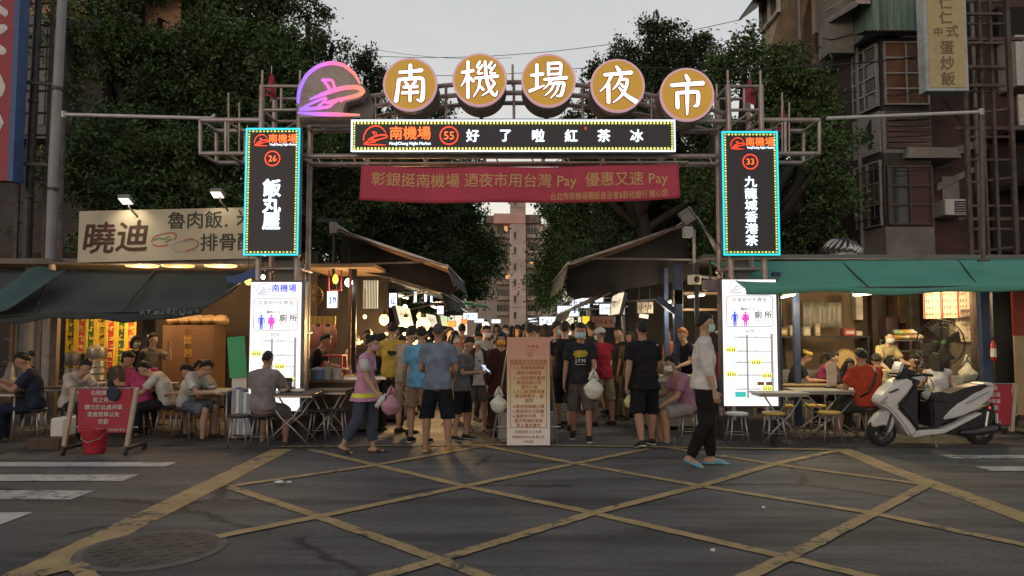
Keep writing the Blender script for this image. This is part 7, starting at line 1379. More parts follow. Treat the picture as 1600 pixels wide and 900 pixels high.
# shelves and goods
t = thing('wall_shelf', 'long dark shelf with food boxes behind the headband woman', 'shelf', (W(1288, 520, 14.2).x, 14.2, 0)); w_ = W(1360, 520, 14.2).x - t.location.x; zz = W(0, 525, 14.2).z; a = MB(); a.box(-w_, w_, 0, .4, zz - .03, zz); a.build('board', DARKST, t); a = MB(); a.box(-w_, w_, 0, .4, 0, .9); a.build('cupboard', INOX, t); a = MB(); [a.box(x_ - .02, x_ + .02, .02, .38, .9, zz - .03) for x_ in (-w_ + .03, w_ - .03)]; a.build('bracket', DARKST, t)
for i, (px, w2_, h2_, c_, lb) in enumerate(((1224, .22, .16, (.34, .18, .06), 'brown carton at the left end of the dark wall shelf'), (1241, .12, .2, (.5, .42, .3), 'cream tub on the dark wall shelf next to the brown carton'), (1263, .14, .18, (.5, .45, .36), 'pale tin with a dark dial on the wall shelf'), (1280, .10, .24, (.45, .36, .24), 'tall cream carton on the wall shelf'), (1330, .22, .14, (.42, .08, .09), 'red patterned food bag on the wall shelf'), (1345, .12, .10, (.5, .46, .4), 'small white tub at the right end of the wall shelf'))):
    c = W(px, 520, 14.2); t = thing('food_box', lb, 'box', (c.x, 14.35, zz)); a = MB(); a.box(-w2_ / 2, w2_ / 2, -.1, .1, 0, h2_); a.build('carton', mat('carton_%d' % i, c_, .7, 0, .1, 6), t, bevel=.015); a = MB(); a.box(-w2_ * .35, w2_ * .35, -.103, -.1005, h2_ * .3, h2_ * .7); a.build('sticker', PAPER, t)
t = thing('plastic_curtain', 'cloudy plastic curtain hanging over the wall shelf', 'curtain', (W(1285, 500, 14.4).x, 14.4, 0)); cloth_sheet('sheet', mat('cloudy_plastic', (.26, .24, .19), .3, 0, .25, 6, .4, 12), t, lambda u, v: Vector(((u - .5) * .75, .03 * math.sin(u * 25), 2.2 - v * .5)), 40, 4)
t = thing('rack_shelf', 'steel rack stacked with plastic wrapped goods left of the fan', 'rack', (W(1417, 560, 13.6).x, 13.6, 0)); a = MB(); [a.box(-.28, .28, 0, .4, z_, z_ + .02) for z_ in (.5, .8, 1.05, 1.25, 1.45)]; a.build('shelf_boards', INOX, t); [(lambda a: (a.cbox((x_, y_, .74), (.03, .03, 1.48)), a.build('leg', INOX, t)))(MB()) for x_ in (-.28, .28) for y_ in (.01, .39)]
for i in range(7):
    a = MB(); c_ = [(.55, .33, .05), (.5, .46, .36), (.42, .22, .14), (.5, .45, .3), (.3, .42, .2), (.5, .30, .06), (.55, .5, .42)][i]; a.ball((0, 0, .05), (.12, .13, .055), 12, 8, lambda p: p + Vector(noise.noise_vector(p * 14 + Vector((i, 0, 0)))) * .02); o = a.build('wrapped_food', mat('wrapped_%d' % i, c_, .35, 0, .15, 10), None, True); o.location = (W(1404 + (i % 4) * 10, 515, 13.7).x, 13.75, 1.47 + .085 * (i // 4)); tag(o, ['yellow', 'white', 'brownish', 'cream', 'greenish', 'orange', 'pale'][i] + ' plastic wrapped food pack on top of the steel rack', 'food pack', 'wrapped food packs on the rack')
t = thing('round_tray', 'round bamboo tray leaning behind the magenta top woman', 'tray', W(1321, 562, 13.5)); a = MB(); a.lathe([(.001, 0), (.18, 0), (.195, -.03), (.2, -.03), (.2, .01), (.001, .012)], 28, (0, 0, 0), Vector((0, 1, 0))); a.build('weave', mat('bamboo_weave', (.42, .29, .12), .7, 0, .2, 20), t, True, auto=40); a = MB(); a.box(-.02, .02, .012, .03, -.9, 0); a.build('prop', DARKW, t)
t = thing('partition', 'cream upright table partition in front of the long haired girl', 'partition', (W(1300, 600, 11.6).x, 11.6, .74)); a = MB(); a.box(-.075, .075, 0, .02, 0, .40); a.build('panel', mat('cream_partition', (.5, .45, .36), .7), t); a = MB(); a.box(-.09, .09, -.04, .06, 0, .02); a.build('foot', DARKST, t)
TR = [table('pale folding table on the right where the big man sits', W(1292, 612, 11.35).x, 11.4, 1.1, .6, TABW, .74), table('pale folding table in front of the right map sign', W(1215, 612, 11.0).x, 10.98, .75, .5, TABW, .735), table('dark table behind the scooter with the long haired woman', W(1440, 600, 12.2).x, 12.2, .9, .55, TABD, .74, 0, False), table('brown table where the headband woman eats', W(1255, 600, 12.6).x, 12.5, .9, .5, mat('brown_table', (.25, .17, .09), .6), .74, 0, False)]
YS = stool_proto(YSEAT, .44, 'yellow stool')
for i, (px, y, lb, kind) in enumerate(((1207, 10.75, 'yellow topped stool nearest the foot of the right map sign', 0), (1293, 10.85, 'yellow topped stool left of the big man in orange red', 0), (1272, 11.8, 'yellow topped stool pushed under the pale folding table', 0), (1222, 11.8, 'yellow topped stool in the shade behind the front folding table', 0), (1356, 11.1, 'stool under the big man in orange red', 1), (1466, 11.9, 'stool under the long haired woman in white', 1), (1316, 12.4, 'stool under the girl behind the partition', 1), (1422, 12.5, 'stool under the man with glasses', 1), (1238, 13.0, 'stool under the headband woman', 1), (1280, 12.9, 'stool under the woman in magenta', 1), (1372, 12.1, 'stool under the diner in the cream shirt', 1), (1446, 12.7, 'stool under the diner in black', 1), (1074, 10.95, 'stool under the seated man in purple', 1))):
    o = (YS if i == 0 else dup(YS, (0, 0, 0))) if kind == 0 else dup(ST, (0, 0, 0)); o.location = (W(px, 560, y).x, y, .02); o['label'] = lb; o['group'] = 'yellow stools at the right stall' if kind == 0 else 'dark stools at the right stall'
WSM = mat('white_stool_seat', (.5, .48, .43), .5); o = stool_proto(WSM, .45, 'white topped stool between the white shirted man and the map sign'); o.location = (W(1148, 560, 10.8).x, 10.75, 0)
t = thing('partition_box', 'cream tissue box on the table behind the scooter', 'box', (W(1492, 600, 12.1).x, 12.1, .74)); a = MB(); a.box(-.1, .1, -.06, .06, 0, .16); a.build('carton', _mats['cream_partition'], t, bevel=.01)
a = MB(); a.ball((0, 0, .1), (.02, .02, .02)); carrier_bag('white knotted plastic bag on the steel ledge right of the fan', W(1511, 556, 13.5), BAGW, 1.3)
box_thing('steel_ledge', 'steel ledge carrying the white knotted bag', 'ledge', INOX, W(1480, 590, 13.5).x, W(1532, 590, 13.5).x, 13.3, 13.8, .0, W(0, 596, 13.4).z)
c = W(1549, 548, 12.2); t = thing('fire_extinguisher', 'red fire extinguisher with white label hung on the blue door post', 'extinguisher', (c.x, 12.15, c.z)); a = MB(); a.lathe([(.001, -.17), (.04, -.16), (.043, .1), (.025, .15), (.02, .18)], 16); a.build('cylinder', mat('red_enamel', (.4, .03, .02), .35), t, True); a = MB(); a.lathe([(.0435, -.10), (.0436, .04)], 16, cap=False); a.build('label_band', RUB, t, True); a = MB(); a.cbox((0, 0, .2), (.05, .03, .05)); a.tube([(.02, 0, .2), (.09, 0, .1), (.07, 0, -.08)], .01, 6); a.build('valve_hose', BLACKP, t)
notice_stand('red notice board standing behind the white scooter', (1502, 601, 1580, 664), 11.4, ['此處為紅線', '嚴禁停車區域', '違者拖吊停車', '請以免受罰'], '南機場 敬告', False)
# ================================================================== stalls along the alley
BROWNC = mat('brown_awning_canvas', (.14, .075, .045), .8, 0, .25, 1.5, .2, 12, dirt=(.06, .04, .03), dscale=1.5); GREYC = mat('grey_awning_valance', (.10, .105, .10), .8, 0, .2, 2); MAROON = mat('maroon_awning_canvas', (.15, .05, .035), .8, 0, .2, 2)
GREENC = mat('green_awning_canvas', (.02, .25, .10), .7, 0, .1, 2); TEAL2 = mat('teal_awning_canvas', (.03, .22, .20), .7, 0, .1, 2)
def side_awning(label, X0, z0, X1, z1, Y0, Y1, m, vm, drop=.28, bar=True):
    """a retractable awning sloping from the stall roof (X0, z0) towards the alley (X1, z1)"""
    t = thing('awning', label, 'awning', (X0, Y0, 0), 0, 'awnings along the alley'); sg = 1 if X1 > X0 else -1
    def f(u, v): return Vector(((X1 - X0) * u, (Y1 - Y0) * v + .04 * math.sin(v * 9), lerp(z0, z1, u) - .05 * math.sin(math.pi * u) * (1 + .4 * math.sin(v * 14)) - .03 * (math.sin(v * math.pi * 4) ** 2) * u))
    cloth_sheet('canvas', m, t, f, 14, 24)
    cloth_sheet('valance', vm, t, lambda u, v: f(1, v) + Vector((sg * .10 * u, 0, -drop * u + .02 * math.sin(v * 40) * u)), 4, 30)
    a = MB(); a.tube([f(1, 0), f(1, 1)], .03, 8); a.tube([f(0, 0) + Vector((0, 0, .03)), f(0, 1) + Vector((0, 0, .03))], .05, 8)
    for v in (.02, .98): a.beam(f(.02, v) - Vector((0, 0, .03)), f(1, v) - Vector((0, 0, .01)), .06, .05)
    for v in (.02, .98): a.tube([Vector((0, (Y1 - Y0) * v, z0 - .7)), f(.8, v) - Vector((0, 0, .03))], .018, 6)
    a.build('frame', STEEL if bar else DARKST, t); return t
side_awning('brown awning with a lit underside at the front of the alley on the left', -3.2, 3.5, -1.15, 2.78, 13, 17.5, BROWNC, GREYC, .3)
side_awning('lower grey awning on the left of the alley with drooping valance', -3.0, 2.9, -1.5, 2.45, 15.5, 20.5, GREYC, GREYC, .3)
side_awning('brown awning deeper on the left of the alley', -3.4, 3.3, -1.6, 2.6, 19, 25, BROWNC, GREYC, .25)
side_awning('small green awning far down the left of the alley', -2.9, 3.0, -.95, 2.62, 27, 30, GREENC, GREENC, .1)
side_awning('big dark brown awning at the front of the alley on the right', 3.2, 3.6, 1.0, 2.83, 13, 17.5, BROWNC, GREYC, .42)
side_awning('low maroon awning on the right of the alley over the lit signs', 2.9, 2.95, 1.15, 2.05, 14.2, 18.5, MAROON, GREYC, .2)
side_awning('dark awning deeper on the right of the alley', 3.3, 3.2, 1.6, 2.5, 20, 26, BROWNC, GREYC, .3)
side_awning('small teal awning far down the right of the alley', 2.2, 2.5, .7, 2.15, 33, 37, TEAL2, TEAL2, .1)
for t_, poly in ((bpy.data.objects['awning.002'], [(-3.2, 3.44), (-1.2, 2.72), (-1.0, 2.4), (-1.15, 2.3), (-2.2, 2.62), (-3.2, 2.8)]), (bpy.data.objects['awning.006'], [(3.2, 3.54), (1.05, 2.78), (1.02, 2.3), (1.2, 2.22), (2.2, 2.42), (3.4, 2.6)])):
    a = MB(); a.prism([(p_[0] - t_.location.x, p_[1]) for p_ in poly], .75, .765); a.build('dark_awning_sheet', mat('awning_inside_shade', (.02, .017, .015), .9, 0, .3, 2), t_)  # dark sheet put in for the dim inside under the awning
t = thing('roof_bracket', 'grey camera box and bracket at the corner of the left alley awning', 'bracket', W(522, 355, 12.9)); a = MB(); a.box(-.06, .06, -.1, .1, -.12, .08); a.build('box', STEEL, t, bevel=.01); a = MB(); a.beam((-.3, 0, .12), (.25, 0, .12), .06); a.tube([(0, 0, -.1), (0, 0, -.9)], .03, 8); a.build('pole', DARKST, t)
t = thing('roof_bracket', 'white junction box and drain pipe at the corner of the right alley awning', 'bracket', W(1074, 363, 12.8)); a = MB(); a.box(-.07, .08, -.1, .1, -.09, .09); a.build('box', WHITEP, t, bevel=.01); a = MB(); a.tube([(.12, .05, .05), (.13, .05, -.75), (.6, .05, -.8)], .035, 8); a.beam((-.1, 0, .22), (.1, 0, .35), .1, .25); a.build('pipe', STEEL, t)
for sx, lb in ((-1, 'left'), (1, 'right')):
    x = sx * 3.2
    box_thing('row_roof', 'dark tin roof over the %s row of alley stalls' % lb, 'roof', _mats['dark_tin_sheet'], min(x, sx * 7), max(x, sx * 7), 15.3, 60, 3.0, 3.06, 'sheet')
    box_thing('row_back_wall', 'dark back wall of the %s row of alley stalls' % lb, 'wall', DWALL, min(sx * 5.0, sx * 5.1), max(sx * 5.0, sx * 5.1), 15.3, 60, 0, 2.98)
box_thing('corner_canopy', 'plywood canopy lit from below at the left corner of the alley', 'canopy', mat('lit_plywood', (.40, .26, .13), .8, 0, .2, 3), W(470, 410, 12.6).x, W(585, 410, 12.6).x, 12.6, 14.6, 2.72, 2.78)
box_thing('corner_back_wall', 'dark back wall of the left corner food stall', 'wall', DWALL, -4.0, -2.5, 14.9, 15.0, 0, 2.7)
box_thing('corner_back_wall', 'dark back wall of the right corner food stall', 'wall', DWALL, 2.4, 4.6, 15.2, 15.3, 0, 2.98)
for px, Y, m_, w_, lb in ((466, 11.9, mat('red_brown_post', (.14, .05, .035), .7, 0, .3, 6), .10, 'red brown post just right of the left map sign'), (552, 13.0, BLACKP, .08, 'black post under the white bulb on the left'), (546, 12.9, WOOD, .05, 'thin wooden post beside the black post on the left'), (1061, 12.9, BLUEP, .15, 'thick blue post at the front of the right alley stalls'), (1042, 13.6, BLUEP, .08, 'thin blue post deeper in the right alley stalls'), (975, 15.5, STEEL, .09, 'grey steel post in the middle of the right alley stalls'), (1090, 12.6, DARKST, .07, 'dark post behind the white shirted man')):
    c = W(px, 520, Y); box_thing('stall_post', lb, 'post', m_, c.x - w_ / 2, c.x + w_ / 2, Y, Y + w_, 0, 2.8, 'post', .006)
c = W(1050, 460, 12.9); t = thing('diagonal_brace', 'blue diagonal brace on top of the thick blue post', 'brace', (0, 0, 0)); a = MB(); a.beam(W(1027, 466, 13.0), W(1058, 490, 13.0), .10); a.build('beam', BLUEP, t)
# counters with goods
FRW = mat('pale_counter_front', (.30, .27, .23), .6, 0, .12, 2, dirt=(.15, .12, .09)); FRR = mat('red_counter_front', (.25, .04, .03), .6, 0, .15, 2); FRD = mat('dark_counter_front', (.06, .05, .045), .7, 0, .2, 2)
counter('wood topped food counter behind the pink vested woman', -3.55, -2.15, 11.95, 12.7, .84, DARKW, WOOD)
counter('dark counter under the glowing bulbs on the left', -2.9, -1.95, 13.3, 14.8, .86, FRD)
counter('red fronted counter further along the left stalls', -3.0, -1.9, 16, 18.4, .9, FRR); counter('pale counter deep on the left of the alley', -3.0, -1.9, 19.5, 23, .9, FRW); counter('far dark counter on the left of the alley', -3.0, -1.8, 25, 30, .9, FRD)
counter('pale steel counter behind the seated purple tee man', 2.25, 3.7, 12.3, 13.0, .82, FRW, TABW); counter('dark counter behind the crimson polo', 1.95, 2.9, 14.0, 15.4, .86, FRD); counter('pale counter further along the right stalls', 1.95, 3.0, 16.6, 19, .9, FRW); counter('red counter deep on the right of the alley', 1.95, 3.0, 20.5, 24, .9, FRR); counter('far pale counter on the right of the alley', 1.9, 3.0, 26, 31, .9, FRW)
FOODC = [(.42, .20, .06), (.35, .07, .03), (.48, .36, .12), (.10, .18, .04), (.50, .44, .34), (.22, .09, .04), (.44, .10, .05)]
rg = random.Random(11)
def tray(label, x, y, z, i):
    t = thing('food_tray', label, 'tray', (x, y, z)); a = MB(); a.box(-.15, .15, -.11, .11, 0, .008); [a.box(*q) for q in ((-.15, -.14, -.11, .11, .008, .05), (.14, .15, -.11, .11, .008, .05), (-.14, .14, -.11, -.10, .008, .05), (-.14, .14, .10, .11, .008, .05))]; a.build('pan', INOX, t)
    a = MB(); [a.ball((rg.uniform(-.1, .1), rg.uniform(-.07, .07), .045 + rg.uniform(0, .02)), (rg.uniform(.03, .05), rg.uniform(.025, .04), .025), 8, 6) for _ in range(12)]; a.build('food', mat('food_%d' % i, FOODC[i], .4, 0, .3, 20), t, True); return t
kinds = ['fried orange', 'dark red', 'yellow', 'green', 'pale', 'brown', 'glossy red']
n_ = 0
for (xa, xb, ya, yb, z, wh) in ((-3.4, -2.2, 12.1, 12.2, .84, 'on the wood topped counter'), (-2.8, -2.1, 13.4, 14.6, .86, 'on the dark counter under the bulbs'), (-2.8, -2.1, 16.3, 18, .9, 'on the red fronted counter'), (2.4, 3.4, 12.4, 12.6, .82, 'on the pale steel counter'), (2.1, 2.8, 14.2, 15.2, .86, 'on the counter behind the crimson polo'), (2.1, 2.8, 17, 18.6, .9, 'on the pale counter of the right stalls')):
    for k in range(4):
        i = (n_ * 3 + k) % 7; tray('tray of %s food, %s of four %s' % (kinds[i], ('first', 'second', 'third', 'fourth')[k], wh), lerp(xa, xb, k / 3 if xb - xa > .9 else (k % 2)), lerp(ya, yb, k / 3), z, i)
    n_ += 1
for i, (px, Y, r, h, c_, lb) in enumerate(((497, 12.0, .11, .16, (.16, .22, .36), 'blue tub with pink lids on the counter behind the folding tables'), (478, 12.0, .12, .14, (.45, .38, .06), 'yellow bowl on the counter right of the red brown post'), (512, 12.05, .09, .2, (.5, .46, .4), 'stack of cream cups on the counter behind the folding tables'), (527, 12.0, .08, .18, (.5, .47, .42), 'shorter stack of paper cups on the same counter'), (632, 14.0, .17, .26, None, 'steel soup pot under the biggest warm bulb'), (606, 13.8, .15, .22, None, 'steel soup pot left of the biggest warm bulb'), (1048, 12.8, .18, .24, None, 'steel soup pot on the right counter by the blue post'), (1022, 13.9, .14, .2, None, 'steel soup pot deeper on the right counters'))):
    pot(lb, W(px, 560, Y).x, Y, .845 if Y < 13 and px < 800 else (.865 if Y > 13.5 else .825), r, h, mat('tub_%d' % i, c_, .5, 0, .1) if c_ else None, c_ is None or i == 0, 'tub' if c_ else 'soup_pot', 'tub' if c_ else 'pot')
SAUCE = [mat('sauce_%d' % i, c_, .25, 0, .1) for i, c_ in enumerate(((.20, .04, .02), (.35, .22, .05), (.06, .03, .02), (.45, .42, .36)))]
def bottle(i):
    t = thing('sauce_bottle', 'small sauce bottle standing on a food counter', 'bottle', (0, 0, 0), 0, 'sauce bottles on the counters'); a = MB(); a.lathe([(.001, 0), (.032, 0), (.034, .11), (.014, .16), (.014, .18)], 12); a.build('bottle_body', SAUCE[i], t, True); a = MB(); a.lathe([(.016, .18), (.016, .205), (.001, .207)], 10); a.build('cap', (RC_, RUB)[i % 2], t, True); return t
RC_ = mat('red_cap', (.4, .03, .03), .5); bp = [bottle(i) for i in range(4)]; nb_ = 0
for (xa, xb, y, z) in ((-3.45, -2.3, 12.55, .84), (-2.85, -2.0, 14.7, .86), (2.35, 3.6, 12.9, .82), (2.0, 2.8, 15.3, .86), (-2.9, -2.0, 18.2, .9), (2.0, 2.9, 18.85, .9)):
    for k in range(6):
        o = bp[nb_] if nb_ < 4 else dup(bp[rg.randrange(4)], (0, 0, 0)); o.location = (lerp(xa, xb, k / 5) + rg.uniform(-.05, .05), y + rg.uniform(-.06, .04), z); nb_ += 1
for i in range(14):
    c = W(556 + i * 9.5, 528 + 7 * math.sin(i * 2.1), 13.2 + i * .12); a = MB(); a.ball((0, 0, 0), .016 + .008 * (i % 3), 8, 6); o = a.build('string_bulb', WARMB); o.location = c; tag(o, 'tiny warm bulb of the light string over the left stalls', 'bulb', 'string of tiny bulbs over the left stalls')
a = MB(); a.tube([W(550 + i * 9.5, 524 + 7 * math.sin((i - .5) * 2.1), 13.15 + i * .12) for i in range(15)], .004, 4); tag(a.build('light_string', BLACKP), 'thin black cord of the tiny bulb string on the left', 'cord')
# hanging pink and orange bags, red chair, small things on the left corner stall
for i, px in enumerate((488, 496, 504, 512, 520)):
    c = W(px, 512 + (i % 2) * 4, 12.9); t = thing('hanging_bags', ('pale orange', 'pink', 'coral', 'peach', 'salmon')[i] + ' bundle of plastic bags hung over the left food counter', 'bag bundle', c, 0, 'plastic bag bundles over the left counter'); a = MB()
    for k in range(3): a.tube([(-.03 + k * .03, 0, .06), (-.04 + k * .04, 0, -.1), (-.05 + k * .05, .02, -.32 - .04 * (k % 2))], [(.012, .01), (.03, .014), (.035, .01)], 6)
    a.build('bags', mat('bag_%d' % i, [(.5, .26, .12), (.5, .22, .2), (.52, .2, .12), (.5, .3, .18), (.5, .22, .14)][i], .5, 0, .15, 12), t, True); a = MB(); a.tube([(0, 0, .05), (0, 0, .3)], .005, 4); a.build('string', BLACKP, t)
box_thing('hanging_rail', 'yellow cloth rail above the hanging plastic bags', 'rail', mat('dull_yellow', (.40, .30, .06), .7, 0, .2, 6), W(485, 502, 13.0).x, W(524, 502, 13.0).x, 13.0, 13.05, W(0, 506, 13).z, W(0, 494, 13).z)
t = thing('red_chair', 'red plastic chair stacked upside down on the left counter', 'chair', (W(521, 560, 12.3).x, 12.35, .845)); RC = mat('red_chair_plastic', (.36, .03, .05), .5, 0, .1, 4); a = MB(); a.box(-.17, .17, -.17, .17, .36, .39); a.build('seat', RC, t, bevel=.01)
for sx in (-1, 1):
    for sy in (-1, 1): a = MB(); a.beam((sx * .15, sy * .15, .36), (sx * .17, sy * .17, 0), .035); a.build('leg', RC, t)
a = MB(); a.lathe([(.17 , -.01), (.185, 0), (.17, .01)], 24, (0, 0, 0), Vector((0, 1, 0)), False); [a.tube([(0, 0, 0), (math.cos(k) * .17, 0, math.sin(k) * .17)], .004, 4) for k in np.arange(0, 6.28, .35)]; o = a.build('wall_fan', mat('brass_fan', (.26, .17, .07), .4, .6), None); o.location = W(489, 462, 13.0); tag(o, 'small round wall fan right of the left map sign', 'fan')
# bulbs and lanterns
bulb('white globe bulb over the left corner stall', (545, 442), 13.0, WHITEB, .07, 12, (1, .93, .8)); bulb('small warm bulb on the left, beside the lit striped blind', (570, 495), 13.6, WARMB, .035, 3)
bulb('big warm bulb left of the lit price panel in the left stalls', (600, 500), 13.6, WARMB, .09, 85); bulb('warm bulb right of the lit price panel', (634, 504), 13.9, WARMB, .085, 70); bulb('biggest glowing warm bulb over the left food stall', (661, 508), 14.2, WARMB, .13, 130); bulb('small warm bulb above the biggest one', (656, 494), 14.3, WARMB, .06, 5); bulb('tiny white bulb deep in the left stalls', (633, 480), 16.5, WHITEB, .05, 8, (1, .93, .8)); bulb('tiny warm bulb far along the left stalls', (688, 520), 20, WARMB, .07, 14); bulb('white globe far along the left stalls', (759, 509), 27, WHITEB, .12, 25, (1, .93, .8))
t = thing('paper_lantern', 'orange paper lantern in a red frame at the left corner', 'lantern', W(524, 436, 12.9)); a = MB(); a.ball((0, 0, 0), (.05, .05, .085), 14, 10); a.build('shade', emit('orange_lantern', (1, .42, .04), 3), t, True); a = MB(); [a.tube([(x_, -.01, -.2), (x_, -.01, .15)], .012, 5) for x_ in (-.11, .11)]; a.tube([(-.11, -.01, -.2), (.11, -.01, -.2)], .012, 5); a.build('frame', mat('red_frame', (.3, .03, .03), .5), t); lamp('lantern_light', (0, -.1, -.1), 3, (1, .5, .15), .06, t)
# lit signs on the left
SIGNS = [((511, 455, 527, 481), 13.2, SIGNW, '飲料', 'blue white lit sign box under the orange lantern'), ((608, 458, 620, 480), 15.5, SIGNW, '麵', 'narrow blue white lit sign at the left stalls'), ((683, 478, 693, 491), 20, SIGNW, '', 'small blue white lit sign deep on the left'), ((724, 489, 746, 500), 29, SIGNW, '小吃', 'blue lit sign under the small green awning'), ((741, 498, 756, 504), 31, SIGNW, '', 'white lit sign below the blue one far on the left'), ((768, 499, 782, 505), 36, SIGNW, '', 'tiny white lit sign at the far left end of the alley'),
         ((697, 502, 712, 510), 22, emit('orange_sign', (1, .35, .06), 1.2), '', 'orange lit stall sign deep on the left'), ((721, 499, 730, 506), 25, emit('orange_sign2', (1, .25, .05), 1.2), '', 'small orange red lit sign left of the alley centre'),
         ((871, 478, 903, 494), 19, SIGNW, '魷魚羹', 'wide white lit sign on the right of the alley'), ((884, 487, 905, 495), 20, SIGNW, '', 'low white lit sign behind the wide white one'), ((894, 466, 921, 481), 21, SIGNW, '臭豆腐', 'white lit sign half hidden under the maroon awning'), ((937, 475, 976, 491), 15.5, SIGNW, '滷肉飯 肉羹', 'large blue white lit menu sign over the crimson polo'), ((930, 465, 943, 476), 18, SIGNW, '麵', 'small lit sign above the large menu sign'), ((843, 495, 868, 508), 27, SIGNW, '鹽酥雞', 'white lit sign far on the right behind the notice sign'), ((825, 497, 840, 503), 34, SIGNW, '', 'tiny white lit sign at the end of the alley'), ((910, 494, 921, 506), 17, SIGNY, '', 'yellow lit sign panel behind the right crowd'), ((903, 495, 908, 505), 17.2, SIGNWW, '', 'cream lit sign panel left of the yellow one'), ((872, 502, 886, 508), 25, emit('lime_sign', (.7, .9, .25), .8), '', 'lime tinted lit sign far on the right'), ((953, 490, 961, 504), 16.5, SIGNW, '麵', 'narrow white lit sign behind the steel post')]
for px, Y, m_, tx, lb in SIGNS: lit_sign(lb, px, Y, m_, tx, BLP if m_ is SIGNW else GRL)
lit_sign('brown lit sign with dark characters right of the crimson polo', (925, 494, 960, 511), 14.6, mat('brown_sign_face', (.20, .10, .07), .6, 0, .1), '中華料理', INK); lit_sign('cream paper menu sign hung by the right corner', (1052, 453, 1067, 475), 12.9, mat('cream_menu_sign', (.42, .36, .27), .7, 0, .1), '肉圓|四神湯|油飯', INK); lit_sign('tan hanging sign with characters in the right stalls', (996, 472, 1020, 489), 13.6, mat('tan_sign', (.36, .28, .18), .7, 0, .1), '古早味', INK); lit_sign('small cream lit sign under the tan hanging sign', (999, 491, 1013, 497), 13.4, SIGNWW, '', None, 'road', .05, 0, 8)
t = thing('lit_blind', 'glowing striped blind at the left corner stall', 'lit blind', W(579, 460, 13.6)); a = MB()
for k in range(9): a.box(-.13 + k * .029, -.11 + k * .029, -.005, .0, -.26, .26)
a.build('stripes', mat('brown_blind_stripes', (.14, .11, .06), .7), t); a = MB(); a.box(-.135, .135, .002, .02, -.26, .26); a.build('lit_sheet', emit('lit_blind', (1, .9, .60), .85), t)
# sloping lit price boards facing the alley
def side_sign(label, X, Y0, Y1, z0, z1, m, text, slope=.0, lean=.12):
    t = thing('lit_sign', label, 'lit sign', (X, (Y0 + Y1) / 2, (z0 + z1) / 2)); sg = 1 if X < 0 else -1; w = Y1 - Y0; h = z1 - z0
    Mt = Matrix.Rotation(R(90 if sg > 0 else -90), 4, 'Z') @ Matrix.Rotation(R(-14), 4, 'X'); a = MB(); a.M = Mt; a.box(-w / 2, w / 2, 0, .02, -h / 2, h / 2); a.build('lit_face', m, t); a = MB(); a.M = Mt; a.box(-w / 2 - .01, w / 2 + .01, .021, .09, -h / 2 - .01, h / 2 + .01); a.build('case', DARKST, t)
    if text: a = MB(); a.marks(len(text), Mt @ frame_at((0, 0, 0)), 0, 0, h * .5, len(label), w * .9); a.build('lettering', GRL, t)
side_sign('long lit price board facing the alley beside the big warm bulb', -2.05, 13.4, 15.1, 1.75, 2.1, SIGNWW, '蚵仔煎 臭臭鍋 大腸包小腸 炒米粉'); side_sign('second lit price board further along the left stalls', -1.95, 16.8, 19.2, 1.75, 2.05, SIGNWW, '烤玉米 烤魷魚 雞排'); side_sign('third lit board deep along the left stalls', -1.95, 20.5, 23.5, 1.8, 2.1, emit('greenish_lit_board', (.75, .9, .5), .7), ''); side_sign('lit price board facing the alley on the right stalls', 2.0, 13.6, 15.0, 1.95, 2.35, SIGNWW, '當歸鴨 藥燉排骨 麵線')
for i, (px, py, Y) in enumerate(((649, 464, 17), (665, 464, 18.5), (674, 465, 19.5))):
    c = W(px, py, Y); t = thing('fluorescent_lamp', 'upright bluish lamp tube, %s of three in the left stalls' % ('nearest', 'middle', 'farthest')[i], 'lamp', c); a = MB(); a.tube([(0, 0, -.13), (0, 0, .13)], .03, 8); a.build('tube', emit('bluish_tube', (.6, .8, 1), 1.5), t); a = MB(); [a.lathe([(.034, k - .02), (.034, k + .02)], 8) for k in (-.14, .14)]; a.build('cap', BLACKP, t)
tube_lamp('bright fluorescent lamp at the right corner stall', W(1076, 464, 12.6), W(1100, 461, 13.3), 22); tube_lamp('fluorescent lamp behind the thick blue post', W(1036, 476, 13.0), W(1048, 472, 13.6), 14, (1, .92, .75)); tube_lamp('fluorescent lamp deeper along the right row', (2.6, 17, 2.5), (2.6, 18.4, 2.5), 40, (1, .95, .85)); tube_lamp('fluorescent lamp deep along the right row', (2.6, 22, 2.5), (2.6, 23.4, 2.5), 45, (1, .95, .85)); tube_lamp('fluorescent lamp deep along the left row', (-2.6, 17, 2.45), (-2.6, 18.4, 2.45), 50, (1, .80, .5)); tube_lamp('far fluorescent lamp along the left row', (-2.6, 24, 2.45), (-2.6, 25.4, 2.45), 60, (1, .82, .55)); tube_lamp('far fluorescent lamp along the right row', (2.5, 29, 2.5), (2.5, 30.4, 2.5), 55, (1, .95, .85))
# tangle of goods at the right corner
t = thing('brown_shelf', 'wooden shelf with hanging strings behind the white shirted man', 'shelf', (W(1106, 470, 13.4).x, 13.4, 2.0)); a = MB(); a.box(-.42, .35, 0, .4, .0, .04); a.box(-.42, .35, 0, .4, .30, .34); a.build('boards', WOOD, t); a = MB(); [a.tube([(.2 + .02 * k, -.02, .3), (.18 + .03 * math.sin(k * 2), -.04, .1), (.22 + .02 * k, -.03, -.3 - .05 * (k % 3))], .006, 4) for k in range(7)]; a.build('strings', mat('straw_string', (.36, .25, .12), .8), t)
t = thing('grey_box', 'grey electrical box hanging left of the sea green awning', 'box', W(1110, 445, 11.9)); a = MB(); a.box(-.11, .12, -.08, .1, -.09, .08); a.build('box', mat('grey_box_paint', (.22, .20, .21), .6), t, bevel=.008); a = MB(); a.tube([(0, 0, .08), (0, 0, .4)], .015, 6); a.build('hanger', DARKST, t)
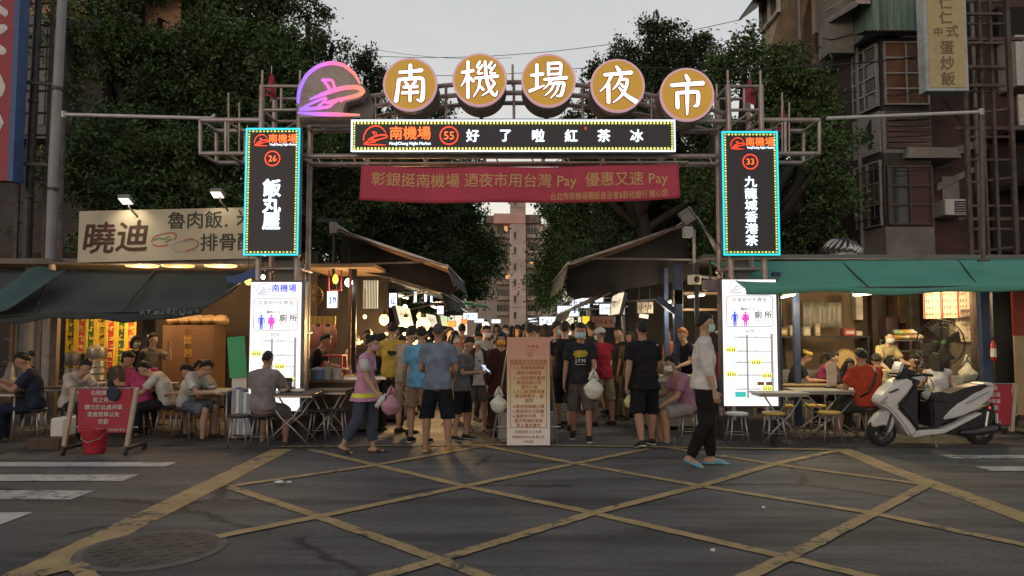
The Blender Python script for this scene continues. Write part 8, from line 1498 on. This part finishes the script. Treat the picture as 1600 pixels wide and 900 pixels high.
t = thing('speaker_box', 'pale square loudspeaker on the beam at the right corner', 'speaker', W(1086, 437, 12.6), R(20)); a = MB(); a.box(-.09, .09, -.06, .1, -.08, .08); a.build('cabinet', WHITEP, t, bevel=.01); a = MB(); a.lathe([(.06, 0), (.05, -.01), (.001, -.004)], 16, (0, -.061, 0), Vector((0, 1, 0))); a.build('cone', BLACKP, t, True)
t = thing('leaning_post', 'white pole stay leaning behind the right gate column', 'pole', (0, 0, 0)); a = MB(); a.tube([W(1088, 338, 12.2), W(1112, 375, 12.0), W(1124, 398, 11.9)], [.02, .035, .05], 8); a.build('shaft', STEEL, t, True)
# ---- centre notice sign on a steel A frame
c = G(824, 698); yb = c.y; A = W(792, 698, yb); B = W(859, 529, yb); w = B.x - A.x; h = B.z - A.z; xm = (A.x + B.x) / 2
def print_mat():
    m = bpy.data.materials.new('orange_to_white_print'); m.use_nodes = True; t_ = m.node_tree; b = t_.nodes['Principled BSDF']; n = t_.nodes.new; co = n('ShaderNodeTexCoord'); se = n('ShaderNodeSeparateXYZ'); t_.links.new(co.outputs['Object'], se.inputs[0]); mp = n('ShaderNodeMapRange'); mp.inputs[1].default_value = 0; mp.inputs[2].default_value = h; t_.links.new(se.outputs[2], mp.inputs[0]); r = n('ShaderNodeValToRGB'); t_.links.new(mp.outputs[0], r.inputs[0]); e = r.color_ramp.elements; e[0].position = .1; e[0].color = (.74, .70, .68, 1); e[1].position = .9; e[1].color = (.58, .30, .22, 1)
    for p_, c_ in ((.32, (.70, .62, .54)), (.52, (.62, .50, .26)), (.72, (.58, .36, .24))): e.new(p_).color = (*c_, 1)
    t_.links.new(r.outputs[0], b.inputs['Base Color']); b.inputs['Roughness'].default_value = .6; return m
t = thing('notice_sign', 'tall orange to white notice sign on a steel frame in the market entrance', 'sign', (xm, yb, A.z + .02)); a = MB(); a.box(-w / 2, w / 2, -.012, .012, 0, h); a.build('board', print_mat(), t, bevel=.003); fr = frame_at((0, -.0125, 0)); u = w / 67
INKB = mat('brown_print', (.09, .05, .04), .8); a = MB(); L = lambda s_, py, sz, x=0, mw=.9, bo=.02: a.text(s_, fr, x, (698 - py) * u, sz, bo, .0015, maxw=w * mw)
L('南機場夜市防疫措施', 569, .075, 0, .86); L('南 機 場', 545, .045, .06); L('NANJICHANG', 551, .02, .06, .5, .01); L('台北市', 556, .03, .02); L('夜市', 560, .03, .02)
for s_, py in (('1.入場請掃描實聯', 578), ('  請配合量體溫', 586), ('2.入場前請先量測', 594), ('  體溫超過37度', 601), ('  請勿入場', 608), ('3.入口設酒精消毒', 615), ('  請消毒雙手，謝', 622), ('  謝您', 629)): L(s_, py, .058, .01, .78)
for s_, py in (('4.請全程佩戴口罩', 638), ('5.請保持社交距離', 645.5), ('6.僅提供外帶，不', 653), ('提供現場飲食禁', 660), ('禁止邊走邊吃', 667)): L(s_, py, .058, .0, .78)
L('防範疫情 人人有責', 677, .045, 0, .8, .008); L('南機場夜市自治會 關心您', 685, .04, 0, .85, .015); L('祝您健康', 692, .036, 0, .5, .01); a.build('lettering', INKB, t)
a = MB(); x0, x1, z0, z1 = -w * .42, w * .42, (698 - 670.5) * u, (698 - 573) * u; [a.cbox(((p_ + q_) / 2, -.0135, (r_ + s_) / 2), (q_ - p_ + .008, .002, s_ - r_ + .008)) for p_, q_, r_, s_ in ((x0, x1, z0, z0), (x0, x1, z1, z1), (x0, x0, z0, z1), (x1, x1, z0, z1))]; a.build('print_frame', mat('pink_print_frame', (.36, .17, .15), .8), t)
for sx, (pt, pb) in ((-1, (796, 769)), (1, (857, 871))):
    a = MB(); p = W(pt, 531, yb + .03); q = G(pb, 692); a.tube([p - t.location, Vector((q.x, q.y + .02, .0)) - t.location], .016, 8); a.tube([p - t.location + Vector((0, .05, 0)), Vector((q.x, q.y + .75, 0)) - t.location], .016, 8); a.build('leg', STEEL, t)
a = MB(); a.tube([Vector((-w * .5, .03, h * .99)), Vector((w * .5, .03, h * .99))], .014, 6); a.tube([Vector((-w * .75, .05, .25)), Vector((w * .75, .05, .25))], .012, 6); a.build('crossbar', STEEL, t)
t = thing('plastic_barrier', 'pale grey plastic water tank weighting the notice sign from behind', 'weight', (xm, yb + .45, 0)); a = MB(); a.box(-.44, .44, 0, .35, .0, .42); a.build('tank', mat('pale_grey_plastic', (.27, .26, .26), .6, 0, .12, 3), t, bevel=.04, seg=3); a = MB(); a.lathe([(.05, .42), (.05, .45), (.001, .455)], 16, (-.3, .17, 0)); a.build('cap', BLACKP, t, True)
carrier_bag('pale plastic bag hanging on the left leg of the notice sign', Vector((xm - .42, yb + .12, .82)), BAGW, .95)
# ================================================================== white scooter
SY = 10.62; kx = SY / F / 5.626
bx = W(1330 + 680 / 5.626, 560, SY).x
scoot = thing('scooter', 'white scooter with tan lit black seat parked in front of the right stall', 'scooter', (bx, SY, .0), R(4))
WP = mat('white_scooter_paint', (.56, .56, .55), .28, 0, .06, 3, spec=.5, dirt=(.34, .32, .29), dscale=5, damt=.35); TYRE = mat('tyre_rubber', (.018, .018, .018), .85, 0, .2, 20, .3, 80); SEATB = mat('black_vinyl_seat', (.022, .021, .020), .38, 0, .2, 20, .15, 60); RIM = mat('dark_alloy', (.08, .08, .085), .4, .7, .1)
def sx(cx): return (cx - 680) * kx
def sz(cy): return (812 - cy) * kx * 1.02
def slab(name, pts, y0, y1, m, bev=.012, parent=None, seg=2, taper=None):
    """a body panel from its side outline, with thickness and rounded edges"""
    a = MB(); P = [(sx(p[0]), sz(p[1])) for p in pts]; a.prism(P, y0, y1); o = a.build(name, m, parent or scoot, False, bev, seg)
    if taper:
        for v in o.data.vertices: v.co.y *= taper(v.co.x, v.co.z)
    o.data.polygons.foreach_set('use_smooth', [True] * len(o.data.polygons)); o.data.set_sharp_from_angle(angle=R(50)); return o
def wheel(cx, cy, r, wd):
    c = (sx(cx), 0, r + .002); a = MB(); pr = [(r * .66, -wd * .42), (r * .80, -wd * .5), (r * .94, -wd * .42), (r, -wd * .15), (r, wd * .15), (r * .94, wd * .42), (r * .80, wd * .5), (r * .66, wd * .42)]
    a.lathe(pr, 40, c, Vector((0, 1, 0)), False); t_ = a.build('wheel', TYRE, scoot, True)
    a = MB(); a.lathe([(r * .67, -wd * .4), (r * .60, -wd * .3), (r * .60, wd * .3), (r * .67, wd * .4)], 32, c, Vector((0, 1, 0)), False); a.lathe([(.001, -wd * .45), (.04, -wd * .45), (.045, wd * .45), (.001, wd * .45)], 16, c, Vector((0, 1, 0)))
    for k in range(5): an = 2 * math.pi * k / 5 + .3; a.beam((c[0] + math.cos(an) * .03, 0, c[2] + math.sin(an) * .03), (c[0] + math.cos(an) * r * .63, 0, c[2] + math.sin(an) * r * .63), .03, .04, (0, 1, 0))
    a.build('rim', RIM, t_, True, auto=40); a = MB(); a.lathe([(r * .45, -wd * .48), (r * .28, -wd * .50), (r * .28, -wd * .46), (r * .45, -wd * .45)], 28, c, Vector((0, 1, 0)), False); a.build('brake_disc', RIM, t_, True)
wheel(233, 700, .205, .10); wheel(1115, 690, .215, .12)
slab('front_fender', [(125, 640), (140, 605), (170, 570), (205, 532), (245, 508), (290, 515), (322, 560), (328, 600), (316, 645), (296, 680), (272, 702), (258, 688), (266, 655), (262, 632), (215, 630), (150, 645)], -.085, .085, WP, .025, taper=lambda x, z: .75 + .25 * min(1, max(0, (z - .2) / .2)))
a = MB(); [a.tube([(sx(300), s_ * .075, sz(520)), (sx(262), s_ * .085, sz(640)), (sx(233), s_ * .085, .207)], .02, 8) for s_ in (-1, 1)]; a.tube([(sx(300), 0, sz(540)), (sx(372), 0, sz(330)), (sx(400), 0, sz(220))], .035, 10); a.build('fork', DARKST, scoot, True)
shield = [(184, 428), (190, 400), (222, 362), (258, 328), (330, 280), (395, 238), (440, 240), (466, 268), (452, 310), (392, 380), (334, 446), (322, 470), (350, 510), (420, 590), (466, 650), (500, 668), (470, 690), (432, 722), (400, 700), (352, 610), (305, 545), (255, 492), (222, 470), (192, 462)]
slab('front_shield', shield, -.20, .20, WP, .03, seg=3, taper=lambda x, z: .55 + .5 * min(1, max(0, (x - sx(180)) / (sx(420) - sx(180)))))
slab('inner_shield', [(470, 272), (498, 300), (492, 420), (486, 560), (496, 650), (470, 655), (420, 585), (352, 505), (328, 462), (340, 444), (400, 375)], -.215, .215, BLACKP, .02)
slab('apron_vent', [(262, 345), (330, 318), (345, 326), (290, 350), (255, 356)], -.208, .208, BLACKP, .004, taper=lambda x, z: .85); slab('indicator', [(196, 425), (240, 385), (252, 392), (216, 432), (246, 430), (240, 442), (204, 446)], -.175, .175, mat('clear_lens', (.35, .34, .32), .15, 0, .1), .004, taper=lambda x, z: .84)
slab('floorboard', [(480, 640), (640, 640), (660, 660), (700, 652), (700, 690), (460, 690), (455, 660)], -.19, .19, BLACKP, .015)
slab('side_trim', [(432, 722), (470, 668), (560, 662), (700, 655), (830, 610), (930, 560), (1055, 522), (1060, 532), (950, 586), (840, 636), (720, 690), (560, 706)], -.215, .215, WP, .018)
slab('under_seat', [(636, 420), (700, 400), (860, 440), (900, 500), (840, 560), (760, 600), (690, 645), (630, 650), (640, 560), (632, 480)], -.15, .15, BLACKP, .03)
slab('seat', [(650, 440), (640, 400), (680, 352), (740, 350), (800, 362), (850, 352), (900, 332), (960, 312), (1040, 300), (1110, 290), (1150, 288), (1150, 310), (1080, 345), (990, 390), (900, 430), (820, 460), (720, 452)], -.15, .15, SEATB, .035, seg=3)
slab('rear_body', [(724, 584), (752, 545), (800, 500), (852, 462), (930, 420), (1010, 372), (1110, 328), (1205, 300), (1226, 312), (1216, 350), (1196, 392), (1150, 432), (1056, 488), (960, 528), (900, 550), (810, 570)], -.17, .17, WP, .035, seg=3, taper=lambda x, z: 1.05 - .35 * max(0, min(1, (x - sx(900)) / (sx(1220) - sx(900)))))
slab('body_crease_shade', [(930, 440), (1010, 408), (1120, 362), (1190, 345), (1170, 356), (1080, 396), (990, 438), (945, 452)], -.176, .176, mat('crease_shade_grey', (.30, .30, .30), .35), .004, taper=lambda x, z: 1.06 - .36 * max(0, min(1, (x - sx(900)) / (sx(1220) - sx(900)))))  # shade of the body crease put in as a grey panel
slab('grab_rail', [(1090, 288), (1140, 276), (1200, 276), (1222, 296), (1228, 312), (1204, 306), (1160, 300), (1110, 304)], -.13, .13, WP, .012)
slab('tail_lamp', [(1186, 385), (1220, 340), (1236, 345), (1200, 410), (1160, 445)], -.09, .09, mat('dark_red_lens', (.16, .01, .01), .2), .008); a = MB(); a.ball((sx(1170), -.12, sz(488)), (.018, .012, .018), 12, 8); a.build('rear_reflector', emit('red_reflector_glow', (1, .08, .04), .55), scoot, True)  # red gleam put into the reflector as emission
slab('engine', [(700, 650), (760, 600), (900, 560), (1060, 520), (1160, 470), (1215, 470), (1230, 560), (1180, 660), (1100, 720), (960, 740), (860, 720), (760, 706)], -.11, .06, mat('engine_grey', (.028, .028, .03), .5, .3, .3, 12), .03); slab('rear_mudguard', [(1180, 470), (1230, 440), (1250, 560), (1290, 640), (1330, 690), (1310, 700), (1262, 650), (1215, 600)], -.07, .07, BLACKP, .01)
a = MB(); a.tube([(sx(900), -.14, sz(690)), (sx(1000), -.16, sz(690)), (sx(1180), -.17, sz(660))], [.03, .05, .055], 12, rnd=True); a.build('muffler', mat('dull_muffler', (.07, .07, .07), .4, .6), scoot, True); a = MB(); a.tube([(sx(1150), -.12, sz(520)), (sx(1120), -.12, sz(660))], .025, 8); a.build('rear_shock', CHROME, scoot)
slab('handlebar_cover', [(340, 205), (356, 182), (392, 178), (420, 140), (470, 160), (528, 186), (560, 215), (600, 232), (560, 262), (490, 290), (452, 262), (400, 236), (356, 232)], -.12, .12, BLACKP, .025); slab('headlamp_cowl', [(452, 238), (480, 208), (530, 188), (580, 205), (616, 232), (580, 256), (540, 262), (490, 250)], -.13, .13, WP, .02); slab('headlamp', [(500, 238), (580, 234), (560, 250), (520, 250)], -.133, .133, mat('headlamp_glass', (.6, .6, .6), .08, 0, .05), .004); slab('fly_screen', [(366, 178), (386, 130), (404, 94), (422, 118), (412, 150), (392, 202)], -.10, .10, WP, .012)
a = MB(); [a.tube([(sx(470), s_ * .12, sz(215)), (sx(520), s_ * .26, sz(200)), (sx(560), s_ * .36, sz(205))], [.02, .018, .021], 8, rnd=True) for s_ in (-1, 1)]; a.build('handgrip', BLACKP, scoot, True)
for s_ in (-1, 1):
    a = MB(); a.tube([(sx(490), s_ * .2, sz(200)), (sx(470), s_ * .26, sz(110))], .007, 6); a.ball((sx(465), s_ * .28, sz(95)), (.018, .065, .042), 14, 10); a.build('mirror', BLACKP, scoot, True)
    a = MB(); a.tube([(sx(560), s_ * .3, sz(220)), (sx(600), s_ * .26, sz(265)), (sx(640), s_ * .2, sz(330))], .006, 5); a.build('cable', BLACKP, scoot, True)
a = MB(); a.tube([(sx(640), -.10, sz(700)), (sx(632), -.24, .01)], .012, 6); a.build('side_stand', STEEL, scoot); a = MB(); a.box(sx(1240), sx(1252), -.1, .1, sz(620), sz(540)); a.build('number_plate', WHITEP, scoot)
carrier_bag('clear plastic bag hanging from the hook of the white scooter', Vector((bx + sx(652), SY - .02, sz(285))), mat('clear_bag', (.36, .38, .36), .3, 0, .2, 12), .62)
